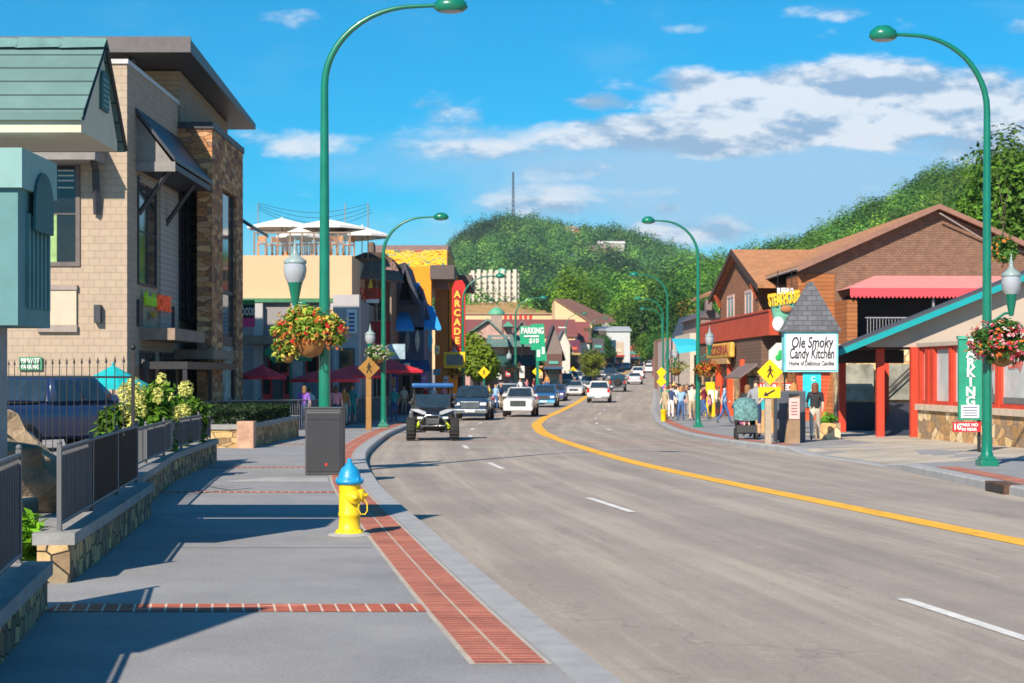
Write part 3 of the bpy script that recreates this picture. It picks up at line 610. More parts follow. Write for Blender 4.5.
# kiosk-like sign structure: teal box on a pier under a gabled green roof
CREAM = mat('cream fascia', (.6, .55, .42), rough=.7, var=.06); TEALB = mat('weathered teal board', (.1, .25, .26), rough=.7, var=.15, scale=2); TEALD = mat('dark teal board', (.03, .13, .14), rough=.7)
ROOFG = brick('teal roof shingles', (.12, .22, .21), (.1, .185, .18), (.04, .08, .08), bw=60, bh=.235, ms=.014, shift=30, off=0, var=.14, bump=.8)
def kiosk(dx, dy, label):
    t = thing('roofed_kiosk', label, 'kiosk', (-4.4+dx, 15+dy, 0)); M = Matrix.Translation((dx, dy, 0))
    mb = MB(M); mb.box(-6.5, -4.75, 15.2, 16.0, 0, 2.19); mb.build('pier', mat('grey stucco pier', (.3, .31, .32), rough=.9), t)
    mb = MB(M); mb.box(-6.6, -4.36, 15, 16.05, 2.19, 3.42); mb.build('box', [TEALB], t)
    mb = MB(M); mb.box(-6.65, -4.31, 14.95, 16.1, 3.4, 3.75); mb.build('cornice', mat('pale teal board', (.2, .38, .37), rough=.6, var=.1), t)
    for k in range(6): mb = MB(M); mb.box(-4.37, -4.33, 15.25+k*.13, 15.3+k*.13, 2.35, 3.2); mb.build('louvre', TEALB, t)
    mb = MB(M); pts = [(15.3, 3.05)]+[(15.6+.3*math.cos(R(180-a_)), 3.3+.3*math.sin(R(180-a_))) for a_ in range(0, 181, 20)]+[(15.9, 3.05)]; mb.prism(pts, 'x', -4.308, -4.285); mb.build('arch', TEALD, t)
    for zz in (2.9,): mb = MB(M); mb.box(-5.9, -5.0, 14.93, 14.99, 2.35, 3.2); mb.build('front_panel', mat('light teal board', (.16, .34, .33), rough=.6), t)
    mb = MB(M); mb.box(-8.2, -4.03, 16.0, 17.35, 4.03, 4.15); mb.build('soffit', CREAM, t)
    mb = MB(M); mb.prism([(16.02, 4.15), (17.33, 4.15), (16.75, 4.9)], 'x', -4.06, -4.03); mb.build('gable_end', CREAM, t)
    rf = []
    mb = MB(M); mb.prism([(15.85, 4.13), (15.85, 4.2), (16.75, 5.03), (17.55, 4.15), (17.55, 4.05), (16.75, 4.93)], 'x', -8.3, -4.0)
    r_ = mb.build('roof', ROOFG, t)
    mb = MB(M)
    for k in range(10): x0 = -8.3+k*.43; mb.add([(x0, 16.62, 4.95), (x0+.44, 16.62, 4.96), (x0+.44, 16.75, 5.07), (x0, 16.75, 5.08), (x0, 16.9, 4.93), (x0+.44, 16.9, 4.93)], [(0, 1, 2, 3), (3, 2, 5, 4)])
    mb.build('ridge_caps', mat('teal ridge shingle', (.12, .24, .23), rough=.8, var=.3), r_)
    mb = MB(M); mb.tube([(-4.0, 15.84, 4.14), (-4.0, 16.75, 5.0)], .014, 4); mb.tube([(-4.0, 16.75, 4.96), (-4.0, 17.58, 4.07)], .03, 4); mb.build('rake_trim', BLACK, t)
    mb = MB(M); mb.box(-8.2, -4.03, 15.9, 16.0, 4.02, 4.14); mb.build('fascia', CREAM, t)
    v_ = MB(M); v_.box(-4.03, -4.005, 16.6, 16.9, 4.35, 4.62); v_.prism([(16.6, 4.62)]+[(16.75-.15*math.cos(R(a_)), 4.62+.13*math.sin(R(a_))) for a_ in range(0, 181, 30)], 'x', -4.03, -4.005); vv = v_.build('vent', TEALD, t)
    mb = MB(M)
    for k in range(6): mb.box(-4.005, -3.995, 16.62, 16.88, 4.38+k*.05, 4.41+k*.05)
    mb.build('slats', TEALB, vv)
    for xx in (-7.9, -6.2): mb = MB(M); mb.box(xx, xx+.16, 16.6, 16.76, 0, 4.05); mb.build('post', mat('grey stucco pier', 0), t)
    return t
kiosk(0, 0, 'teal louvred box under a green shingled gable roof at the left edge')
kiosk(-.75, -10.3, 'unseen kiosk copy added to cast its shadow on the near left pavement')  # out of view; placed for the shadow it throws into the foreground
# boulder
mb = MB(); bm = bmesh.new(); bmesh.ops.create_icosphere(bm, subdivisions=4, radius=1)
from mathutils import noise as mn
for v in bm.verts:
    p = v.co.copy(); k = 1+.3*mn.noise(p*1.3+Vector((3, 1, 4)))+.2*mn.noise(p*3.1)+.1*mn.noise(p*7)+.05*mn.noise(p*15)
    q = Vector((abs(p.x)**.8*math.copysign(1, p.x), p.y, p.z))*k; v.co = (-8.5+q.x*2.4, 21.8+q.y*1.3, .2+q.z*1.3)
mb.add([v.co for v in bm.verts], [[v.index for v in f.verts] for f in bm.faces], 0, False); bm.free()
tag(mb.build('boulder', mat('brown boulder rock', (.3, .22, .14), rough=.95, var=.6, scale=1.6, bump=1.0)), 'large brown boulder behind the fence by the teal kiosk', 'boulder')
mb = MB()
for (x, z, ww, hh) in ((-6.6, 0, .6, .35), (-6.0, 0, .5, .33), (-6.5, .35, .9, .34), (-5.6, .0, .35, .4)): mb.bbox(x, x+ww, 18.3, 18.9, z, z+hh, .05)
tag(mb.build('stone_blocks', mat('pale limestone block', (.45, .36, .25), rough=.95, var=.3, scale=2, bump=.6)), 'stack of pale limestone blocks below the brown boulder', 'retaining blocks')
# weeds
C, S, CO, NN = clumps((-4.3, 14.5, .32), (.28, .5, .26), 14, 90, .07, (.16, .36, .02), cr=.5); tag(leafmesh('weeds', C, S, CO), kind='stuff')
# hydrangeas
def hydrangea(x, y, z, r, h, label, nf):
    t = thing('hydrangea', label, 'shrub', (x, y, z), 0, 'hydrangeas behind the curved fence')
    mb = MB()
    for k in range(7): a = k*.9; mb.tube([(x, y, z), (x+math.cos(a)*r*.6, y+math.sin(a)*r*.5, z+h*.7)], [.02, .01], 5)
    mb.build('stems', BARK, t)
    C, S, CO, NN = clumps((x, y, z+h*.5), (r, r, h*.5), 22, 110, .1, (.1, .22, .02), cr=.4); leafmesh('foliage', C, S, CO, t, nrmv=NN)
    for k in range(nf):
        a = rnd.uniform(0, 6.28); q = rnd.random(); px_, py_, pz_ = x+math.cos(a)*r*.9*q**.6, y-abs(math.sin(a))*r*.8*q**.5, z+h*(.62+.42*rnd.random()*(1.1-q*.5))
        s_ = rnd.uniform(.12, .17); P_, D_ = shell((px_, py_, pz_), (s_*.75, s_*.75, s_*1.15), 150, .3); P_[:, 2] += 0
        leafmesh('bloom', P_, np.full(len(P_), .05), np.tile(np.array((.66, .66, .2)), (len(P_), 1))*(1+.15*nr.normal(size=(len(P_), 1))), t, nrmv=D_)
hydrangea(-6.2, 29.2, .1, .62, 1.5, 'hydrangea bush with pale yellow blooms, the largest, in the middle of the bed', 9)
hydrangea(-6.1, 26.4, .1, .4, 1.25, 'hydrangea bush at the left end of the bed, by the tall railing post', 4)
hydrangea(-6.55, 34.0, .1, .5, 1.35, 'hydrangea bush at the right end of the bed by the fence end', 4)
hydrangea(-6.5, 31.5, .1, .5, 1.25, 'hydrangea bush between the two others, set further back', 3)
# hedge planter left of the pavement, steps of the cafe terrace
def hedge(name, label, x0, x1, y0, y1, z0, z1, colr, n=5000, size=.09):
    C = np.stack([nr.uniform(x0, x1, n), nr.uniform(y0, y1, n), nr.uniform(z0, z1, n)], 1)
    f = nr.integers(0, 3, n); C[f == 0, 2] = z1+nr.normal(size=(f == 0).sum())*.02; C[f == 1, 1] = y0+nr.normal(size=(f == 1).sum())*.03; C[f == 2, 0] = x1+nr.normal(size=(f == 2).sum())*.03
    return tag(leafmesh(name, C, size*(.6+.8*nr.random(n)), np.tile(np.array(colr), (n, 1))*(1+.3*nr.normal(size=(n, 1)))), label, 'hedge')
t = thing('stone_planter', 'low tan stone planter with grey cap below the dark hedge', 'planter', (-8.2, 46, gp(46)))
z_ = gp(47)
mb = MB(); mb.box(-8.7, -6.9, 44.5, 55, z_-.4, z_+.5); mb.build('stonework', STP, t); mb = MB(); mb.box(-8.75, -6.85, 44.45, 55.1, z_+.5, z_+.62); mb.build('cap', CAP, t)
mb = MB(); mb.bbox(-7.15, -6.7, 44.1, 44.6, z_-.3, z_+.72, .03); mb.build('pillar', mat('salmon stone pillar', (.5, .3, .2), rough=.9, var=.35, scale=3), t)
hedge('hedge', 'clipped dark green hedge on the stone planter before the cafe', -10.5, -7.1, 45.2, 54, z_+.55, z_+.98, (.02, .045, .012))
hedge('hedge', 'dark red leaved hedge left of the green one before the cafe', -11.4, -10.5, 45.0, 46.5, z_+.1, z_+.98, (.12, .01, .012), 1500)
t = thing('stone_steps', 'low pale stone steps and retaining wall below the hedge', 'steps', (-9.6, 44, z_))
mb = MB(); mb.box(-11.8, -8.75, 44.9, 47.5, z_-.4, z_+.5); mb.build('retaining_wall', STP, t)
for k in range(2): mb = MB(); mb.box(-11.2, -8.8, 44.0+.4*k, 44.9, z_-.3, z_+.16*(k+1)); mb.build('step', CONC, t)
# teal umbrella
def umbrella(name, x, y, z, r, h, m, label, group=None, rise=.45, n=8, val=0.0):
    t = thing(name, label, 'umbrella', (x, y, z), 0, group)
    mb = MB(); mb.tube([(x, y, z), (x, y, z+h)], .025, 8); mb.build('pole', mat('umbrella pole', (.25, .24, .22)), t)
    mb = MB(); vs = [(x, y, z+h)]; 
    for k in range(n): a = 2*math.pi*(k+.5)/n; vs.append((x+r*math.cos(a), y+r*math.sin(a), z+h-rise))
    fs = [(0, 1+k, 1+(k+1) % n) for k in range(n)]; mb.add(vs, fs)
    vs2 = []; 
    for k in range(n): a = 2*math.pi*(k+.5)/n; vs2.append((x+r*1.005*math.cos(a), y+r*1.005*math.sin(a), z+h-rise-.12))
    mb.add(vs[1:]+vs2, [(k, n+k, n+(k+1) % n, (k+1) % n) for k in range(n)]); mb.build('canopy', m, t)
    mb = MB(); mb.ell((x, y, z+h+.03), .04); mb.build('finial', m, t)
    return t
umbrella('patio_umbrella', X(113, 47), 47, gp(47)-.1, 1.0, 2.3, mat('turquoise canvas', (.0, .4, .42), rough=.8, var=.05), 'turquoise patio umbrella in front of the beige cafe wall', rise=.55)
# ------------------------------------------------------------------ buildings on the left
TANB = brick('tan concrete block', (.43, .34, .25), (.39, .305, .225), (.28, .22, .165), bw=.36, bh=.24, ms=.01, var=.07, bump=.35)
SIDG = brick('grey lap siding', (.42, .38, .34), (.38, .345, .31), (.2, .18, .16), bw=4, bh=.2, ms=.012, var=.08, bump=.5)
DKM = mat('charcoal metal', (.035, .038, .05), rough=.5, var=.12); DKR = mat('dark standing seam', (.03, .035, .05), rough=.45, var=.1)
BEAM = mat('weathered beam', (.28, .21, .16), rough=.9, var=.2); STUC = mat('pale stucco', (.55, .46, .35), rough=.9, var=.06); TRW = mat('dark taupe trim', (.13, .105, .1), rough=.7)
def window(M, x0, x1, y, z0, z1, parent, nx=2, nz=2, fr=.08, fm=None, gm=None, dep=.12, bar=.04, out=-1):
    """window on a plane y=const in frame M; out=-1 faces -y"""
    mb = MB(M); fm = fm or DKM; gm = gm or GLASS; o = out
    for a in ((x0-fr, x0, z0-fr, z1+fr), (x1, x1+fr, z0-fr, z1+fr), (x0, x1, z0-fr, z0), (x0, x1, z1, z1+fr)): mb.box(a[0], a[1], y+o*.06, y-o*.02, a[2], a[3])
    for i in range(1, nx): xx = x0+(x1-x0)*i/nx; mb.box(xx-bar/2, xx+bar/2, y+o*.045, y-o*.01, z0, z1)
    for i in range(1, nz): zz = z0+(z1-z0)*i/nz; mb.box(x0, x1, y+o*.043, y-o*.012, zz-bar/2, zz+bar/2)
    w_ = mb.build('window', fm, parent)
    mb = MB(M); mb.box(x0, x1, y+o*.015, y-o*.008, z0, z1); mb.build('pane', gm, w_)
    return w_
G0 = -.4
cafe = thing('cafe_building', 'tall tan block and stone cafe building with dark overhanging roof on the left', 'building', (-12.68, 56, G0))
XW = -12.68
mb = MB(); mb.box(-24, XW, 56, 64.5, G0, 12.0); mb.build('wall', TANB, cafe)
mb = MB(); mb.box(-24, XW+.05, 55.93, 56.1, 12.0, 12.15); mb.box(XW-.1, XW+.05, 56.1, 64.6, 12.0, 12.15); mb.build('parapet_cap', mat('pale metal coping', (.5, .5, .5), rough=.5), cafe)
mb = MB(); mb.box(-24, XW, 64.9, 75.8, G0, 12.8); mb.prism([(64.9, 12.8), (75.8, 12.8), (75.8, 12.95), (64.9, 13.35)], 'x', -24, XW); mb.build('upper_wall', mat('tan grey siding', 0) if 'tan grey siding' in MT else brick('tan grey siding', (.32, .25, .18), (.29, .23, .165), (.17, .13, .1), bw=4, bh=.2, ms=.012, var=.08, bump=.5), cafe)
mb = MB(); mb.prism([(61.7, 13.5), (77.6, 12.95), (77.6, 13.2), (61.7, 13.98)], 'x', -24, -11.7); rf = mb.build('roof', DKR, cafe)
mb = MB(); mb.box(-24, -11.65, 61.6, 61.7, 13.45, 14.02); mb.build('fascia', mat('grey fascia', (.1, .095, .1), rough=.6), rf)
for xx in (-13.9, -18): mb = MB(); mb.tube([(xx, 64.88, 12.0), (xx-.15, 62.6, 13.4)], .13, 4, smooth=False); mb.build('bracket', DKM, cafe)
# stone columns and tall glass bay at the far end
STD = stone('brown ledgestone', ['#a8764f', '#855c45', '#c08c5c', '#b07c52', '#94705a', '#bd9570', '#d2a878'], '#4a3a2e', 2.2, .8, 2.4, .03, .9)
mb = MB(); mb.box(XW, -11.38, 64.5, 71.9, 9.1, 11.1); mb.build('stone_lintel', STD, cafe)
for y0, y1, x0 in ((64.5, 66.9, -11.95), (70.2, 71.9, -12.4)): mb = MB(); mb.box(x0, -11.38, y0, y1, G0, 9.1); mb.build('stone_column', STD, cafe)
mb = MB(); mb.box(XW, -11.33, 64.44, 72, 11.1, 11.35); mb.build('stone_cap', DKM, cafe)
mb = MB(); mb.box(-11.7, -11.55, 66.9, 70.2, 3.3, 9.1); gb = mb.build('bay_glass', GLASS, cafe)
mb = MB(); mb.box(-11.75, -11.5, 66.9, 70.2, 2.9, 3.3); mb.box(-11.56, -11.5, 66.9, 67.05, 0, 9.1); mb.box(-11.56, -11.5, 70.05, 70.2, 0, 9.1); mb.box(-11.56, -11.5, 67.05, 70.05, 5.0, 5.15); mb.build('mullions', DKM, cafe)
mb = MB(); mb.box(-11.75, -11.5, 66.9, 70.2, G0, 2.9); mb.build('poster_panel', mat('pale poster', (.3, .35, .3), var=.7, scale=1.2), cafe)
# side-wall windows (street side), drawn in a frame whose x runs along +y
Ms = Matrix(((0, -1, 0, XW), (1, 0, 0, 0), (0, 0, 1, 0), (0, 0, 0, 1)))     # local (x,y,z) -> (XW - y, x, z); out=-1 faces +X
for a, b, c, d_, nx in ((57.6, 60.4, 4.9, 8.4, 2), (61.2, 63.9, 4.2, 8.4, 2), (64.95, 66.3, 3.9, 8.8, 2), (66.9, 68.4, 3.9, 8.8, 2), (57.9, 60.1, .3, 2.5, 2), (61.2, 63.8, .0, 2.5, 3), (65.2, 68.0, .0, 2.2, 3), (72.6, 74.6, 3.6, 8.5, 2), (72.6, 75.4, .2, 2.7, 3)): window(Ms, a, b, 0, c, d_, cafe, nx, 2 if d_ > 3 else 1)
mb = MB(Ms); mb.box(57.6, 60.5, -.12, 0, 8.3, 8.5); mb.box(61, 64.2, -.08, .0, 3.0, 8.6); mb.build('grey_panel', SIDG, cafe)
# upper awning over the corner window
mb = MB(); mb.prism([(XW, 10.6), (-11.35, 8.95), (-11.35, 9.08), (XW, 10.78)], 'y', 57.2, 64.4); aw = mb.build('awning', DKR, cafe)
mb = MB(); mb.prism([(XW, 8.75), (-11.45, 8.9), (XW, 10.5)], 'y', 57.4, 57.46); mb.box(XW, -11.36, 57.34, 57.4, 8.62, 8.95); mb.build('cheek', mat('grey boards', (.23, .22, .21), rough=.8), aw)
mb = MB(); mb.box(XW, -11.4, 57.5, 64.3, 8.7, 8.9); mb.build('beam', DKM, aw)
for y in (57.6, 62): mb = MB(); mb.tube([(XW+.03, y, 7.2), (-11.6, y, 8.7)], .09, 4, smooth=False); mb.build('brace', DKM, aw)
# ground-floor canopies
mb = MB(); mb.box(XW, -11.5, 58, 63.6, 2.95, 3.35); mb.build('canopy', BEAM, cafe)
mb = MB(); mb.box(XW, -11.2, 63.7, 68.5, 2.35, 2.7); mb.build('canopy', BEAM, cafe)
mb = MB(); mb.prism([(XW, 9.0), (-11.1, 8.0), (-11.1, 8.12), (XW, 9.15)], 'y', 72.5, 77.5); mb.build('awning', DKR, cafe)
for y0, y1 in ((57.4, 58.0), (62.9, 63.4), (68.6, 69)): mb = MB(); mb.box(XW, XW+.1, y0, y1, 3.4, 4.3); mb.build('wall_lamp', DKM, cafe)
text('fresh', 'sign_letters', mat('lime brightened letters', (.2, .45, .02), emit=.12), .62, (XW+.16, 58.9, 4.35), (0, 1, 0), (0, 0, 1), cafe, depth=.05, bold=.03, width=1.7)  # weak emission added so the shaded letters read brighter
text('CAFE', 'sign_letters', mat('orange brightened letters', (.7, .1, .03), emit=.15), .75, (XW+.16, 61.2, 4.3), (0, 1, 0), (0, 0, 1), cafe, depth=.05, bold=.03, width=2.2)  # emission lifts these letters out of the wall's shade
text('bites', 'sign_letters', mat('golden letters', (.6, .35, .02)), .3, (XW+.16, 59.4, 3.85), (0, 1, 0), (0, 0, 1), cafe, depth=.04, bold=.02)
# front wall: corner window, spandrel, small canopy, brackets, lamps
Mf = Matrix()
w_ = window(Mf, X(43, 56), X(76, 56), 56, Z(262, 56), Z(166, 56), cafe, 1, 2, .14, TRW, GLASSD)
mb = MB(); 
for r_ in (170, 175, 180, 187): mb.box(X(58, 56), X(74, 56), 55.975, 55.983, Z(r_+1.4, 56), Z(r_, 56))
mb.build('painted_reflection', mat('window reflection colour', (.5, .55, .5)), w_)  # pale strips on the pane stand in for reflected light
mb = MB(); mb.box(X(49, 56), X(57, 56), 55.972, 55.983, Z(262, 56), Z(215, 56)); mb.build('display_stand', mat('pale green display', (.25, .4, .15), var=.3), w_)
mb = MB(); mb.box(X(42, 56), X(77, 56), 55.9, 56, Z(325, 56), Z(289, 56)); mb.build('spandrel', STUC, cafe)
mb = MB(); mb.box(X(38, 56), X(78, 56), 55.85, 56, Z(290, 56), Z(285, 56)); mb.box(X(38, 56), X(78, 56), 55.86, 56, Z(332, 56), Z(325, 56)); mb.build('sill', mat('taupe sill', (.3, .25, .22)), cafe)
mb = MB(); mb.box(X(0, 55), X(98, 55), 54.6, 56, Z(161, 55), Z(150, 55)); mb.prism([(54.5, Z(150, 55)), (56, Z(150, 55)), (56, Z(143, 55))], 'x', X(0, 55), X(99, 55)); mb.build('small_canopy', mat('grey boards', 0), cafe)
mb = MB(); mb.tube([(X(94, 55.5), 55.9, Z(212, 55)), (X(94, 55.5), 55.7, Z(168, 55)), (X(94, 55), 54.9, Z(160, 55))], .12, 4, smooth=False); mb.build('bracket', DKM, cafe)
mb = MB(); mb.box(X(95.5, 56), X(102, 56), 55.75, 56, Z(323, 56), Z(305, 56)); mb.build('wall_lamp', DKM, cafe)
mb = MB(); mb.box(XW-.28, XW+.015, 55.985, 56.2, G0, 1.6); mb.build('corner_base', mat('grey base', (.2, .2, .2)), cafe)
t = thing('private_parking_sign', 'small green and white PRIVATE PARKING sign on the cafe wall above the blue pickup', 'sign', (X(30, 55.9), 55.9, 2))
mb = MB(); mb.box(X(19, 55.9), X(42, 55.9), 55.9, 55.95, Z(370, 56), Z(357, 56)); mb.build('board', mat('sign green', (.05, .25, .13)), t)
text('PRIVATE', 'lettering', WHITE, .22, (X(30.5, 55.9), 55.89, Z(361, 56)), (1, 0, 0), (0, 0, 1), t, bold=.02, width=.62); text('PARKING', 'lettering', WHITE, .18, (X(30.5, 55.9), 55.89, Z(367, 56)), (1, 0, 0), (0, 0, 1), t, bold=.02, width=.6)
# patio railing and dark pavilion in front of the cafe
t = thing('terrace_railing', 'dark metal terrace railing running in front of the cafe ground floor', 'railing', (-11, 57, gp(57)))
def railing(t, pts, h, m=BLACK, step=.14, z0=0.0):
    for a, b in zip(pts[:-1], pts[1:]):
        a = Vector((*a, gp(a[1])+z0)); b = Vector((*b, gp(b[1])+z0)); n_ = int((b-a).length/step); mb = MB()
        for i in range(n_+1): p = a.lerp(b, i/max(1, n_)); mb.box(p.x-.01, p.x+.01, p.y-.01, p.y+.01, p.z, p.z+h)
        mb.build('bars', m, t); mb = MB(); mb.tube([a+Vector((0, 0, h)), b+Vector((0, 0, h))], .03, 6); mb.build('top_rail', m, t)
        mb = MB(); mb.box(a.x-.05, a.x+.05, a.y-.05, a.y+.05, a.z, a.z+h+.1); mb.build('post', m, t)
railing(t, [(-12.3, 56.5), (-10.8, 56.5), (-10.7, 72), (-10.4, 86)], 1.1)
t = thing('patio_pergola', 'black metal pergola frame over the cafe patio', 'pergola', (-12, 57, gp(57)))
for x, y in ((-12.3, 57.2), (-11.0, 57.2), (-11.0, 62), (-11.0, 67)): mb = MB(); mb.box(x-.07, x+.07, y-.07, y+.07, gp(y), 2.0); mb.build('post', BLACK, t)
mb = MB(); mb.box(-12.4, -10.9, 57.1, 57.25, 1.95, 2.2); mb.box(-11.1, -10.9, 57.25, 67.2, 1.95, 2.2); mb.build('frame', BLACK, t)
mb = MB(); mb.box(-12.3, -11.1, 57.25, 67, 2.1, 2.16); mb.build('roof_panel', DKM, t)
# grey and cream building with the roof terrace
b2 = thing('terrace_building', 'grey and cream building with a rooftop terrace of white umbrellas', 'building', (X(253, 88), 88, G0))
d = 88; GRY = mat('grey stucco', (.27, .26, .27), rough=.9, var=.06); GRL = mat('pale grey stucco', (.42, .41, .42), rough=.9, var=.06); CRM = mat('cream stucco', (.64, .44, .27), rough=.85, var=.04)
mb = MB(); mb.box(X(238, d), X(350, d), d+1, d+14, Z(300, d), Z(254, d)); mb.build('upper_wall', CRM, b2)
mb = MB(); mb.box(X(230, d), X(360, d), d+.6, d+13.8, G0-.5, Z(300, d)); mb.build('wall', GRY, b2)
mb = MB(); mb.box(X(230, d), X(340, d), d+.3, d+1, Z(302, d), Z(298, d)); mb.build('green_coping', mat('green coping', (.05, .2, .1)), b2)
for p0, p1 in ((253, 262), (290, 302), (330, 338)): mb = MB(); mb.box(X(p0, d), X(p1, d), d+.2, d+.6, G0-.5, Z(303, d)); mb.build('pilaster', GRL, b2)
mb = MB(); mb.box(X(334, d), X(360, d), d-.5, d+.6, G0-.5, Z(300-5, d)); mb.build('parapet_block', GRL, b2)
for p0, p1, r0, r1 in ((268, 286, 372, 345), (306, 326, 372, 340), (342, 354, 395, 350)): window(Mf, X(p0, d), X(p1, d), d+(.58 if p1 < 330 else -.52), Z(r0, d), Z(r1, d), b2, 2, 1, .08, RED if p1 < 330 else DKM, GLASSD)
for p0, p1, lb_ in ((261, 272, 'red_door'), (283, 292, 'red_door'), (331, 339, 'red_door')):
    mb = MB(); mb.box(X(p0, d), X(p1, d), d+.1, d+.18, gp(d), Z(372, d)); q_ = mb.build(lb_, mat('bright door red', (.75, .03, .03), rough=.5), b2); mb = MB(); mb.box(X(p0+2, d), X(p1-2, d), d+.07, d+.1, Z(394, d), Z(376, d)); mb.build('pane', GLASSD, q_)
mb = MB(); mb.box(X(236, d-3), X(300, d-3), d-4, d+.2, Z(345, d), Z(337, d)); mb.build('flat_canopy', BEAM, b2)
# roof terrace: glass balustrade
t = thing('terrace_balustrade', 'glass balustrade with timber posts along the rooftop terrace', 'railing', (X(253, 89), 89, Z(254, 89)))
zt = Z(254, 89)
for i in range(9): x = X(254+i*12, 89); mb = MB(); mb.box(x-.04, x+.04, 89, 89.08, zt, zt+1.1); mb.build('post', BEAM, t)
mb = MB(); mb.box(X(254, 89), X(350, 89), 88.98, 89.1, zt+1.08, zt+1.16); mb.build('top_rail', BEAM, t)
GLP = None
def glasspanel():
    m, t_, n, l, P = nt('clear glass panel'); P.inputs['Alpha'].default_value = .13; P.inputs['Base Color'].default_value = (.3, .4, .42, 1); P.inputs['Roughness'].default_value = .05; return m
GLP = glasspanel()
mb = MB(); mb.box(X(254, 89), X(350, 89), 89.03, 89.05, zt+.1, zt+1.05); mb.build('glass', GLP, t)
CHW = mat('orange brown timber', (.6, .24, .05), rough=.6)
chair = thing('terrace_chair', 'orange timber bar chairs along the rooftop terrace balustrade', 'chair', (X(262, 90), 90, zt), 0, 'timber chairs on the rooftop terrace')
bx_, by_, bz_ = X(262, 90), 90, zt
for sx in (-.2, .2):
    for sy in (-.2, .2): mb = MB(); mb.box(bx_+sx-.025, bx_+sx+.025, by_+sy-.025, by_+sy+.025, bz_, bz_+(.65 if sy < 0 else 1.05)); mb.build('leg', CHW, chair)
mb = MB(); mb.box(bx_-.23, bx_+.23, by_-.23, by_+.23, bz_+.6, bz_+.66); mb.build('seat', CHW, chair)
mb = MB(); mb.box(bx_-.2, bx_+.2, by_+.18, by_+.22, bz_+.75, bz_+1.05); mb.build('backrest', CHW, chair)
for i in range(1, 13): copy_tree(chair, (X(262+i*7+rnd.uniform(-2, 2), 90), 90+rnd.uniform(0, 1.5), zt), rnd.uniform(0, 6))
UW = mat('white canvas', (.8, .78, .74), rough=.8, var=.04)
for i, (px, row, dd, rr, lb) in enumerate(((282, 218, 92, 1.9, 'leftmost white umbrella on the rooftop terrace'), (300, 227, 90.5, 1.3, 'small low white umbrella second from the left on the rooftop terrace'), (328, 219, 92, 2.2, 'widest white umbrella on the rooftop terrace, behind the tall lamp post'), (345, 228, 95, 1.7, 'low white umbrella behind the others right of the lamp post on the roof'), (362, 226, 92, 1.6, 'rightmost white umbrella on the rooftop terrace'))):
    umbrella('terrace_umbrella', X(px, dd), dd, zt, rr, Z(row, dd)-zt, UW, lb, 'white umbrellas on the rooftop terrace', rise=.5)
t = thing('string_lights', 'thin poles and wires of string lights over the rooftop terrace', 'string lights', (X(330, 93), 93, zt))
for px in (258, 345, 368): mb = MB(); mb.tube([(X(px, 93), 93, zt), (X(px, 93), 93, Z(203, 93))], .03, 5); mb.build('pole', mat('umbrella pole', 0), t)
for k in range(4):
    a = Vector((X(258, 93), 93, Z(203+k*2, 93))); b = Vector((X(368, 93), 93+k, Z(204+k, 93))); pts = [a.lerp(b, i/12)-Vector((0, 0, .5*math.sin(math.pi*i/12)*(1+k*.3))) for i in range(13)]
    mb = MB(); mb.tube(pts, .012, 4); mb.build('wire', BLACK, t)
t = thing('food_sign', 'black, white and pink FOODS sign hanging at the end of the cafe building', 'sign', (X(247, 80), 80, 3))
mb = MB(); mb.box(X(239, 80), X(255, 80), 79.9, 80, Z(327, 80), Z(302, 80)); mb.build('board', cm((.03, .02, .03)), t); mb = MB(); mb.box(X(239, 80), X(255, 80), 79.87, 79.9, Z(327, 80), Z(318, 80)); mb.build('band', cm((.7, .06, .25)), t); mb = MB(); mb.box(X(239, 80), X(255, 80), 79.87, 79.9, Z(305, 80), Z(300, 80)); mb.build('band', cm((.05, .3, .1)), t)
text('FOODS', 'lettering', WHITE, .5, (X(247, 80), 79.88, Z(312, 80)), (1, 0, 0), (0, 0, 1), t, bold=.02, width=.72)
t = thing('parking_sign', 'dark green diamond ended PARKING sign in front of the grey building', 'sign', (X(290, 78), 78, 2))
dg_ = mat('dark sign green', (.02, .26, .12)); mb = MB(); mb.prism([(X(264, 78), Z(352, 78)), (X(275, 78), Z(340, 78)), (X(286, 78), Z(352, 78)), (X(275, 78), Z(364, 78))], 'y', 77.85, 77.9); mb.box(X(277, 78), X(312, 78), 77.9, 78, Z(361, 78), Z(345, 78)); mb.build('board', dg_, t)
text('PARKING', 'lettering', WHITE, .42, (X(295, 78), 77.88, Z(354, 78)), (1, 0, 0), (0, 0, 1), t, bold=.02, width=1.3)
mb = MB(); mb.box(X(289, 78), X(292, 78), 78, 78.1, gp(78), Z(361, 78)); mb.build('post', GREEN, t)
t = thing('notice_board', 'white notice board with grey lettering on the grey wall right of the lamp post', 'sign', (X(351, 87), 87, 4))
mb = MB(); mb.box(X(346, 87), X(356, 87), 87.4, 87.5, Z(333, 87), Z(309, 87)); mb.build('board', WHITE, t)
mb = MB()
for k in range(5): mb.box(X(348, 87), X(354, 87), 87.38, 87.4, Z(315+k*4, 87), Z(312.5+k*4, 87))
mb.build('lines', cm((.1, .15, .3)), t)
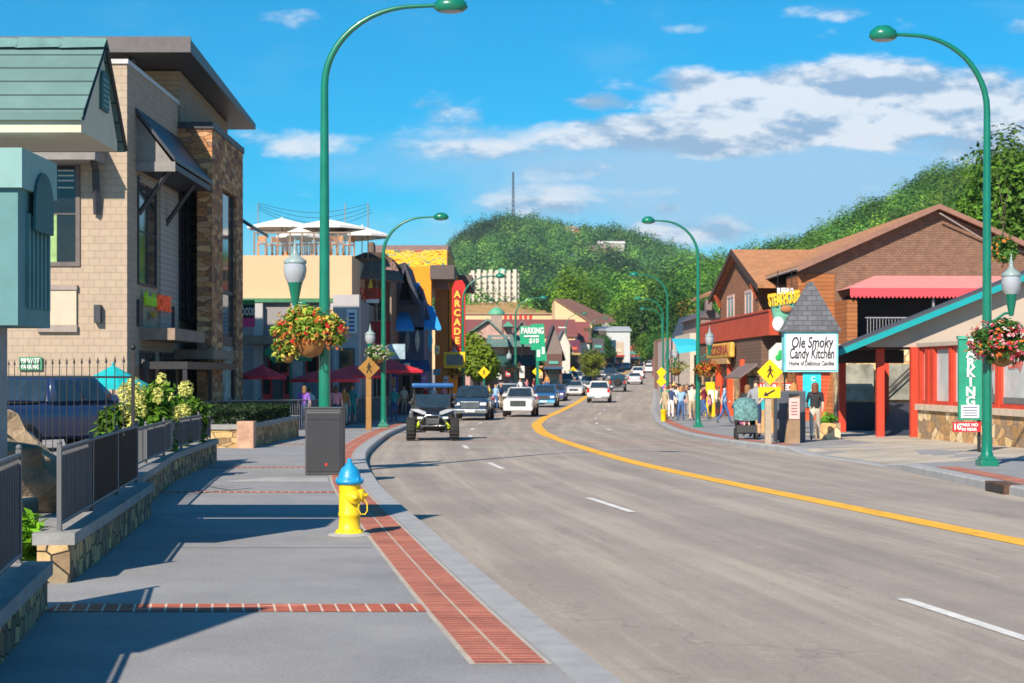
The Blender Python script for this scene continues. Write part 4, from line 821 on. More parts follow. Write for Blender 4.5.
# red umbrellas over the street cafe
REDC = mat('red canvas', (.85, .03, .05), rough=.8, var=.05)
for px, row, dd, rr, lb in ((325, 368, 75, 1.6, 'red market umbrella left of the first green lamp post'), (352, 365, 80, 1.7, 'red market umbrella between the lamp post and the pedestrian sign'), (390, 360, 82, 1.7, 'red market umbrella nearest the road, right of the small flower basket'), (262, 365, 74, 1.1, 'red umbrella half hidden by the terrace railing by the stone column')):
    umbrella('market_umbrella', X(px, dd), dd, gp(dd), rr, Z(row, dd)-gp(dd), REDC, lb, 'red umbrellas of the street cafe', rise=.5)
t = thing('sidewalk_railing', 'thin grey railing along the street cafe terrace on the left pavement', 'railing', (-7.8, 66, gp(66)))
railing(t, [(-10.3, 62), (-7.9, 66), (-7.0, 80), (-6.7, 92)], 1.15, mat('galvanised rail', (.15, .16, .17), rough=.5))
# wooden saloon with shingle roof and red balcony
WOODD = brick('dark plank wall', (.24, .13, .08), (.18, .1, .06), (.03, .02, .015), bw=.22, bh=5, ms=.01, off=0, var=.3)
SHB = brick('brown cedar shakes', (.2, .115, .08), (.28, .17, .13), (.06, .035, .025), bw=.35, bh=.4, ms=.02, var=.4, bump=.8)
b3 = thing('saloon_building', 'dark timber saloon with shaggy brown shake roof and red balcony', 'building', (X(349, 96), 96, G0))
d = 97; mb = MB(); mb.box(X(349, d), X(392, d), d, d+9, gp(d)-.3, Z(258, d)); mb.build('wall', WOODD, b3)
mb = MB(); mb.prism([(X(349, d), Z(258, d)), (X(364, d), Z(252, d)), (X(384, d), Z(252, d)), (X(392, d), Z(262, d))], 'y', d+.3, d+8); mb.build('upper_gable', mat('dark bark boards', (.07, .05, .04), rough=.9, var=.3), b3)
mb = MB(); mb.bbox(X(366, d), X(373, d), d+1, d+2, Z(254, d), Z(240, d), .2); mb.build('chimney', mat('brown stone chimney', (.16, .11, .09), rough=.9, var=.3, bump=.6), b3)
mb = MB(); mb.add([(X(346, 94), 94, Z(276, 94)), (X(404, 94), 94, Z(281, 94)), (X(394, d), d, Z(262, d)), (X(358, d), d, Z(262, d)), (X(346, 94), 94, Z(278, 94)), (X(404, 94), 94, Z(283, 94)), (X(394, d), d, Z(264, d)), (X(358, d), d, Z(264, d))], [(0, 1, 2, 3), (4, 7, 6, 5), (0, 4, 5, 1), (1, 5, 6, 2), (3, 7, 4, 0)]); mb.build('shake_roof', SHB, b3)
for px in (351, 376, 390): mb = MB(); mb.box(X(px, 94.5), X(px+1.6, 94.5), 94.4, 94.6, gp(94)-.2, Z(279, 94)); mb.build('post', BEAM, b3)
mb = MB(); mb.box(X(351, 94.5), X(391, 94.5), 94.5, d, Z(347, 95), Z(344, 95)); mb.build('balcony_floor', BEAM, b3)
mb = MB()
for i in range(26): x = X(360+i*1.2, 94.4); mb.box(x-.025, x+.025, 94.35, 94.4, Z(344, 95), Z(324, 95))
mb.box(X(359, 94.4), X(391, 94.4), 94.3, 94.42, Z(324, 95), Z(322, 95)); mb.build('balcony_rail', cm((.4, .02, .02)), b3)
for p0, p1, r0, r1 in ((356, 364, 318, 298), (368, 382, 320, 299), (355, 368, 400, 362), (372, 388, 402, 360)): window(Mf, X(p0, d), X(p1, d), d, Z(r0, d), Z(r1, d), b3, 2, 1, .08, BEAM, GLASSD)
t = thing('saloon_sign', 'red lettered SALOON sign with a yellow figure shape under the shake roof', 'sign', (X(370, 94), 94, 6))
text('SALOON', 'lettering', cm((.6, .03, .02)), .9, (X(371, 94), 94, Z(294, 94)), (1, 0, 0), (0, 0, 1), t, bold=.03, width=1.2, depth=.04)
mb = MB(); mb.prism([(X(368, 94), Z(288, 94)), (X(373, 94), Z(288, 94)), (X(371, 94), Z(278, 94))], 'y', 93.95, 94.02); mb.build('figure', cm((.75, .5, .05)), t)
mb = MB(); mb.box(X(366, 94), X(379, 94), 93.97, 94.05, Z(303, 94), Z(299, 94)); mb.build('board', WHITE, t)
# dark blue gabled shop with blue awnings
BLUW = mat('navy boards', (.07, .1, .17), rough=.8, var=.2); BLU = mat('blue awning canvas', (.03, .33, .7), rough=.7, var=.06); NVR = mat('dark slate roof', (.06, .065, .09), rough=.8, var=.2)
b4 = thing('gabled_blue_shop', 'dark navy shop with steep black gables and blue awnings', 'building', (X(400, 102), 102, G0))
d = 103; mb = MB(); mb.box(X(386, d), X(424, d), d, d+10, gp(d)-.3, Z(300, d)); mb.build('wall', BLUW, b4)
mb = MB(); mb.prism([(X(386, d), Z(300, d)), (X(386, d), Z(268, d)), (X(405, d), Z(262, d)), (X(418, d), Z(304, d))], 'y', d+.3, d+8); mb.build('gable', mat('dark gable boards', (.035, .035, .045)), b4)
for pa, pb, pc, r1, r0, dd in ((390, 405, 420, 263, 305, 101), (408, 420, 431, 286, 322, 104)):
    A, B, C_ = (X(pa, dd), Z(r0, dd)), (X(pb, dd), Z(r1, dd)), (X(pc, dd), Z(r0, dd))
    mb = MB(); mb.prism([A, B, (B[0], B[1]-.35), (A[0]+.25, A[1]-.05)], 'y', dd, dd+4); mb.prism([B, C_, (C_[0]-.25, C_[1]-.05), (B[0], B[1]-.35)], 'y', dd, dd+4); mb.build('gable_roof', NVR, b4)
    mb = MB(); mb.box(A[0], C_[0], dd, dd+.2, A[1]-.4, A[1]); mb.tube([(B[0], dd+.1, B[1]), (B[0]-.5, dd+.1, A[1])], .08, 4); mb.tube([(B[0], dd+.1, B[1]), (B[0]+.5, dd+.1, A[1])], .08, 4); mb.build('truss', mat('dark timber', (.06, .045, .04)), b4)
mb = MB(); mb.prism([(X(411, 106), Z(306, 106)), (X(411, 106), Z(285, 106)), (X(420, 106), Z(283, 106)), (X(423, 106), Z(306, 106))], 'y', 105, 106); mb.build('blue_gable_panel', cm((.05, .33, .6)), b4)
for p0, p1, ra, rb, dd, e in ((395, 414, 306, 328, 100, 3), (414, 441, 306, 327, 103, 3)):
    mb = MB(); a, b = X(p0, dd+e), X(p1-8, dd+e); a2, b2_ = X(p0+1, dd), X(p1, dd)
    mb.add([(a2, dd, Z(rb, dd)), (b2_, dd, Z(rb, dd)), (b, dd+e, Z(ra, dd+e)), (a, dd+e, Z(ra, dd+e)), (a2, dd, Z(rb, dd)-.2), (b2_, dd, Z(rb, dd)-.2)], [(0, 1, 2, 3), (4, 5, 1, 0)]); mb.add([(b2_, dd, Z(rb, dd)), (b2_, dd, Z(rb, dd)-.2), (b, dd+e, Z(ra, dd+e))], [(0, 1, 2)]); mb.build('awning', BLU, b4)
mb = MB(); mb.add([(X(400, 99), 99, Z(372, 99)), (X(432, 99), 99, Z(372, 99)), (X(428, 102), 102, Z(360, 102)), (X(404, 102), 102, Z(360, 102))], [(0, 1, 2, 3)]); mb.build('low_awning', mat('dark blue awning', (.02, .07, .18)), b4)
for px, c in ((407, (.25, .3, .3)), (417, (.55, .5, .4)), (430, (.02, .4, .55))):
    tt = thing('surfboard', {407: 'grey patterned surfboard shaped panel', 417: 'pale cream surfboard shaped panel', 430: 'bright cyan surfboard shaped panel'}[px]+' standing on the navy shop front', 'surfboard', (X(px, 102.5), 102.5, Z(352, 102)))
    mb = MB(); z0, z1 = Z(352, 102), Z(329, 102); mb.prism([(X(px, 102)+.14*math.sin(math.pi*min(1, max(0, k/8)))*(1), z0+(z1-z0)*k/8) for k in range(9)]+[(X(px, 102)-.14*math.sin(math.pi*k/8), z0+(z1-z0)*k/8) for k in range(7, 0, -1)], 'y', 102.4, 102.5); mb.build('deck', cm(c), tt)
for p0, p1, r0, r1 in ((390, 398, 400, 362), (402, 410, 402, 375), (413, 422, 402, 375)): window(Mf, X(p0, d), X(p1, d), d, Z(r0, d), Z(r1, d), b4, 1, 1, .08, BEAM, GLASSD)
# arcade
OCH = mat('orange stucco', (.8, .28, .01), rough=.8, var=.05); TAUP = mat('mauve grey wall', (.22, .15, .15), rough=.9)
ar = thing('arcade_building', 'orange arcade building with a band of yellow and teal mosaic above', 'building', (X(440, 122), 122, G0))
d = 120; xe = X(447, d)
mb = MB(); mb.box(X(372, d), xe, d+2, d+16, Z(287, d), Z(243, d)); mb.build('upper_wall', TAUP, ar)
def mosaic():
    m, t_, n, l, P = nt('mosaic art'); tc_ = _n(n, 'ShaderNodeTexCoord'); mp = _n(n, 'ShaderNodeMapping'); mp.inputs['Scale'].default_value = (.5, 1.6, 1.6); l.new(tc_.outputs['Object'], mp.inputs[0])
    k = _n(n, 'ShaderNodeTexNoise'); k.inputs['Scale'].default_value = 1.3; k.inputs['Detail'].default_value = 2; k.inputs['Distortion'].default_value = 1.2; l.new(mp.outputs[0], k.inputs['Vector'])
    r = _n(n, 'ShaderNodeValToRGB'); r.color_ramp.interpolation = 'CONSTANT'; l.new(k.outputs['Fac'], r.inputs[0]); e = r.color_ramp.elements
    for i, (p, c) in enumerate(((0, (.6, .03, .03)), (.36, (.02, .2, .15)), (.42, (.75, .42, .02)), (.47, (.8, .55, .02)), (.51, (.65, .1, .02)), (.54, (.8, .5, .02)), (.6, (.02, .22, .2)), (.63, (.8, .5, .05)))):
        q = e[i] if i < 2 else e.new(p); q.position = p; q.color = (*c, 1)
    l.new(r.outputs[0], P.inputs['Base Color']); P.inputs['Roughness'].default_value = .7; return m
MOS = mosaic()
mb = MB(); mb.box(X(380, d), X(446, d), d+1.9, d+2, Z(265, d), Z(248, d)); mb.build('mosaic_band', MOS, ar); mb = MB(); mb.box(xe, xe+.06, d+2.3, d+15, Z(265, d), Z(248, d)); mb.build('mosaic_band', MOS, ar)
mb = MB(); mb.box(X(395, d), X(431, d), d+.2, d+2, gp(d)-.3, Z(266, d)); mb.build('front_wall', OCH, ar)
mb = MB(); mb.box(X(430, d), X(447, d)+.5, d, d+14, Z(279, d), Z(265, d)); mb.build('portal_beam', mat('grey brown beam', (.1, .075, .07)), ar)
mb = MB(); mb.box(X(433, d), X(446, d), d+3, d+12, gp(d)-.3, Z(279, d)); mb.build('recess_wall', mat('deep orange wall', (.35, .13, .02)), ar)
mb = MB(); mb.box(X(447, d), X(455, d), d+4, d+6, gp(d)-.3, Z(272, d)); mb.build('side_pier', OCH, ar)
mb = MB(); mb.box(X(452, d), X(470, d), d+6, d+14, Z(284, d), Z(270, d)); mb.build('side_canopy', mat('grey brown beam', 0), ar)
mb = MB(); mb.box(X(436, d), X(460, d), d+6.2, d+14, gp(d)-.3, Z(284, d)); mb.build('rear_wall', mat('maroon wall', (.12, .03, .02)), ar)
t = thing('arcade_sign', 'tall red vertical ARCADE sign with glowing yellow letters', 'sign', (X(458, 112), 112, 2.4))
d = 112; a, b = X(452, d), X(465, d)
mb = MB(); mb.prism([(a, Z(347, d)), (b, Z(347, d)), (b, Z(285, d)), (X(462, d), Z(280, d)), (X(455, d), Z(281, d)), (a, Z(289, d))], 'y', d, d+.5); mb.build('cabinet', mat('bright red enamel', (.75, .02, .015), rough=.4), t)
mb = MB(); mb.box(X(453.2, d), X(461.3, d), d-.05, d, Z(346, d), Z(290, d)); mb.build('letter_panel', mat('dark red enamel', (.3, .02, .01)), t)
for i, c in enumerate('ARCADE'): text(c, 'letter', mat('neon orange letters', (.95, .42, .05), emit=.3), .62, (X(457.2, d), d-.07, Z(294.5+i*9.3, d)), (1, 0, 0), (0, 0, 1), t, bold=.03)
mb = MB(); mb.box(X(449, d), X(461, d), d, d+.4, Z(361, d), Z(348, d)); mb.build('lower_cabinet', mat('bright red enamel', 0), t)
t = thing('yellow_framed_sign', 'small yellow framed sign below the arcade sign', 'sign', (X(450, 108), 108, 1.5))
mb = MB(); mb.box(X(444, 108), X(465, 108), 108, 108.3, Z(368, 108), Z(352, 108)); mb.build('frame', YEL, t); mb = MB(); mb.box(X(446.5, 108), X(463, 108), 107.95, 108, Z(365, 108), Z(354.5, 108)); mb.build('panel', cm((.2, .22, .2)), t)
t = thing('saloon_side_sign', 'pale blue painted sign box beside the small flower basket', 'sign', (X(397, 93), 93, 3.5))
mb = MB(); mb.box(X(388, 93), X(405, 93), 93, 93.3, Z(359, 93), Z(344, 93)); mb.build('box', mat('pale blue mural', (.3, .42, .5), var=.5, scale=1.5), t)
t = thing('blue_poster', 'blue poster board in the doorway behind the red umbrella', 'poster', (X(394, 96), 96, 1))
mb = MB(); mb.box(X(389, 96), X(398, 96), 96, 96.08, Z(392, 96), Z(373, 96)); mb.build('board', cm((.02, .06, .3)), t); mb = MB(); mb.box(X(391, 96), X(396, 96), 95.97, 96, Z(386, 96), Z(377, 96)); mb.build('print', cm((.5, .2, .1)), t)
# tree before the arcade
tree('street_tree', 'round yellow green street tree before the arcade sign', (X(478, 124), 124, gp(124)), 6.0-.6, 1.75, (.16, .24, .02), .33, 26, 230, .24, cat='tree', trunk_r=.1)
# row of green-roofed hotels and shops beyond
GRF = brick('green shingle roof', (.09, .16, .15), (.12, .2, .18), (.04, .08, .07), bw=.6, bh=.35, ms=.02, var=.2); COP = mat('copper green roof', (.1, .35, .22), rough=.6); MRF = mat('maroon roof', (.23, .07, .06), rough=.8, var=.15); PNKS = mat('mauve pink stucco', (.45, .28, .24), rough=.85); SLT = mat('grey roof', (.16, .15, .16), rough=.8, var=.2); PEA = mat('peach wall', (.75, .47, .26), rough=.85, var=.06)
def gabled(name, label, x0, x1, y0, y1, ze, zr, wm_, rm, axis='y', cat='building', ov=.4, z0=None, wins=(), side=0):
    """house with ridge along axis, eaves at ze, ridge at zr"""
    z0 = gp(y0)-1 if z0 is None else z0
    t = thing(name, label, cat, ((x0+x1)/2, y0, z0)); mb = MB(); mb.box(x0, x1, y0, y1, z0, ze)
    if axis == 'y': mb.prism([(x0, ze), (x1, ze), ((x0+x1)/2, zr)], 'y', y0, y1)
    else: mb.prism([(y0, ze), (y1, ze), ((y0+y1)/2, zr)], 'x', x0, x1)
    mb.build('wall', wm_, t); mb = MB(); th = .18
    if axis == 'y':
        c = (x0+x1)/2; s_ = (zr-ze)/(c-x0); mb.prism([(x0-ov, ze-ov*s_), (c, zr), (x1+ov, ze-ov*s_), (x1+ov, ze-ov*s_+th), (c, zr+th), (x0-ov, ze-ov*s_+th)], 'y', y0-ov, y1+ov)
    else:
        c = (y0+y1)/2; s_ = (zr-ze)/(c-y0); mb.prism([(y0-ov, ze-ov*s_), (c, zr), (y1+ov, ze-ov*s_), (y1+ov, ze-ov*s_+th), (c, zr+th), (y0-ov, ze-ov*s_+th)], 'x', x0-ov, x1+ov)
    mb.build('roof', rm, t)
    for (a, b, c_, d__) in wins: window(Mf, a, b, y0, c_, d__, t, 2, 1, .08, WHITE, GLASSD, bar=.05)
    return t
d = 165; h_ = thing('gabled_hotel', 'long mauve hotel with green shingle roofs, stepped dormers and copper cupola', 'building', (X(500, d), d, gp(d)))
mb = MB(); mb.box(X(462, d), X(505, d), d, d+30, gp(d)-1, Z(338, d)); mb.build('wall', PNKS, h_)
mb = MB(); mb.prism([(X(470, d)-.5, Z(339, d)), (X(488, d), Z(322, d)), (X(507, d), Z(339, d))], 'y', d-.4, d+2); mb.build('front_gable', PNKS, h_)
mb = MB(); mb.prism([(X(470, d)-.8, Z(339, d)), (X(488, d), Z(321, d)), (X(508, d), Z(340, d)), (X(508, d), Z(338, d)), (X(488, d), Z(318.5, d)), (X(470, d)-.8, Z(337, d))], 'y', d-.8, d+16); mb.build('roof', GRF, h_)
for k in range(6):
    dd = d-2+k*4.5; xx = X(497+k*7, dd); zz = Z(352, dd); mb = MB(); mb.box(xx-.5, xx+.6, dd, dd+3, gp(dd)-1, Z(337, dd)); mb.build('wall_bay', PNKS, h_)
    mb = MB(); mb.add([(xx-1.1, dd-1.2, Z(347, dd)), (xx+1.1, dd-1.2, Z(347, dd)), (xx+.9, dd+.6, Z(335, dd)), (xx-.9, dd+.6, Z(335, dd)), (xx+1.1, dd+3, Z(347, dd)), (xx-1.1, dd+3, Z(347, dd))], [(0, 1, 2, 3), (1, 4, 2), (3, 5, 0), (3, 2, 4, 5)]); mb.build('bay_roof', GRF, h_)
    mb = MB(); mb.add([(xx-1.3, dd-2, Z(366, dd)), (xx+1.3, dd-2, Z(366, dd)), (xx+1.0, dd, Z(355, dd)), (xx-1.0, dd, Z(355, dd))], [(0, 1, 2, 3)]); mb.build('awning', mat('dark green awning', (.02, .08, .07)), h_)
for px in (490, 508):
    mb = MB(); mb.box(X(px-4, d+6), X(px+4, d+6), d+6, d+8, Z(338, d), Z(325, d)); mb.build('dormer', PNKS, h_); mb = MB(); mb.add([(X(px-6, d), d+5, Z(325, d)), (X(px+6, d), d+5, Z(325, d)), (X(px+6, d), d+9, Z(325, d)), (X(px-6, d), d+9, Z(325, d)), (X(px, d), d+7, Z(319, d))], [(0, 1, 4), (1, 2, 4), (2, 3, 4), (3, 0, 4)]); mb.build('dormer_roof', COP, h_)
mb = MB(); mb.box(X(491, d+9), X(502, d+9), d+9, d+11, Z(330, d), Z(312, d)); mb.build('cupola', mat('cupola stone', (.33, .24, .2)), h_)
mb = MB(); mb.lathe([(.85, Z(311, d)), (.8, Z(308, d)), (.45, Z(304.5, d)), (.05, Z(303, d)), (.03, Z(301, d))], (X(496.5, d+10), d+10, 0), 12); mb.build('cupola_dome', COP, h_)
t = thing('parking_tower_sign', 'big green PARKING sign tower with white arrow and lettering', 'sign', (X(537, 160), 160, 0)); d = 160
gs = mat('bright sign green', (.0, .32, .15), rough=.5); mb = MB(); mb.prism([(X(531, d), Z(350, d)), (X(531, d), Z(324, d)), (X(544, d), Z(324, d)), (X(545, d), Z(345, d)), (X(547, d), Z(361, d)), (X(536, d), Z(361, d)), (X(536, d), Z(350, d))], 'y', d, d+.4); mb.box(X(520, d), X(531, d), d+.05, d+.35, Z(344, d), Z(326, d)); mb.build('board', gs, t)
text('PARKING', 'lettering', WHITE, .8, (X(532.5, d), d-.05, Z(331, d)), (1, 0, 0), (0, 0, 1), t, bold=.03, width=2.1); text('$10', 'lettering', WHITE, .6, (X(534, d), d-.05, Z(341, d)), (1, 0, 0), (0, 0, 1), t, bold=.03, width=.9)
mb = MB(); mb.box(X(524, d), X(539, d), d-.06, d-.01, Z(337, d), Z(335.5, d)); mb.box(X(537, d), X(540, d), d-.06, d-.01, Z(357, d), Z(350, d)); mb.box(X(542, d), X(544.5, d), d-.06, d-.01, Z(354, d), Z(347, d)); mb.build('stripe', WHITE, t)
mb = MB(); mb.box(X(536, d), X(539, d), d, d+.3, gp(d), Z(361, d)); mb.build('post', GREEN, t)
gabled('brown_gable_shop', 'grey brown steep gabled shop right of the green parking sign', X(545, 190), X(562, 190), 190, 205, Z(350, 190), Z(325, 190), mat('greyish board wall', (.2, .16, .14)), mat('brown slate roof', (.1, .08, .09)))
gabled('grey_gable_shop', 'small grey slate gabled shop behind the green parking sign', X(512, 196), X(532, 196), 196, 215, Z(334, 196), Z(322, 196), PNKS, SLT)
gabled('white_gable_shop', 'small white gabled shop with slate roof on the left side of the street', X(556, 215), X(570, 215), 215, 230, Z(345, 215), Z(330, 215), mat('off white siding', (.6, .55, .48)), SLT, wins=((X(560, 215), X(563, 215), Z(360, 215), Z(350, 215)),))
gabled('maroon_roof_building', 'long low building with maroon roof behind the hotel', X(462, 245), X(575, 245), 245, 268, Z(336, 245), Z(318, 245), PEA, MRF, 'x')
gabled('maroon_roof_shop', 'maroon roofed white walled shop with red fascia left of the road', X(562, 262), X(588, 262), 258, 275, Z(342, 262), Z(322, 262), mat('white stucco', (.65, .6, .55)), MRF, 'x')
t = gabled('long_peach_building', 'long flat peach building above the maroon roofs', X(430, 330), X(580, 330), 330, 345, Z(314, 330), Z(313, 330), PEA, mat('tan coping', (.4, .28, .18)), 'x')
for k in range(6): mb = MB(); mb.box(X(504+k*5, 330), X(507+k*5, 330), 329.9, 330, Z(319, 330), Z(315, 330)); mb.build('window', RED, t)
t = thing('peach_hall', 'peach building with a long sloping brown roof left of the road', 'building', (X(575, 300), 300, 4)); d = 300
mb = MB(); mb.prism([(X(555, d), Z(372, d)), (X(555, d), Z(299, d)), (X(592, d), Z(323, d)), (X(592, d), Z(372, d))], 'y', d, d+22); mb.build('wall', PEA, t)
mb = MB(); mb.add([(X(554, d), d-.5, Z(299, d)), (X(594, d), d-.5, Z(325, d)), (X(594, d+40)+4, d+30, Z(321, d+30)), (X(560, d+30)+2, d+30, Z(299, d+30))], [(0, 1, 2, 3)]); mb.build('roof', mat('brown tile roof', (.3, .13, .07), var=.2), t)
mb = MB(); mb.box(X(592, d), X(607, d), d+2, d+20, gp(d), Z(330, d)); mb.build('side_wing', mat('dark bronze wing', (.08, .06, .05)), t)
for k in range(3): mb = MB(); mb.box(X(592.5+k*5, d), X(595.5+k*5, d), d+1.9, d+2, Z(350, d), Z(337, d)); mb.build('window', GLASSD, t)
gabled('white_flat_building', 'pale flat roofed building in the trees at the end of the street', X(598, 380), X(630, 380), 380, 400, Z(331, 380), Z(326, 380), mat('pale grey wall', (.5, .52, .52)), mat('silver roof', (.4, .43, .47)), 'x')
gabled('tan_roof_building', 'low building with tan roof and pale wall further up the street', X(606, 430), X(652, 430), 430, 450, Z(318, 430), Z(313, 430), mat('white stucco', 0), mat('tan roof', (.4, .25, .12)), 'x')
for i, (p0, p1, r0, dd, c, lb) in enumerate(((470, 484, 372, 150, (.07, .05, .05), 'dark open fronted shop behind the yellow green tree'), (545, 562, 366, 178, (.12, .06, .05), 'dark red low shopfront under the brown gable'), (568, 580, 352, 232, (.12, .03, .06), 'purple brown tall narrow shop left of the road'), (584, 592, 340, 262, (.1, .05, .03), 'brown narrow shop next to the peach hall'), (592, 604, 350, 280, (.07, .07, .08), 'charcoal shop at the foot of the peach hall'), (604, 616, 352, 320, (.3, .5, .5), 'pale teal shop with white sign up the street'), (612, 624, 354, 350, (.5, .4, .3), 'cream shop beyond the pale teal one'), (622, 640, 356, 420, (.45, .12, .08), 'red fronted shop closing the far end of the street'))):
    t = thing('shop_building', lb, 'building', (X(p0, dd), dd, gp(dd))); mb = MB(); mb.box(X(p0, dd), X(p1, dd), dd, dd+14, gp(dd)-.5, Z(r0-12, dd)); mb.build('wall', cm(c), t)
    mb = MB(); mb.box(X(p0, dd)-.1, X(p1, dd)+.1, dd-.7, dd, Z(r0+3, dd), Z(r0+1, dd)); mb.build('awning', cm([(.3, .03, .03), (.03, .1, .2), (.4, .3, .1)][i % 3]), t)
    mb = MB(); mb.box(X(p0, dd)+.3, X(p1, dd)-.3, dd-.03, dd, gp(dd)+.2, Z(r0+4, dd)); mb.build('shopfront', GLASSD, t); mb = MB(); mb.box(X(p0, dd)+.4, X(p1, dd)-.4, dd-.12, dd-.04, Z(r0-2, dd), Z(r0-5, dd)); mb.build('sign_board', cm([(.6, .55, .4), (.1, .35, .3), (.6, .1, .05)][i % 3]), t)
# white curving fascia seen left of the peach hall
t = thing('white_swoop_sign', 'white curved swoop shaped facade left of the peach hall', 'facade', (X(570, 250), 250, 2)); d = 250
mb = MB(); mb.prism([(X(558, d), Z(327, d)), (X(566, d), Z(327, d)), (X(573, d), Z(332, d)), (X(579, d), Z(342, d)), (X(582, d), Z(356, d)), (X(576, d), Z(356, d)), (X(572, d), Z(342, d))], 'y', d, d+.5); mb.build('panel', WHITE, t)
# big apartment block on the slope
t = thing('apartment_building', 'large cream apartment block with rows of balconies below the tower hill', 'building', (X(495, 560), 560, 10)); d = 560
mb = MB(); mb.box(X(469, d), X(519, d), d, d+18, 8, Z(273, d)); mb.build('wall', mat('cream render', (.5, .45, .37)), t)
for k in range(8): mb = MB(); mb.box(X(471+k*6, d), X(474.5+k*6, d), d-.8, d, Z(304, d), Z(270.5-(k % 2), d)); mb.build('bay', mat('pale render', (.62, .55, .46)), t)
for k in range(8):
    for j in range(5): mb = MB(); mb.box(X(475+k*6, d), X(476.6+k*6, d), d-.12, d, Z(300.5-j*5.6, d), Z(298-j*5.6, d)); mb.build('window', mat('grey window', (.12, .11, .1)), t)
mb = MB(); mb.lathe([(2.6, Z(274, d)), (1.8, Z(270, d)), (.3, Z(267.5, d))], (X(502, d), d+2, 0), 6); mb.build('roof_turret', COP, t)
# earth bank in front of it
mb = MB(); pts = [(440, 318), (470, 303), (520, 302), (545, 308), (560, 318)]
mb.add([(X(p, 420), 420, Z(322, 420)) for p, r_ in pts]+[(X(p, 540), 540, Z(r_, 540)) for p, r_ in pts], [(i, i+1, i+6, i+5) for i in range(4)]); tag(mb.build('earth_bank', mat('tan earth bank', (.42, .24, .08), rough=1, var=.3, scale=.3)), kind='structure')
# houses on the far hill, and the mast
for (px, row, wd, hh, dd, c, rc, lb) in ((570, 230, 11, 5, 1480, (.6, .5, .42), (.3, .2, .17), 'pale cabin near the top of the tower hill'), (576.5, 233, 5, 4, 1440, (.5, .05, .04), (.4, .04, .04), 'small red cabin just right of the pale one on the hill'), (610, 245, 26, 5, 1350, (.4, .38, .36), (.62, .6, .57), 'long flat roofed lodge on the hillside'), (608, 250, 16, 6, 1300, (.2, .12, .1), (.3, .22, .18), 'brown lodge wing below the long flat roof'), (582, 273, 9, 6, 1150, (.62, .45, .3), (.4, .3, .22), 'tan house lower down among the trees'), (572, 258, 14, 4, 1250, (.12, .12, .13), (.15, .15, .17), 'dark grey roofed house in the middle of the hill'), (592, 249, 10, 5, 1320, (.4, .33, .25), (.2, .17, .14), 'small brown house left of the long lodge')):
    z1 = Z(row-hh*.5, dd); z0 = Z(row+hh*.8, dd)
    gabled('hill_house', lb, X(px-wd/2, dd), X(px+wd/2, dd), dd-18, dd-4, z0+(z1-z0)*.6, z1, cm(c), cm(rc), 'x', 'house', ov=.6, z0=z0-3)
t = thing('radio_mast', 'tall thin lattice radio mast on the hilltop', 'mast', (X(513, 1500), 1500, Z(215, 1500))); d = 1500
ML = mat('mast grey', (.06, .08, .12)); zb, zt_ = Z(235, d), Z(172, d); cx = X(513, d)
for k in range(3): a = k*2.094; mb = MB(); mb.tube([(cx+1.5*math.cos(a), d+1.5*math.sin(a), zb), (cx+.5*math.cos(a), d+.5*math.sin(a), zt_)], .4, 4); mb.build('leg', ML, t)
mb = MB()
for i in range(14):
    z0, z1 = zb+(zt_-zb)*i/14, zb+(zt_-zb)*(i+1)/14; r_ = 1.3-.8*i/14
    for k in range(3): a = k*2.094; b = (k+1)*2.094; mb.tube([(cx+r_*math.cos(a), d+r_*math.sin(a), z0), (cx+r_*math.cos(b), d+r_*math.sin(b), z1)], .14, 4)
mb.build('lattice', ML, t)

for i, (px, row, dd, w_, h_, c, lb) in enumerate(((398, 372, 96, 8, 5, (.75, .1, .05), 'small red lit box sign over the doorway behind the red umbrella'), (407, 366, 99, 6, 6, (.8, .75, .6), 'cream square sign below the grey surfboard panel'), (415, 370, 99, 7, 5, (.7, .45, .05), 'amber shop sign left of the blue low awning'), (424, 378, 99.5, 6, 9, (.5, .15, .5), 'purple banner below the low blue awning'), (437, 350, 108, 5, 9, (.85, .75, .3), 'pale yellow hanging sign beside the blue awning'), (437, 372, 110, 7, 6, (.1, .45, .6), 'turquoise shop sign near the yellow framed sign'), (446, 380, 112, 5, 8, (.8, .8, .78), 'white banner below the yellow framed sign'), (474, 356, 148, 4, 10, (.75, .75, .8), 'white vertical banner left of the hotel gable'), (499, 376, 160, 5, 7, (.7, .7, .68), 'white banner in the hotel arcade'), (508, 374, 160, 5, 5, (.6, .1, .1), 'red sign in the hotel arcade'), (522, 372, 165, 5, 12, (.8, .75, .65), 'cream banner left of the parking tower post'), (551, 360, 188, 6, 4, (.1, .2, .5), 'blue sign on the brown gable shop'), (562, 357, 212, 4, 8, (.6, .1, .2), 'crimson banner on the white gable shop'), (571, 353, 230, 4, 5, (.8, .5, .1), 'orange sign on the tall narrow shop'), (581, 356, 240, 4, 4, (.2, .5, .6), 'pale blue sign right of the orange one'))):
    t = thing('shop_sign', lb, 'sign', (X(px, dd), dd, Z(row, dd))); mb = MB(); mb.bbox(X(px-w_/2, dd), X(px+w_/2, dd), dd-.2, dd, Z(row+h_/2, dd), Z(row-h_/2, dd), .03); mb.build('panel', cm(c), t)
    mb = MB(); mb.box(X(px-w_/2, dd)+.08, X(px+w_/2, dd)-.08, dd-.22, dd-.2, Z(row+h_*.12, dd), Z(row-h_*.12, dd)); mb.build('stripe', cm(tuple(.75-x*.7 for x in c)), t)
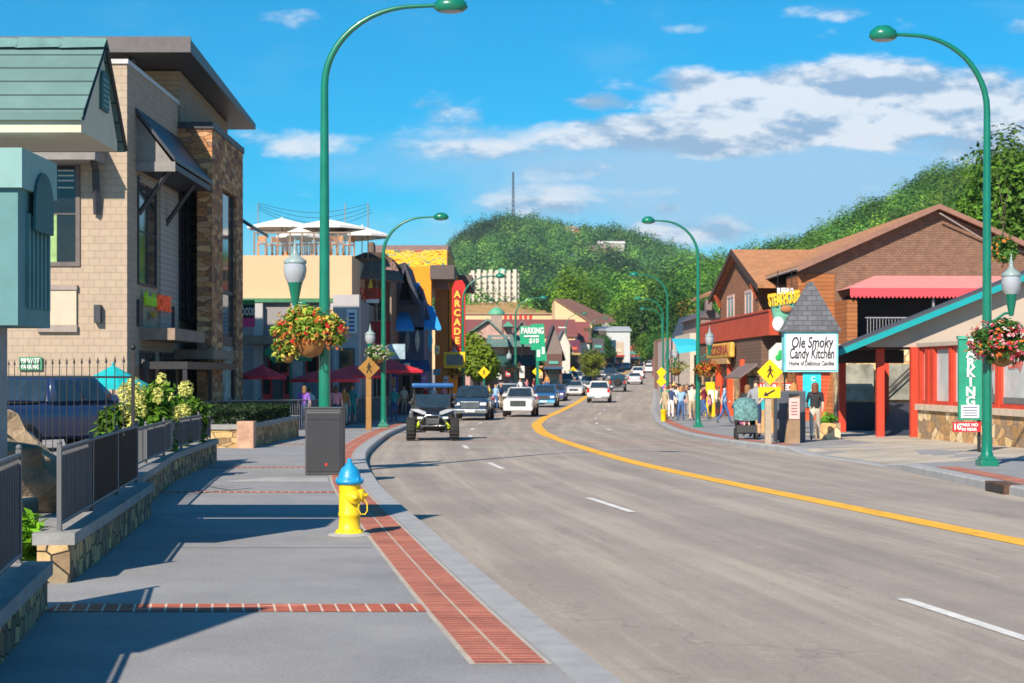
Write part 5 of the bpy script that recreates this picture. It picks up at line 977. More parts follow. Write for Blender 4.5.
# ------------------------------------------------------------------ right: steakhouse
SHW = brick('brown cedar wall shingles', (.25, .14, .09), (.2, .115, .075), (.11, .065, .045), bw=.16, bh=.115, ms=.009, var=.3, bump=.7)
SHO = brick('orange stained boards', (.38, .14, .045), (.31, .11, .035), (.12, .04, .015), bw=3, bh=.2, ms=.012, var=.2, bump=.5)
RFO = brick('orange cedar roof', (.47, .22, .1), (.4, .185, .08), (.24, .105, .045), bw=.6, bh=.3, ms=.012, var=.2, bump=.4)
DKB = mat('dark brown timber', (.06, .03, .02), rough=.8); REDB = mat('red orange boards', (.45, .06, .02), rough=.6, var=.2, scale=2)
STR = stone('warm fieldstone', ['#d0a772', '#ae8759', '#dfbd88', '#9c8268', '#c29766', '#e6cda2'], '#9c8870', 2.2, 1.0, 1.5, .05, .7)
O = Vector((16.15, 85, 0)); ang = math.atan2(1.25, 37)
M = Matrix.Translation(O) @ Matrix.Rotation(ang, 4, 'Z')
st = thing('steakhouse_building', 'big brown shingled building with orange cedar roof and cross gable on the right', 'building', (16.15, 85, -.6), ang)
GB_ = -.9; ze, zr = 7.07, 10.1; slope = (zr-ze)/7.0      # eave at x=-1.9, ridge at x=5.1
def rz_(x): return zr-abs(x-5.1)*.433
mb = MB(M); mb.prism([(0, GB_), (10.4, GB_), (10.4, rz_(10.4)-.1), (5.1, zr-.1), (0, rz_(0)-.1)], 'y', 0, 37); mb.build('wall', SHW, st)
mb = MB(M); mb.prism([(-1.9, ze-.25), (0, ze-.25), (0, rz_(0)-.12), (-1.9, ze-.02)], 'y', .0, .15); mb.build('eave_boards', SHW, st)
mb = MB(M); mb.prism([(-1.95, rz_(-1.95)), (5.1, zr), (12.2, rz_(12.2)), (12.2, rz_(12.2)+.16), (5.1, zr+.16), (-1.95, rz_(-1.95)+.16)], 'y', -.6, 37.6); rf = mb.build('roof', RFO, st)
PKT = mat('pinkish rake trim', (.27, .14, .1), rough=.7)
mb = MB(M); mb.prism([(-2, rz_(-2)-.14), (5.1, zr-.08), (12.25, rz_(12.25)-.08), (12.25, rz_(12.25)+.17), (5.1, zr+.17), (-2, rz_(-2)+.17)], 'y', -.66, -.602); mb.build('rake_board', PKT, rf)
mb = MB(M); mb.tube([(-1.98, -.6, ze-.05), (-1.98, 18, ze-.05)], .07, 6); mb.tube([(-1.95, .2, ze-.1), (-.6, .2, ze-.7), (-.1, .1, ze-1.0)], .05, 6); mb.build('gutter', mat('pale gutter', (.35, .3, .28)), rf)
mb = MB(M); mb.box(1.2, 2.0, 16, 17, rz_(1.6), rz_(1.6)+.5); mb.build('roof_vent', mat('silver vent', (.5, .5, .55)), rf)
mb = MB(M); mb.tube([(5.1, -.63, zr-.3), (8.2, -.05, 8.1), (10.3, -.05, 7.85)], .045, 5); mb.build('cable_pipe', mat('pale gutter', 0), st)
# cross gable towards the street
gy0, gy1 = 8.6, 22.0; gc = (gy0+gy1)/2; cr = 8.95; gs = .235*1.25; gez = cr-(gc-gy0)*gs; Mb = M
mb = MB(M); mb.prism([(gy0, 3.75), (gy1, 3.75), (gy1, gez), (gc, cr), (gy0, gez)], 'x', -2.3, 3); mb.build('gable_wall', brick('orange brown shingles', (.36, .16, .08), (.29, .125, .06), (.12, .05, .03), bw=.2, bh=.15, ms=.012, var=.25, bump=.5), st)
oh = 2.0
mb = MB(M); mb.prism([(gy0-oh, gez-oh*gs+.04), (gc, cr+.04), (gy1+oh, gez-oh*gs+.04), (gy1+oh, gez-oh*gs+.2), (gc, cr+.2), (gy0-oh, gez-oh*gs+.2)], 'x', -2.7, 4.0); mb.build('gable_roof', RFO, rf)
mb = MB(M); mb.prism([(gy0-oh, gez-oh*gs-.12), (gc, cr-.12), (gy1+oh, gez-oh*gs-.12), (gy1+oh, gez-oh*gs+.22), (gc, cr+.22), (gy0-oh, gez-oh*gs+.22)], 'x', -2.77, -2.71); mb.build('gable_rake', mat('dark brown timber', 0), rf)
for y in (gy0, gy1-.4): mb = MB(M); mb.tube([(-2.32, y+.2, gez-1.0), (-2.68, y+.2, gez-.2)], .12, 4, smooth=False); mb.build('corbel', cm((.3, .06, .02)), st)
Mw = M @ Matrix(((0, 1, 0, -2.3), (-1, 0, 0, 0), (0, 0, 1, 0), (0, 0, 0, 1)))     # local (x,y,z)->( -1.75+y, -x, z): out=-1 faces -x
PKW = mat('pale pink frame', (.6, .42, .38))
for a, b in ((-12.6, -10.6), (-19, -16.8)): window(Mw, a, b, 0, 5.0, 6.4, st, 2, 1, .18, PKW, GLASS)
mb = MB(M); mb.box(-3.2, -.2, .3, 25.5, 3.75, 3.95); bl = mb.build('balcony', DKB, st)
mb = MB(M)
for k in range(42): mb.box(-3.26, -3.2, .3+k*.6, .86+k*.6, 3.75, 4.95)
mb.box(-3.32, -3.15, .3, 25.6, 4.95, 5.05); mb.build('balustrade', REDB, bl)
mb = MB(M); mb.box(-3.2, -1.9, .24, .3, 3.75, 4.95); mb.build('balustrade_end', REDB, bl)
mb = MB(M); mb.box(-1.85, -.01, .02, 3.0, GB_, ze-.25); mb.build('orange_wall', SHO, st)
mb = MB(M); mb.box(-.04, -.01, 3.0, gy0, 3.95, 6.6); mb.build('porch_wall', SHO, st)
mb = MB(M); mb.box(-3.15, -1.9, 3.1, 25, 2.1, 3.75); mb.build('fascia_boards', brick('dull brown siding', (.17, .1, .07), (.15, .085, .06), (.06, .035, .02), bw=4, bh=.18, ms=.012, var=.15), st)
mb = MB(M); mb.box(-3.05, -1.8, 3.05, 25, GB_, 2.1); mb.build('stone_base', STR, st)
for y in (8.2, 12.6, 16.8):
    mb = MB(M); mb.box(-3.35, -3.05, y, y+.45, GB_, 2.6); mb.build('pillar', ORG, st)
for a, b, c_ in ((13.2, 16.5, 'door'), (17.6, 20, 'window'), (21, 23.5, 'window'), (4, 7.6, 'window')):
    mb = MB(M); mb.box(-3.1, -3.06, a, b, GB_+(.1 if c_ == 'door' else 1.0), 1.7); f_ = mb.build('shop_'+c_, DKB, st); mb = MB(M); mb.box(-3.13, -3.1, a+.2, b-.2, GB_+(.2 if c_ == 'door' else 1.1), 1.6); mb.build('pane', GLASSD, f_)
mb = MB(M); mb.prism([(-3.05, 2.3), (-4.1, 1.55), (-4.1, 1.65), (-3.05, 2.45)], 'y', 4.2, 9); mb.build('awning', mat('grey brown awning', (.17, .13, .12)), st)
t = thing('pizza_sign', 'carved yellow wooden sign below the red balcony', 'sign', (14, 107, 3), ang)
mb = MB(M); mb.bbox(-3.55, -3.27, 10.6, 19.6, 2.75, 3.6, .1); mb.build('board', mat('carved yellow board', (.7, .38, .06), var=.2), t); mb = MB(M); mb.box(-3.5, -3.25, 12, 18, 2.4, 2.75); mb.build('lower_board', mat('tan board', (.5, .3, .12)), t)
mv = M.to_3x3()
text('PIZZERIA', 'lettering', cm((.35, .08, .03)), .7, M @ Vector((-3.57, 15.1, 3.17)), mv @ Vector((0, -1, 0)), (0, 0, 1), t, bold=.04, width=7.6)
t = thing('steakhouse_sign', 'hanging STEAKHOUSE sign with yellow letters and colourful painted cattle scene', 'sign', (15, 84, 5), 0); d = 84.0
oc = ((771, 307), (774, 294), (799, 294), (799, 320), (784, 331), (775, 322))
mb = MB(); mb.prism([(X(p, d), Z(r, d)) for p, r in oc], 'y', d, d+.3); mb.build('panel', mat('painted sign scene', (.12, .35, .25), var=.8, scale=1.5), t)
mb = MB(); mb.ell((X(778, d), d-.1, Z(324, d)), (.3, .1, .36)); mb.build('white_patch', WHITE, t); mb = MB(); mb.ell((X(786, d), d-.1, Z(309, d)), (.3, .1, .18)); mb.build('brown_patch', cm((.4, .15, .06)), t)
text('STEAKHOUSE', 'lettering', mat('golden yellow letters', (.85, .5, .02)), .8, (X(784, d), d-.08, Z(299, d)), (1, 0, .15), (-.15, 0, 1), t, bold=.05, width=1.6, depth=.05); text('BUFFALO', 'lettering', WHITE, .42, (X(785, d), d-.08, Z(291.5, d)), (1, 0, 0), (0, 0, 1), t, bold=.04, width=.8, depth=.04)
for px in (778, 792): mb = MB(); mb.tube([(X(px, d), d+.1, Z(294, d)), (X(px, d), d+.1, Z(270, d))], .02, 4); mb.build('hanger', BLACK, t)
t = thing('red_white_sign', 'red sign with white UNLIMITED lettering behind the crosswalk sign', 'sign', (14.3, 80, 1)); d = 80
mb = MB(); mb.box(X(756, d), X(793, d), d, d+.15, Z(395, d), Z(383, d)); mb.build('board', cm((.5, .03, .02)), t); text('UNLIMITED', 'lettering', WHITE, .36, (X(776, d), d-.02, Z(387.5, d)), (1, 0, 0), (0, 0, 1), t, bold=.04, width=1.5)
mb = MB(); mb.box(X(757, d), X(758.5, d), d+.15, d+.22, gp(d), Z(383, d)); mb.build('post', BLACK, t); mb = MB(); mb.box(X(790, d), X(791.5, d), d+.15, d+.22, gp(d), Z(383, d)); mb.build('post', BLACK, t)
# end porch with the red scalloped awning on the gable face
pr_ = thing('porch_railing', 'grey railing of the dark upper porch beneath the red awning', 'railing', (18, 84, 4), ang)
mb = MB(M)
for k in range(44): mb.box(1.0+k*.15, 1.03+k*.15, -2.55, -2.52, 3.6, 4.5)
mb.box(.9, 7.7, -2.6, -2.5, 4.5, 4.56); mb.box(.9, 7.7, -2.6, -2.5, 3.55, 3.62); mb.build('bars', mat('grey rail', (.25, .25, .27)), pr_)
mb = MB(M); mb.box(.6, 9.3, -2.6, -.01, 3.3, 3.55); mb.build('porch_floor', DKB, st)
mb = MB(M); mb.box(.5, 9.4, -.06, -.005, 3.55, 5.7); mb.build('porch_opening_shade', mat('porch shade panel', (.015, .013, .013)), st)  # flat near-black panel stands in for the shaded porch interior
for x in (4.2, 8.6): mb = MB(M); mb.box(x, x+.1, -2.55, -2.45, 3.55, 5.6); mb.build('porch_post', mat('grey rail', 0), st)
mb = MB(M); mb.box(.0, .5, -2.6, -.01, GB_, 5.4); mb.box(.5, 9.4, -.6, -.3, GB_, 3.3); mb.build('porch_side_wall', SHO, st)
aw = thing('scalloped_awning', 'long red awning with scalloped edge across the brown gable', 'awning', (17, 83, 5.5), ang)
AWR = mat('faded red canvas', (.58, .24, .23), rough=.8, var=.08); AWE = mat('bright red canvas', (.65, .07, .09), rough=.75, var=.05)
mb = MB(M); mb.add([(.1, -2.8, 5.95), (9.6, -2.8, 5.95), (9.0, -.02, 6.72), (2.0, -.02, 6.72)], [(0, 1, 2, 3)]); mb.add([(.1, -2.8, 5.95), (2.0, -.02, 6.72), (.1, -.02, 5.95)], [(0, 1, 2)]); mb.build('top', AWR, aw)
mb = MB(M); mb.box(.1, 9.6, -2.83, -2.8, 5.6, 5.96)
for k in range(48): x = .1+k*.198; mb.prism([(x, 5.6), (x+.198, 5.6), (x+.15, 5.5), (x+.1, 5.47), (x+.05, 5.5)], 'y', -2.83, -2.8)
mb.build('valance', AWE, aw)
# dark gabled building and turquoise awning beyond, right side of the street
gabled('slate_gable_house', 'white walled building with steep dark slate roof beyond the steakhouse', X(684, 150), X(702, 150), 150, 162, Z(338, 150), Z(316, 150), mat('off white siding', 0), mat('blue black slate', (.05, .06, .09), var=.2), z0=-1)
t = thing('shop_building', 'brown shop with chimney between slate house and steakhouse', 'building', (16, 135, -1)); mb = MB(); mb.box(X(701, 132), X(722, 132), 132, 146, -1, Z(318, 132)); mb.build('wall', cm((.25, .17, .15)), t); mb = MB(); mb.prism([(X(700, 132)-.3, Z(318, 132)), (X(722, 132), Z(318, 132)), (X(712, 132), Z(308, 132))], 'y', 131.8, 146); mb.build('roof', mat('brown slate roof', 0), t)
mb = MB(); mb.box(X(706, 131), X(712, 131), 131, 132, Z(310, 131), Z(300, 131)); mb.build('chimney', cm((.2, .14, .13)), t)
t = thing('turquoise_awning', 'bright turquoise flat awning over the crowded pavement', 'awning', (13, 118, 3)); d = 118
mb = MB(); mb.add([(X(673, d), d-2, Z(346, d)), (X(699, d), d-2, Z(346, d)), (X(697, d), d+2, Z(338, d)), (X(674, d), d+2, Z(338, d)), (X(674, d), d-2, Z(354, d)), (X(698, d), d-2, Z(351, d))], [(0, 1, 2, 3), (0, 4, 5, 1)]); mb.build('canvas', mat('turquoise awning canvas', (.03, .5, .65), rough=.7, var=.05), t)
for px in (676, 695): mb = MB(); mb.tube([(X(px, d), d-1.9, gp(d)), (X(px, d), d-1.9, Z(347, d))], .04, 6); mb.build('post', BLACK, t)
for i, (p0, p1, r0, dd, c, lb) in enumerate(((670, 690, 352, 145, (.45, .35, .33), 'pink grey shopfront behind the turquoise awning'), (690, 708, 345, 128, (.6, .5, .4), 'pale shopfront with white swoosh sign next to the steakhouse'), (664, 676, 350, 175, (.3, .16, .1), 'brown shopfront further up the right side of the street'), (662, 672, 352, 210, (.6, .55, .5), 'white shopfront up the right side of the street'), (659, 667, 354, 250, (.35, .1, .08), 'dark red shopfront far up the right side'))):
    t = thing('shop_building', lb, 'building', (X(p0, dd), dd, gp(dd))); mb = MB(); mb.box(X(p0, dd), X(p1, dd)+3, dd, dd+12, gp(dd)-.5, Z(r0-12, dd)); mb.build('wall', cm(c), t)
    mb = MB(); mb.box(X(p0, dd)+.3, X(p1, dd)-.2, dd-.05, dd, gp(dd), Z(r0+10, dd)); mb.build('shopfront', GLASSD, t); mb = MB(); mb.box(X(p0, dd), X(p1, dd), dd-.15, dd-.06, Z(r0+4, dd), Z(r0-2, dd)); mb.build('sign_board', cm([(.7, .68, .6), (.75, .72, .65), (.6, .3, .05)][i % 3]), t)
# ------------------------------------------------------------------ candy kitchen building on the right
BGE = mat('beige gable stucco', (.46, .38, .31), rough=.9, var=.08, scale=.8)
ck = thing('candy_shop_building', 'beige gabled shop with turquoise roof edge, orange posts and fieldstone base', 'building', (13, 54, -.2))
d = 54.5
x0, x1 = X(840, d), X(1024, d)+8; z0 = Z(352.5, d); sl = (Z(278, d)-Z(352.5, d))/(X(1024, d)-X(840, d)); xr = X(1024, d)+6
zt_ = z0+sl*(xr-x0); zb = Z(347, d)
mb = MB(); mb.prism([(X(868, d), zb), (xr+7, zb), (xr, zt_-.1), (X(868, d), z0+sl*(X(868, d)-x0)-.1)], 'y', d, d+.3); mb.build('gable', BGE, ck)
mb = MB(); mb.prism([(x0-.2, z0-sl*.2+.02), (xr, zt_+.02), (xr+7, zt_-sl*7), (xr+7, zt_-sl*7+.2), (xr, zt_+.2), (x0-.2, z0+.2-sl*.2)], 'y', d-.5, d+.9); rf = mb.build('roof', mat('dark grey roof felt', (.06, .06, .07)), ck)
mb = MB(); mb.prism([(x0-.25, z0-.06-sl*.25), (xr, zt_-.06), (xr, zt_+.14), (x0-.25, z0+.14-sl*.25)], 'y', d-.58, d-.5); mb.build('rake_board', TEAL, rf)
mb = MB(); mb.box(X(845, d), X(922, d), d+.3, d+9.5, zb-.05, zb+.05); mb.build('porch_soffit', mat('painted soffit shade', (.03, .02, .02)), ck)  # soffit coloured near black for the deep shade under the porch
mb = MB(); mb.box(X(842, d), X(922, d), d+2.5, d+2.7, zb-.5, zb-.06); mb.build('porch_shade_band', mat('painted soffit shade', 0), ck)  # near-black strip painted in for the shaded porch ceiling
zg = gp(60)
for px, dd, nm in ((842, 62, 0), (880, 55, 1), (914, 54.5, 1), (885, 62, 0)): mb = MB(); mb.box(X(px, dd)-.12, X(px, dd)+.12, dd-.12, dd+.12, zg-.3, zb); mb.build('porch_post', mat('red orange post', (.55, .05, .02), rough=.55), ck)
mb = MB(); mb.box(X(838, 66), X(925, 66), 66, 67, zg-.2, zb+.3); mb.build('rear_wall', STR, ck)
mb = MB(); mb.box(X(844, 65), X(877, 65), 65.6, 66, Z(401, 65), Z(364, 65)); mb.build('rear_window', mat('glass with painted reflections', (.3, .3, .25), rough=.1, var=.6, scale=1), ck)  # pale mottled base colour stands in for reflections on the shaded glass
mb = MB(); mb.box(X(889, 65), X(914, 65), 65.6, 66, Z(400, 65), Z(364, 65)); mb.build('rear_window', mat('glass with painted reflections', 0), ck)
mb = MB(); mb.tube([(X(889, 65), 65.4, Z(390, 65)), (X(912, 65), 65.4, Z(368, 65))], .04, 6); mb.tube([(X(889, 65), 65.4, Z(395, 65)), (X(912, 65), 65.4, Z(374, 65))], .03, 6); mb.build('stair_rail', BLACK, ck)
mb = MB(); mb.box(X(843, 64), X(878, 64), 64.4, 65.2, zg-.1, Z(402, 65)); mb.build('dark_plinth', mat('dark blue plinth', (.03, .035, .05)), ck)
t = thing('entry_ramp', 'dark sloping ramp going in between orange posts under the candy shop porch', 'ramp', (13, 58, zg))
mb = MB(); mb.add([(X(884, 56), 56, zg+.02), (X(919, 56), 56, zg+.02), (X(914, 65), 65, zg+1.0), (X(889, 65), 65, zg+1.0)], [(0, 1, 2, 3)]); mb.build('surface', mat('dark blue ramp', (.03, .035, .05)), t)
# storefront, from A to B towards the camera
A = Vector((X(922, 53), 53, 0)); B = Vector((X(1060, 42), 42, 0)); u = (B-A).normalized(); LS = (B-A).length; yb_ = math.atan2(u.y, u.x)
Mc = Matrix.Translation(A) @ Matrix.Rotation(yb_, 4, 'Z')      # x along the front, -y... outside is -y
zt2 = 2.62; zs = gp(50)+1.05
mb = MB(Mc); mb.box(0, LS, .1, 6, -.4, zt2); mb.build('shop_wall', mat('white interior', (.55, .5, .46), var=.1), ck)
mb = MB(Mc); mb.box(-.05, LS+.1, -.12, .12, -.5, zs-.18); mb.build('stone_base', STR, ck)
mb = MB(Mc); mb.box(-.1, LS+.1, -.2, .12, zs-.18, zs); mb.build('sill', mat('pale cast sill', (.6, .48, .36)), ck)
mb = MB(Mc); mb.box(-.1, LS+.1, -.15, 6, zt2, zt2+.12); mb.build('flat_roof', BGE, ck)
OP = mat('red orange post', 0)
xs_ = [0, .75, 1.25, 3.0, 4.6, 6.9, 9.2, LS]
for i, x in enumerate(xs_): wd = .34 if i in (1, 2) else .14; mb = MB(Mc); mb.box(x-wd/2, x+wd/2, -.1, .1, zs, zt2); mb.build('post', OP, ck)
for a, b in zip(xs_[:-1], xs_[1:]):
    mb = MB(Mc); aa, bb = a+.17, b-.17; ring = [(aa, zs), (bb, zs), (bb, zt2), (aa, zt2)]; rin = [(aa+.05, zs+.12), (bb-.05, zs+.12), (bb-.05, zt2-.1), (aa+.05, zt2-.1)]
    mb.add([(x, y_, z) for y_ in (-.08, .08) for r_ in (ring, rin) for x, z in r_], [f for i in range(4) for f in ((i, (i+1) % 4, 4+(i+1) % 4, 4+i), (8+i, 12+i, 12+(i+1) % 4, 8+(i+1) % 4), (i, 8+i, 8+(i+1) % 4, (i+1) % 4), (4+i, 4+(i+1) % 4, 12+(i+1) % 4, 12+i))]); f_ = mb.build('window_frame', OP, ck)
    mb = MB(Mc); mb.box(a+.17, b-.17, .0, .03, zs+.12, zt2-.1); mb.build('pane', mat('pale shop glass', (.55, .56, .55), rough=.15, var=.25, scale=.8), f_)
ex = Mc.to_3x3() @ Vector((1, 0, 0))
def onfront(x, z, off=-.03): return Mc @ Vector((x, off, z))
text('Corn', 'window_lettering', ORG, .42, onfront(6.0, 2.0), ex, (0, 0, 1), ck, shear=.3, depth=.004); text('Candy', 'window_lettering', ORG, .42, onfront(8.0, 2.05), ex, (0, 0, 1), ck, shear=.3, depth=.004)
mb = MB(Mc); 
for x, z in ((6.2, 1.35), (3.9, 1.45)): mb.ell((x, -.03, z), (.16, .015, .18)); mb.ell((x, -.03, z-.3), (.2, .015, .2))
mb.build('window_decal', cm((.12, .12, .12)), ck)
mb = MB(Mc); mb.box(4.9, 6.7, -.045, -.01, zs+.14, zs+.38); mb.box(7.2, 9, -.045, -.01, zs+.14, zs+.3); mb.build('window_notice', cm((.15, .15, .15)), ck)
# green vertical PARKING sign with small red sign, on a dark post
t = thing('parking_sign', 'tall green vertical PARKING sign with white notice right of the driveway', 'sign', (X(984, 41), 41, gp(41))); d = 41
def q(px, row): return X(px, d), Z(row, d)
mb = MB(); mb.box(X(959, d), X(983, d), d, d+.12, Z(420, d), Z(338, d)); mb.build('board', mat('parking green', (.02, .28, .17), rough=.5), t)
mb = MB(); mb.box(X(958, d), X(984, d), d-.03, d+.15, Z(339, d), Z(336, d)); mb.build('top_cap', mat('mint cap', (.1, .45, .3)), t)
for i, c in enumerate('PARKING'): text(c, 'letter', WHITE, .31, (X(970.5, d), d-.015, Z(344+i*9.6, d)), (1, 0, 0), (0, 0, 1), t, bold=.035)
mb = MB(); mb.box(X(961, d), X(979, d), d-.02, d, Z(418, d), Z(405, d)); n_ = mb.build('notice', WHITE, t)
mb = MB(); 
for k in range(4): mb.box(X(963, d), X(977, d), d-.025, d-.02, Z(408+k*2.7, d), Z(407+k*2.7, d))
mb.build('lines', cm((.1, .1, .2)), n_)
mb = MB(); mb.box(X(953, d), X(981, d), d, d+.05, Z(432, d), Z(422, d)); mb.build('red_board', cm((.6, .02, .03)), t); text('10', 'lettering', WHITE, .2, (X(957, d), d-.01, Z(427, d)), (1, 0, 0), (0, 0, 1), t, bold=.03); text('PARK NO', 'lettering', WHITE, .1, (X(969, d), d-.01, Z(425, d)), (1, 0, 0), (0, 0, 1), t, bold=.03); text('IN REAR', 'lettering', WHITE, .1, (X(969, d), d-.01, Z(429.5, d)), (1, 0, 0), (0, 0, 1), t, bold=.03)
mb = MB(); mb.box(X(979.5, d), X(982, d), d+.12, d+.2, gp(d), Z(338, d)); mb.build('post', BLACK, t)
# candy kitchen pole sign
t = thing('candy_kitchen_sign', 'white Ole Smoky Candy Kitchen sign with shingled spire roof on a red and turquoise pylon', 'sign', (X(811, 53), 53, gp(53))); d = 53
GSH = brick('grey asphalt shingles', (.14, .15, .17), (.1, .105, .12), (.06, .06, .07), bw=.3, bh=.16, ms=.012, var=.2)
mb = MB(); y0, y1 = d-.35, d+.35; b0, b1, bt = Z(334, d), Z(332, d), Z(282, d); xl, xrr, xm = X(780, d), X(840, d), X(810.5, d)
mb.add([(xl, y0, b1), (xrr, y0, b1), (xrr, y1, b1), (xl, y1, b1), (xm-.08, d, bt), (xm+.08, d, bt)], [(0, 1, 5, 4), (1, 2, 5), (2, 3, 4, 5), (3, 0, 4), (0, 3, 2, 1)]); mb.build('spire_roof', GSH, t)
mb = MB(); mb.box(X(783, d), X(836.5, d), y0+.08, y1-.08, Z(372, d), b1); mb.build('frame', mat('pale turquoise frame', (.2, .6, .65)), t)
mb = MB(); mb.box(X(785, d), X(834.5, d), y0+.05, y0+.08, Z(370, d), Z(334.5, d)); mb.build('face', mat('sign face white', (.8, .8, .8), rough=.5, var=.02), t)
ink = cm((.03, .03, .05)); cx = X(810, d); yy = y0+.04
text('Ole Smoky', 'lettering', ink, .48, (cx, yy, Z(343, d)), (1, 0, .01), (0, 0, 1), t, shear=.18, width=1.3, bold=.018, depth=.005); text('Candy Kitchen', 'lettering', ink, .46, (cx, yy, Z(354, d)), (1, 0, 0), (0, 0, 1), t, shear=.15, width=1.38, bold=.018, depth=.005); text('Home of Delicious Candies', 'lettering', ink, .2, (cx, yy, Z(363.5, d)), (1, 0, 0), (0, 0, 1), t, width=1.4, bold=.02, depth=.005)
mb = MB(); mb.prism([(X(795, d), Z(372, d)), (X(830, d), Z(372, d)), (X(823, d), Z(420, d)), (X(803, d), Z(420, d))], 'y', d-.12, d+.12); mb.build('pylon', mat('red orange pylon', (.7, .1, .03), rough=.5), t)
mb = MB(); mb.box(X(802, d), X(820, d), d-.17, d-.12, Z(407, d), Z(373, d)); mb.build('turquoise_panel', mat('turquoise panel', (.02, .5, .6)), t)
mb = MB()
for k in range(11): z = Z(374+k*4, d); mb.box(X(796, d)+k*.022, X(829, d)-k*.022, d-.13, d-.12, z, z+.03)
mb.build('slats', cm((.5, .05, .02)), t)
for i, c in enumerate('CANDY'): text(c, 'letter', cm((.7, .75, .7)), .2, (X(812, d), d-.18, Z(379+i*6, d)), (1, 0, 0), (0, 0, 1), t, bold=.02)
t = thing('stone_planter', 'small stone planter of bright green plants at the foot of the candy sign', 'planter', (X(822, 52.4), 52.4, gp(52)))
mb = MB(); mb.box(X(817, 52.4), X(838, 52.4), 52.0, 52.7, gp(52)-.2, gp(52)+.5); mb.build('stonework', STR, t)
C, S, CO, NN = clumps((X(827, 52.4), 52.4, gp(52)+.6), (.35, .3, .25), 8, 70, .08, (.15, .4, .03), cr=.5); leafmesh('plants', C, S, CO, t, nrmv=NN)
t = thing('octagon_sign', 'white octagonal sign with green clover on a bracket left of the candy sign', 'sign', (X(779, 66), 66, 2)); d = 66
mb = MB(); mb.prism([(X(782, d)+.5*math.cos(R(22.5+45*k))*1.1, Z(356, d)+.5*math.sin(R(22.5+45*k))*1.1) for k in range(8)], 'y', d, d+.1); mb.build('board', mat('off white board', (.6, .6, .55)), t)
mb = MB()
for k in range(3): a = R(90+120*k); mb.ell((X(781, d)+.12*math.cos(a), d-.02, Z(356, d)+.12*math.sin(a)), (.12, .02, .12))
mb.build('clover', cm((.02, .4, .08)), t); mb = MB(); mb.box(X(784, d), X(785.5, d), d, d+.1, gp(d), Z(364, d)); mb.build('post', BLACK, t)
# trees on the right and beyond the end of the street
tree('broadleaf_tree', 'tall bright green tree behind the candy shop at the right edge', (X(1018, 120), 118, 0), 18.6, 5.2, (.14, .3, .03), .2, 60, 420, .34, cat='tree', trunk_r=.3)
tree('broadleaf_tree', 'dark green tree just left of the right lamp post, behind the brown gable roof', (X(992, 150), 150, 0), 19, 5, (.08, .2, .03), .2, 50, 380, .4, cat='tree', trunk_r=.3)
tree('blossom_tree', 'slender bush topped with orange trumpet blooms beside the right lamp post', (X(1002, 73), 73, gp(73)), 8.3, .6, (.08, .2, .03), .82, 12, 70, .13, cat='tree', trunk_r=.05)
bt = bpy.data.objects['blossom_tree']; P_, D_ = shell((X(1002, 73), 73, gp(73)+7.6), (.55, .5, .6), 60, .2); leafmesh('blossoms', P_, np.full(len(P_), .14), np.tile(np.array((.75, .22, .03)), (len(P_), 1)), bt, nrmv=D_)
for i, (px, dd, hh, r_, c, lb) in enumerate(((693, 190, 10, 2.3, (.28, .22, .03), 'yellow green tree left of the steakhouse roof'), (706, 170, 7, 2.2, (.06, .16, .02), 'green tree between the lamp post and the brown gable'), (636, 420, 17, 5.5, (.07, .16, .02), 'rounded green tree at the end of the street'), (655, 400, 20, 6, (.04, .1, .02), 'dark tree behind the traffic at the end of the street'), (672, 330, 18, 5, (.04, .12, .02), 'dark green tree above the right pavement shops'), (622, 430, 19, 5, (.12, .24, .02), 'bright green tree beside the pale flat building'), (570, 380, 24, 5.5, (.16, .28, .02), 'bright yellow green tree above the peach hall roof'), (585, 400, 22, 5, (.11, .22, .02), 'light green tree right of the peach hall peak'), (592, 190, 4.5, 1.6, (.18, .22, .03), 'small golden green street tree left of the cars'), (540, 520, 24, 7, (.04, .1, .02), 'broad dark tree right of the apartment block'), (478, 430, 9, 6, (.1, .25, .02), 'bright green shrubby tree on the tan bank'), (645, 300, 7, 2.4, (.1, .2, .02), 'small green tree beside the far traffic'), (662, 230, 7, 2.2, (.07, .2, .04), 'leafy tree over the right pavement near the second lamp'), (602, 300, 7, 2.5, (.05, .15, .03), 'green tree in front of the charcoal shop'))):
    tree('street_tree' if hh < 12 else 'valley_tree', lb, (X(px, dd), dd, gp(min(dd, 560))-.1), hh, r_, c, .25, 24, 170, r_*.085, group=None, trunk_r=.12+hh*.008)
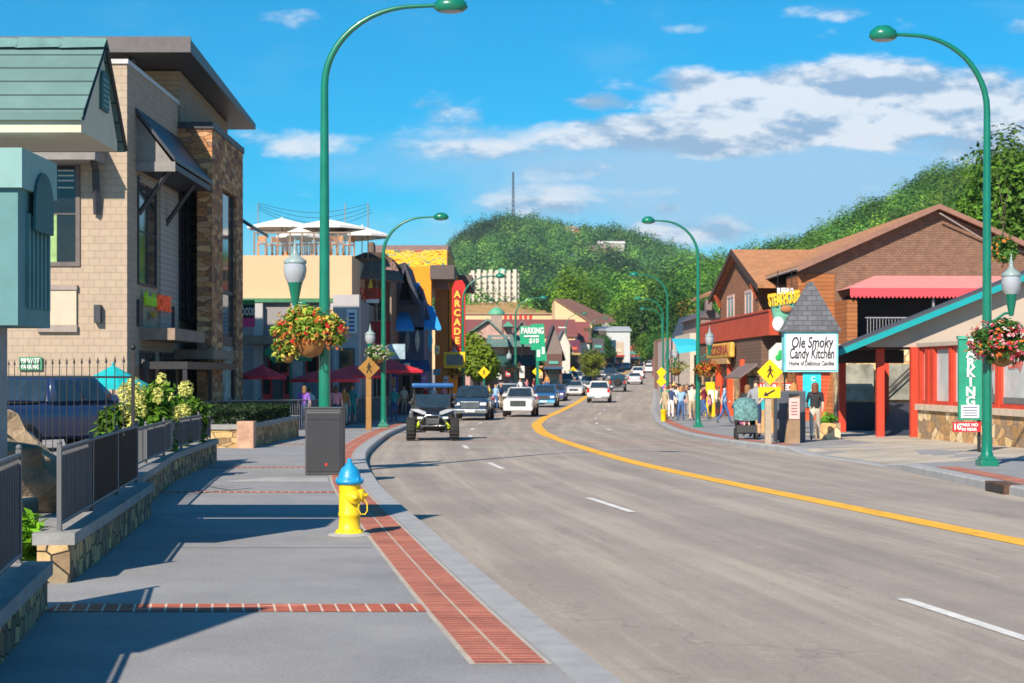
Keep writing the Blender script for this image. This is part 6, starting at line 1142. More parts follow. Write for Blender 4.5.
# ------------------------------------------------------------------ street furniture
FRO = mat('frosted globe', (.36, .39, .43), rough=.15, var=.05, spec=.7); GLW = mat('amber lamp base', (.5, .25, .1), rough=.4)
def lamp_proto(label, x, y, rz):
    t = thing('street_lamp', label, 'street lamp', (0, 0, 0))
    mb = MB(); mb.bbox(-.21, .21, -.21, .21, -.05, .13, .03); mb.bbox(-.16, .16, -.16, .16, .12, .2, .02); mb.lathe([(.15, .19), (.14, .26), (.125, .3), (.12, .6)], n=14); mb.build('base', GREEN, t)
    mb = MB(); pts = [(0, 0, .5), (0, 0, 3), (0, 0, 6), (0, 0, 7.35)]; rs = [.115, .105, .085, .075]
    for k in range(1, 13): a = R(90*k/12); pts.append((1.75*(1-math.cos(a)), 0, 7.35+1.55*math.sin(a))); rs.append(.075-.003*k)
    pts.append((2.2, 0, 8.92)); rs.append(.036); mb.tube(pts, rs, 10); mb.build('pole', GREEN, t)
    mb = MB(); mb.lathe([(.05, 9.1), (.14, 9.08), (.26, 8.98), (.29, 8.87), (.22, 8.8)][::-1], (2.4, 0, 0), 14, sx=1.15, sy=.8); h = mb.build('lamp_head', GREEN, t); mb = MB(); mb.lathe([(.02, 8.76), (.18, 8.78), (.23, 8.82)], (2.4, 0, 0), 12, sy=.8); mb.build('lens', FRO, h)
    mb = MB(); mb.tube([(0, 0, 2.95), (-.2, 0, 3.02), (-.4, 0, 3.15), (-.52, 0, 3.17), (-.56, 0, 3.12), (-.56, 0, 3.2)], .028, 8); mb.lathe([(.05, 3.1), (.07, 3.2), (.13, 3.5), (.15, 3.55)], (-.56, 0, 0), 12); g_ = mb.build('lantern_bracket', GREEN, t)
    mb = MB(); mb.lathe([(.14, 3.54), (.2, 3.66), (.22, 3.8), (.2, 3.92)], (-.56, 0, 0), 16); mb.build('globe', FRO, g_)
    mb = MB(); mb.lathe([(.215, 3.92), (.225, 3.95), (.2, 3.99), (.1, 4.06), (.045, 4.14), (.05, 4.2), (.02, 4.3), (.005, 4.42)], (-.56, 0, 0), 16); mb.build('globe_cap', mat('grey green cap', (.25, .33, .33), rough=.3), g_)
    mb = MB(); mb.tube([(0, 0, 2.9), (-.5, 0, 2.95), (-.5, 0, 2.75)], .02, 6); mb.build('basket_hook', GREEN, t)
    t.location = (x, y, gp(y)); t.rotation_euler = (0, 0, rz); return t
LP = None; lamps = [(324.5, 34, 0, 'tall green street lamp behind the grey bin, the largest on the left'), (383.5, 71, 0, 'green street lamp by the small white flower basket, second on the left'), (463, 110, 0, 'green street lamp in front of the red arcade sign'), (515.6, 146, 0, 'green street lamp before the green roofed hotel'), (566, 220, 0, 'green street lamp before the white swoop facade'), (590, 258, 0, 'small distant green street lamp before the peach hall'),
    (987, 34, 180, 'tall green street lamp beside the vertical parking sign at the right edge'), (698, 71, 180, 'green street lamp at the front of the crowd on the right kerb'), (667.5, 106, 180, 'green street lamp up the right kerb, next after the crowd'), (663, 143, 180, 'distant green street lamp on the right kerb before the turquoise awning'), (662, 180, 180, 'most distant green street lamp on the right kerb')]
for px, d, rz, lb in lamps:
    if LP is None: LP = lamp_proto(lb, X(px, d), d, R(rz)); LP['group'] = 'green street lamps along the parkway'; LP.scale = (1.05, 1, 1.033)
    else:
        c = copy_tree(LP, (X(px, d), d, gp(d)), R(rz+rnd.uniform(-4, 4)), label=lb, group='green street lamps along the parkway')
        c.scale = (.87, 1, .967) if rz == 180 else (1, 1, .985)
def basket(px, row, d, r, fl, label, leaf=(.1, .2, .03), nb=240, dens=1.0):
    x, z = X(px, d), Z(row, d); t = thing('flower_basket', label, 'flower basket', (x, d, z-r*.6), 0, 'hanging flower baskets on the lamp posts')
    mb = MB(); mb.lathe([(.05, z-r*.72), (r*.3, z-r*.62), (r*.45, z-r*.3), (r*.47, z-r*.2)], (x, d, 0), 14); mb.build('bowl', mat('coconut liner', (.35, .16, .05), rough=.95, var=.3), t)
    mb = MB(); 
    for k in range(3): a = k*2.1; mb.tube([(x+r*.45*math.cos(a), d+r*.45*math.sin(a), z-r*.2), (x, d, z+r*.75)], .006, 4)
    mb.build('chains', BLACK, t)
    k = int(max(10, 26*dens)); per = int(130*dens)
    C, S, CO, NN = clumps((x, d, z), (r, r*.8, r*.62), k, per, .075*max(1, r), leaf, cr=.38, spread=.85); leafmesh('foliage', C, S, CO, t, nrmv=NN)
    n = int(nb*dens); P_, D_ = shell((x, d, z), (r*1.02, r*.85, r*.66), n, .18, -.75); P_ += nr.normal(size=P_.shape)*r*.06; idx = nr.integers(0, len(fl), n)[:len(P_)]
    Pq = np.repeat(P_, 4, 0)+nr.normal(size=(len(P_)*4, 3))*.018; cq = np.array(fl)[np.repeat(idx, 4)]*(1+.12*nr.normal(size=(len(Pq), 1)))
    leafmesh('blossoms', Pq, np.full(len(Pq), .055*max(1, r)), cq, t, nrmv=np.repeat(D_, 4, 0), up=.1)
    return t
PNK = (.75, .12, .22); RD = (.7, .03, .03); WH = (.75, .7, .62); YL = (.75, .6, .1); OR_ = (.75, .22, .04); PK2 = (.8, .4, .42)
basket(310, 331, 33.8, .74, [RD, OR_, YL, (.6, .5, .1), (.6, .2, .06)], 'big hanging basket of red, orange and yellow flowers on the first left lamp post', (.22, .34, .04), 260)
b_ = basket(288, 352, 33.9, .3, [(.6, .6, .2), YL], 'trailing pale green sprig hanging from the big left flower basket', (.25, .36, .08), 60, .5)
basket(1002, 343, 33.8, .66, [PNK, WH, RD, PK2, PNK, OR_], 'hanging basket of pink, white and red flowers on the right lamp post', (.06, .16, .03), 420)
basket(378, 354, 70.5, .55, [WH, (.6, .65, .3), WH], 'small hanging basket of white flowers on the second left lamp post', (.14, .26, .06), 260, .6)
basket(708, 369, 70.5, .52, [OR_, RD, (.7, .3, .03)], 'hanging basket of orange flowers on the lamp post at the crowd', (.15, .12, .02), 320, .6)
basket(454, 372, 109, .62, [OR_, YL, (.6, .3, .05)], 'orange and yellow flower basket below the arcade sign', (.25, .2, .02), 200, .4)
basket(511, 366, 145, .9, [PNK, WH, (.5, .3, .15)], 'pink and green flower basket before the green hotel', (.12, .2, .04), 200, .4)
basket(541, 366, 180, .9, [YL, (.4, .4, .05)], 'yellow green flower basket under the green parking tower', (.12, .2, .03), 150, .35)
basket(676, 366, 106, .85, [YL, (.3, .4, .08)], 'yellow green flower basket on the right behind the crowd', (.15, .2, .03), 150, .4)
basket(602, 362, 257, 1.2, [YL, OR_], 'tiny orange flower basket before the peach hall', (.15, .2, .03), 100, .3)
# hydrant
hx, hy = X(349.5, 18.6), 18.6; z0 = gp(hy); HY = mat('hydrant yellow', (.8, .56, .01), rough=.42, var=.16, scale=9, coat=.15, bump=.12); HB = mat('hydrant blue', (.01, .28, .56), rough=.42, var=.15, scale=9, coat=.15, bump=.12)
t = thing('fire_hydrant', 'yellow fire hydrant with bright blue bonnet on the left pavement', 'fire hydrant', (hx, hy, z0))
mb = MB(); mb.lathe([(.165, z0), (.165, z0+.03), (.15, z0+.045), (.122, z0+.06), (.115, z0+.2), (.124, z0+.215), (.124, z0+.24), (.116, z0+.255), (.116, z0+.5), (.122, z0+.56)], (hx, hy, 0), 22); mb.build('barrel', HY, t)
mb = MB()
for k in range(8): a = k*.785+.3; mb.lathe([(.014, z0+.03), (.014, z0+.065)], (hx+.138*math.cos(a), hy+.138*math.sin(a), 0), 6)
mb.build('bolts', HY, t)
mb = MB(); mb.lathe([(.128, z0+.555), (.155, z0+.575), (.155, z0+.6), (.125, z0+.62), (.118, z0+.67), (.09, z0+.73), (.05, z0+.765), (.045, z0+.785), (.028, z0+.79), (.026, z0+.835), (.001, z0+.84)], (hx, hy, 0), 22); bn = mb.build('bonnet', HB, t)
mb = MB()
for k in range(8): a = k*.785; mb.lathe([(.013, z0+.595), (.013, z0+.625), (.005, z0+.632)], (hx+.138*math.cos(a), hy+.138*math.sin(a), 0), 6)
mb.build('bonnet_bolts', HB, bn)
def nozzle(cx, cy, cz, dx, dy, r, ln, mat_):
    Mn = Matrix.Translation((cx, cy, cz)) @ Vector((dx, dy, 0)).to_track_quat('Z', 'Y').to_matrix().to_4x4(); mb = MB(Mn)
    mb.lathe([(r*.8, 0), (r*.8, ln*.5), (r*1.08, ln*.52), (r*1.08, ln*.62), (r, ln*.64), (r, ln*.95), (r*.8, ln), (r*.3, ln+.005), (r*.28, ln+.04), (.001, ln+.042)], n=16); return mb.build('nozzle_cap', mat_, t)
nozzle(hx, hy, z0+.44, 1, -.25, .07, .17, HY); nozzle(hx, hy, z0+.42, .55, -1, .075, .15, HY)
mb = MB(); cx, cy = hx+.15, hy-.1; mb.tube([(cx-.03, cy, z0+.36), (cx-.05, cy, z0+.3), (cx-.02, cy, z0+.24), (cx+.03, cy, z0+.235), (cx+.055, cy, z0+.28), (cx+.05, cy, z0+.36), (cx+.02, cy, z0+.4)], .008, 5); mb.build('chain', HY, t)
mb = MB(); mb.lathe([(.24, z0+.002), (.22, z0+.02), (.15, z0+.03)], (hx, hy, 0), 16); tag(mb.build('hydrant_pad', KERB), 'low round concrete pad under the yellow hydrant', 'concrete pad')
# bins
BING = mat('dark grey plastic panel', (.035, .037, .042), rough=.42, var=.1); BINL = mat('grey bin edge', (.06, .062, .068), rough=.5)
t = thing('litter_bin', 'large dark grey panelled litter bin in front of the first left lamp post', 'litter bin', (X(323.5, 30.4), 30.6, gp(30.4))); d = 30.4; zb = gp(d); a, b = X(305, d), X(342, d); zt_ = Z(408.5, d)
mb = MB(); mb.bbox(a, b, d, d+.62, zb, zt_, .03); mb.build('body', BINL, t)
mb = MB(); mb.bbox(a+.03, b-.03, d-.015, d+.02, zb+.06, zt_-.07, .012); mb.build('front_panel', BING, t)
mb = MB(); mb.bbox(a-.01, b+.01, d-.015, d+.64, zt_-.01, zt_+.02, .008); mb.build('lid', BING, t)
mb = MB(); mb.box((a+b)/2+.03, (a+b)/2+.07, d-.02, d-.014, zb+.17, zb+.22); mb.build('badge', RED, t)
mb = MB(); mb.box(a+.04, b-.04, d-.019, d-.014, zt_-.2, zt_-.192); mb.build('door_seam', BLACK, t)
mb = MB(); mb.bbox(a+.02, b-.02, d+.03, d+.6, zb-.02, zb+.03, .01); mb.build('base_plinth', BLACK, t)
t = thing('litter_bin', 'tall dark grey litter bin behind the wooden notice board on the right corner', 'litter bin', (X(793, 49), 49.3, gp(49))); d = 49; zb = gp(d)-.05
mb = MB(); mb.bbox(X(777.5, d), X(806, d), d+.05, d+.8, zb, Z(391, d), .03); mb.build('body', mat('slate bin panel', (.075, .085, .105), rough=.5), t)
mb = MB(); mb.box(X(789, d), X(799, d), d+.02, d+.06, Z(397, d), Z(394, d)); mb.build('slot', BLACK, t)
t = thing('notice_board', 'wooden board with a pale pink notice leaning on the right litter bin', 'notice board', (X(793, 48.4), 48.4, gp(48))); d = 48.3
mb = MB(); mb.prism([(X(785, d), zb), (X(800, d), zb), (X(800, d), Z(396, d)), (X(790, d), Z(398, d)), (X(788, d), Z(420, d))], 'y', d, d+.18); mb.build('plank', mat('weathered plank', (.3, .2, .12), rough=.9, var=.3, scale=2), t)
mb = MB(); mb.box(X(789, d), X(799.5, d), d-.02, d, Z(419, d), Z(398, d)); n_ = mb.build('notice', mat('pink paper', (.65, .45, .42)), t)
mb = MB(); 
for k in range(5): mb.box(X(791, d), X(797.5, d), d-.025, d-.02, Z(403+k*3, d), Z(402+k*3, d))
mb.build('lines', cm((.3, .1, .1)), n_)
# pedestrian crossing signs
def walker(mbx, cx, y, cz, s):
    def L_(pts, r): mbx.tube([(cx+a*s, y, cz+b*s) for a, b in pts], r*s, 5)
    mbx.ell((cx, y, cz+.36*s), (.07*s, .012, .07*s)); L_([(0, .27), (.01, .0)], .07); L_([(0, .0), (-.1, -.18), (-.16, -.36)], .045); L_([(.01, .0), (.1, -.17), (.17, -.34)], .045); L_([(0, .24), (-.13, .12), (-.16, .0)], .03); L_([(0, .24), (.12, .12), (.19, .06)], .03)
def pedsign(px, row, d, half, label, pm, ym, arrow=False, prow=None, pw=.05):
    s = half*d/F; x, z = X(px, d), Z(row, d); xp = X(prow, d) if prow else x; t = thing('pedestrian_sign', label, 'road sign', (xp, d, gp(d)), 0, 'yellow pedestrian crossing signs')
    mb = MB(); mb.box(xp-pw, xp+pw, d+.03, d+.03+pw*2, gp(d)-.1, z+s*.5); mb.build('post', pm, t)
    mb = MB(); mb.prism([(x-s, z), (x, z-s), (x+s, z), (x, z+s)], 'y', d, d+.015); b = mb.build('diamond_plate', ym, t)
    mb = MB(); walker(mb, x, d-.012, z, s*1.15); mb.build('walking_figure', BLACK, b)
    if arrow:
        z2 = Z(row+20.5, d); mb = MB(); mb.box(x-s*.9, x+s*.8, d, d+.015, z2-s*.42, z2+s*.42); p_ = mb.build('arrow_plate', ym, t)
        mb = MB(); mb.tube([(x+s*.35, d-.012, z2+s*.2), (x-s*.3, d-.012, z2-s*.15)], s*.06, 5); mb.prism([(x-s*.5, z2-s*.25), (x-s*.12, z2-s*.26), (x-s*.34, z2+s*.08)], 'y', d-.015, d-.002); mb.build('arrow', BLACK, p_)
    return t
WDP = mat('pale wooden post', (.4, .32, .24), rough=.9, var=.2); BRP = mat('brown wooden post', (.32, .17, .05), rough=.8, var=.2)
pedsign(770, 372, 47.5, 13, 'bright yellow pedestrian crossing sign with arrow plate on the right corner', WDP, YEL, True, 768.5, .085)
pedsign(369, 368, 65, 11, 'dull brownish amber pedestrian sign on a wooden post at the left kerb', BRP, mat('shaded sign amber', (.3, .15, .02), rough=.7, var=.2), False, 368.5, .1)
for px, row, d, h_, lb in ((484, 372.5, 118, 6, 'small yellow pedestrian sign before the round street tree'), (537, 371.5, 165, 5, 'small yellow pedestrian sign under the green parking tower'), (573, 371, 215, 4.5, 'small yellow pedestrian sign left of the distant cars'), (588, 365, 245, 3.5, 'tiny yellow pedestrian sign at the foot of the peach hall')): pedsign(px, row, d, h_, lb, GREEN, YEL)
for px, row, d, lb in ((661.5, 378, 100, 'yellow double warning board on the right kerb before the crowd'),):
    t = thing('warning_board', lb, 'road sign', (X(px, d), d, gp(d))); mb = MB(); mb.prism([(X(px+dx, d), Z(row+dy, d)) for dx, dy in ((-5, -6), (0, -11), (5, -6), (1.5, -1), (5, 4), (0, 9), (-5, 4), (-1.5, -1))], 'y', d, d+.05); mb.build('board', YEL, t); mb = MB(); mb.box(X(px, d)-.04, X(px, d)+.04, d+.05, d+.12, gp(d), Z(row, d)); mb.build('post', GREEN, t)
t = thing('newspaper_box', 'tall yellow newspaper box standing against the stone wall behind the crowd', 'newspaper box', (X(711, 95), 95, gp(95))); d = 95
mb = MB(); mb.bbox(X(706, d), X(715, d), d, d+.5, gp(d), Z(382, d), .04); mb.build('cabinet', YEL, t); mb = MB(); mb.box(X(708, d), X(713.5, d), d-.02, d, Z(403, d), Z(390, d)); mb.build('window', WHITE, t)
t = thing('yellow_bin', 'short yellow bin on the kerb at the left of the crowd', 'bin', (X(663.5, 86), 86, gp(86))); d = 84
mb = MB(); mb.lathe([(.13, gp(d)), (.15, gp(d)+.5), (.17, gp(d)+.52), (.15, gp(d)+.56)], (X(663.5, d), d, 0), 12); mb.build('drum', YEL, t); mb = MB(); mb.lathe([(.15, gp(d)+.562), (.02, gp(d)+.6)], (X(663.5, d), d, 0), 12); mb.build('lid', mat('dark yellow lid', (.5, .3, .02)), t)
for px, d, c, cl, lb in ((602/1, 84, 0, 0, ''),): pass
t = thing('display_rack', 'green and turquoise souvenir racks behind the couple with the stroller', 'display rack', (X(782, 66), 66, gp(66))); d = 66
for p0, p1, c in ((759, 767, (.02, .4, .45)), (772, 779, (.02, .55, .15)), (779, 784, (.5, .5, .4))): mb = MB(); mb.box(X(p0, d), X(p1, d), d, d+.3, gp(d), Z(396, d)); mb.build('banner', cm(c), t)
t = thing('wooden_bear_board', 'tan wooden panels with two brown figures behind the right litter bin', 'display panel', (X(780, 60), 60, gp(60))); d = 60
mb = MB(); mb.box(X(757, d), X(790, d), d+.3, d+.4, gp(d), Z(410, d)); mb.build('panel', mat('tan board', 0), t)
for px in (780, 794):
    mb = MB(); x = X(px, d); mb.lathe([(.28, Z(418, d)), (.3, Z(400, d)), (.16, Z(391, d)), (.15, Z(386, d)), (.001, Z(382, d))], (x, d, 0), 10, sy=.6); mb.build('carved_figure', cm((.42, .2, .06)), t)
# ------------------------------------------------------------------ people
SK = [(.72, .42, .3), (.6, .34, .23), (.4, .22, .14), (.8, .5, .38)]
def skeleton(pose):
    J = {'pel': (0, 0, .95, .15, .11), 'spi': (0, 0, 1.14, .135, .1), 'che': (0, 0, 1.34, .165, .11), 'nek': (0, .0, 1.49, .055, .055), 'hed': (0, -.01, 1.6, .082, .092), 'top': (0, 0, 1.69, .066, .075)}
    for s, n in ((-1, 'L'), (1, 'R')):
        J['sh'+n] = (s*.18, 0, 1.415, .062, .062); J['el'+n] = (s*.24, .03, 1.15, .043, .043); J['wr'+n] = (s*.25, -.06, .93, .03, .03); J['ha'+n] = (s*.25, -.09, .83, .038, .022)
        J['hi'+n] = (s*.095, 0, .88, .095, .1); J['kn'+n] = (s*.11, -.02, .5, .062, .065); J['an'+n] = (s*.11, .03, .1, .042, .045); J['to'+n] = (s*.13, -.13, .04, .04, .032)
    def mv(k, *p): J[k] = (*p, *J[k][3:])
    if pose == 'walk':
        mv('knL', -.1, -.16, .52); mv('anL', -.1, -.24, .12); mv('toL', -.11, -.4, .08); mv('knR', .1, .08, .5); mv('anR', .1, .34, .16); mv('toR', .11, .24, .05)
        mv('elL', -.24, .14, 1.17); mv('wrL', -.22, .16, .94); mv('haL', -.22, .14, .85); mv('elR', .24, -.06, 1.16); mv('wrR', .22, -.24, 1.0); mv('haR', .2, -.31, .96)
    if pose == 'push':
        for s, n in ((-1, 'L'), (1, 'R')): mv('el'+n, s*.24, -.08, 1.18); mv('wr'+n, s*.2, -.3, 1.08); mv('ha'+n, s*.19, -.38, 1.06)
        mv('knL', -.1, -.14, .52); mv('anL', -.1, -.16, .1); mv('toL', -.11, -.32, .05)
    if pose == 'phone': mv('elR', .22, -.05, 1.18); mv('wrR', .12, -.24, 1.3); mv('haR', .08, -.28, 1.38)
    if pose == 'hip': mv('elR', .36, .06, 1.17); mv('wrR', .2, -.02, 1.02); mv('haR', .15, -.02, .98); mv('knL', -.14, -.05, .5); mv('anL', -.16, .02, .1); mv('toL', -.2, -.12, .04)
    if pose == 'sit':
        for s, n in ((-1, 'L'), (1, 'R')): mv('kn'+n, s*.15, -.42, .95); mv('an'+n, s*.15, -.48, .52); mv('to'+n, s*.16, -.62, .48); mv('el'+n, s*.25, -.1, 1.16); mv('wr'+n, s*.18, -.34, 1.12); mv('ha'+n, s*.16, -.41, 1.14)
    E = [('pel', 'spi', 'T'), ('spi', 'che', 'T'), ('che', 'nek', 'T'), ('nek', 'hed', 'H'), ('hed', 'top', 'H')]
    for n in 'LR': E += [('che', 'sh'+n, 'T'), ('sh'+n, 'el'+n, 'U'), ('el'+n, 'wr'+n, 'A'), ('wr'+n, 'ha'+n, 'A'), ('pel', 'hi'+n, 'P'), ('hi'+n, 'kn'+n, 'P'), ('kn'+n, 'an'+n, 'C'), ('an'+n, 'to'+n, 'S')]
    return J, E
PM = {}; PI_ = {}
def body(pose, shorts, sleeves):
    k = (pose, shorts, sleeves)
    if k in PM: return PM[k]
    J, E = skeleton(pose); names = list(J); me = bpy.data.meshes.new('skeleton'); me.from_pydata([J[n][:3] for n in names], [(names.index(a), names.index(b)) for a, b, c in E], [])
    o = bpy.data.objects.new('skeleton', me); col.objects.link(o); md = o.modifiers.new('Skin', 'SKIN'); md.use_smooth_shade = True; sv = me.skin_vertices[0].data if me.skin_vertices else None
    if sv is None:
        bm = bmesh.new(); bm.from_mesh(me); bm.verts.layers.skin.verify(); bm.to_mesh(me); bm.free(); sv = me.skin_vertices[0].data
    for i, n in enumerate(names): sv[i].radius = J[n][3:5]; sv[i].use_root = (n == 'pel')
    sb = o.modifiers.new('Sub', 'SUBSURF'); sb.levels = 1; sb.render_levels = 1
    bpy.context.view_layer.update(); dg = bpy.context.evaluated_depsgraph_get(); r = bpy.data.meshes.new_from_object(o.evaluated_get(dg)); bpy.data.objects.remove(o)
    reg = {'T': 1, 'H': 0, 'U': 1 if sleeves else 0, 'A': 1 if sleeves == 2 else 0, 'P': 2, 'C': 0 if shorts else 2, 'S': 3}
    seg = [(Vector(J[a][:3]), Vector(J[b][:3]), reg[c], c) for a, b, c in E]
    ix = []
    for p in r.polygons:
        c = p.center; best = None
        for a, b, m_, q in seg:
            t_ = max(0, min(1, (c-a).dot(b-a)/(b-a).length_squared)); dd = (c-(a+(b-a)*t_)).length-(.1 if q == 'T' else .05 if q == 'P' else 0)
            if best is None or dd < best[0]: best = (dd, m_)
        m_ = best[1]
        if c.z > 1.535 and abs(c.x) < .12 and m_ == 1: m_ = 0
        if pose != 'sit' and c.z < 1.0 and m_ == 1 and abs(c.x) < .17: m_ = 2
        ix.append(m_)
    PM[k] = r; PI_[k] = ix; return r
SHOE = mat('shoe', (.06, .06, .07), rough=.7)
def person(label, x, y, rz, pose='stand', shirt=(.5, .5, .5), pants=(.03, .05, .12), skin=0, hair=(.06, .035, .02), shorts=False, sleeves=1, long=False, h=1.7, group=None, z=None, cap=None):
    t = thing('person', label, 'person', (0, 0, 0), 0, group)
    me = body(pose, shorts, sleeves).copy(); mi_ = [p.material_index for p in me.polygons] if False else PI_[(pose, shorts, sleeves)]; me.materials.clear()
    for m_ in (cm(SK[skin], .5), cm(shirt), cm(pants), SHOE): me.materials.append(m_)
    me.polygons.foreach_set('material_index', mi_)
    o = bpy.data.objects.new('body', me); col.objects.link(o); o.parent = t
    mb = MB(); mb.lathe([(.088, 1.615), (.1, 1.66), (.094, 1.71), (.06, 1.745), (.001, 1.757)] if not long else [(.1, 1.45), (.108, 1.55), (.106, 1.66), (.096, 1.71), (.06, 1.745), (.001, 1.757)], (0, .022, 0), 12, sy=1.0); mb.build('hair' if cap is None else 'cap', cm(hair if cap is None else cap, .7), t)
    t.location = (x, y, gp(y) if z is None else z); t.rotation_euler = (0, 0, rz); k = h/1.74; t.scale = (k, k, k); return t
RC = 'people on the right pavement'
N_ = {'white': (.7, .7, .68), 'black': (.02, .02, .025), 'navy': (.02, .04, .12), 'light blue': (.25, .42, .62), 'grey': (.25, .26, .28), 'red': (.5, .03, .03), 'maroon': (.22, .02, .04), 'teal': (.03, .35, .35), 'pink': (.65, .25, .3), 'orange': (.7, .25, .05), 'purple': (.25, .1, .5), 'khaki': (.4, .32, .2), 'green': (.05, .3, .1), 'denim': (.05, .12, .3), 'yellow': (.7, .55, .1), 'cream': (.6, .53, .42), 'brown': (.18, .09, .05)}
def pp(px, d, label, shirt, pants, rz=0, **k): return person(label, X(px, d), d, R(rz), shirt=N_[shirt], pants=N_[pants], **k)
# couple with stroller, woman behind the bin
pp(756, 54, 'man in grey T-shirt and dark shorts pushing the stroller', 'grey', 'navy', -25, pose='push', shorts=True, h=1.82)
pp(747.5, 55.3, 'woman in black top with folded arms behind the stroller', 'black', 'black', -20, pose='phone', skin=0, h=1.68, hair=(.25, .12, .04), long=True, sleeves=0)
pp(815, 50.3, 'woman in black top and white trousers seen from behind beside the right litter bin', 'black', 'cream', 170, pose='walk', long=True, hair=(.18, .06, .03), h=1.72)
# stroller
sx, sy = X(744, 52.5), 52.2; sz = gp(sy)-.02; t = thing('baby_stroller', 'teal patterned baby stroller with a pink blanket on the right pavement', 'stroller', (sx, sy, sz))
for dx, dy, r_ in ((-.25, -.35, .1), (.22, -.4, .1), (-.2, .35, .15), (.28, .3, .15)): mb = MB(); mb.lathe([(r_*.6, -.03), (r_, -.025), (r_, .025), (r_*.6, .03)], (sx+dx, sy+dy, sz+r_), 14, axis='x'); mb.build('wheel', RUB, t)
mb = MB(); mb.tube([(sx-.25, sy-.35, sz+.12), (sx-.24, sy+.1, sz+.5), (sx-.2, sy+.5, sz+1.02), (sx+.3, sy+.48, sz+1.02), (sx+.24, sy+.1, sz+.5), (sx+.22, sy-.4, sz+.12)], .018, 6); mb.tube([(sx-.2, sy+.35, sz+.15), (sx-.2, sy-.1, sz+.45)], .015, 6); mb.tube([(sx+.28, sy+.3, sz+.15), (sx+.2, sy-.1, sz+.45)], .015, 6); mb.build('frame', BLACK, t)
mb = MB(); mb.add([(sx-.26, sy-.35, sz+.38), (sx+.24, sy-.35, sz+.38), (sx+.24, sy+.05, sz+.42), (sx-.26, sy+.05, sz+.42), (sx-.26, sy+.3, sz+.95), (sx+.24, sy+.3, sz+.95), (sx-.26, sy-.4, sz+.2), (sx+.24, sy-.4, sz+.2)], [(0, 1, 2, 3), (3, 2, 5, 4), (6, 7, 1, 0)]); mb.build('seat', BLACK, t)
mb = MB(); secs = []
for k in range(7): a = R(-15+k*25); secs.append([(sx+.31*math.cos(b), sy+.12-.42*math.cos(a)*(.75+.25*math.sin(b)), sz+.62+.48*math.sin(a)*(.5+.5*math.sin(b))) for b in [math.pi*i/8 for i in range(9)]])
mb.loft(secs, caps=False); mb.build('canopy', mat('teal patterned fabric', (.1, .22, .22), rough=.85, var=.7, scale=14), t)
mb = MB(); mb.bbox(sx-.2, sx+.22, sy-.25, sy+.3, sz+.16, sz+.32, .04); mb.build('basket', cm((.03, .06, .15)), t)
mb = MB(); mb.ell((sx-.05, sy-.12, sz+.5), (.14, .12, .14)); mb.ell((sx-.2, sy-.05, sz+.62), (.05, .1, .12)); mb.build('blanket', cm((.75, .2, .35)), t)
t.scale = (1.25, 1.25, 1.2)
tt = person('toddler in pale clothes sitting in the teal stroller', sx, sy-.1, 0, 'sit', (.7, .5, .45), (.6, .4, .35), 0, (.2, .1, .05), True, 1, False, .85, z=sz+.08)
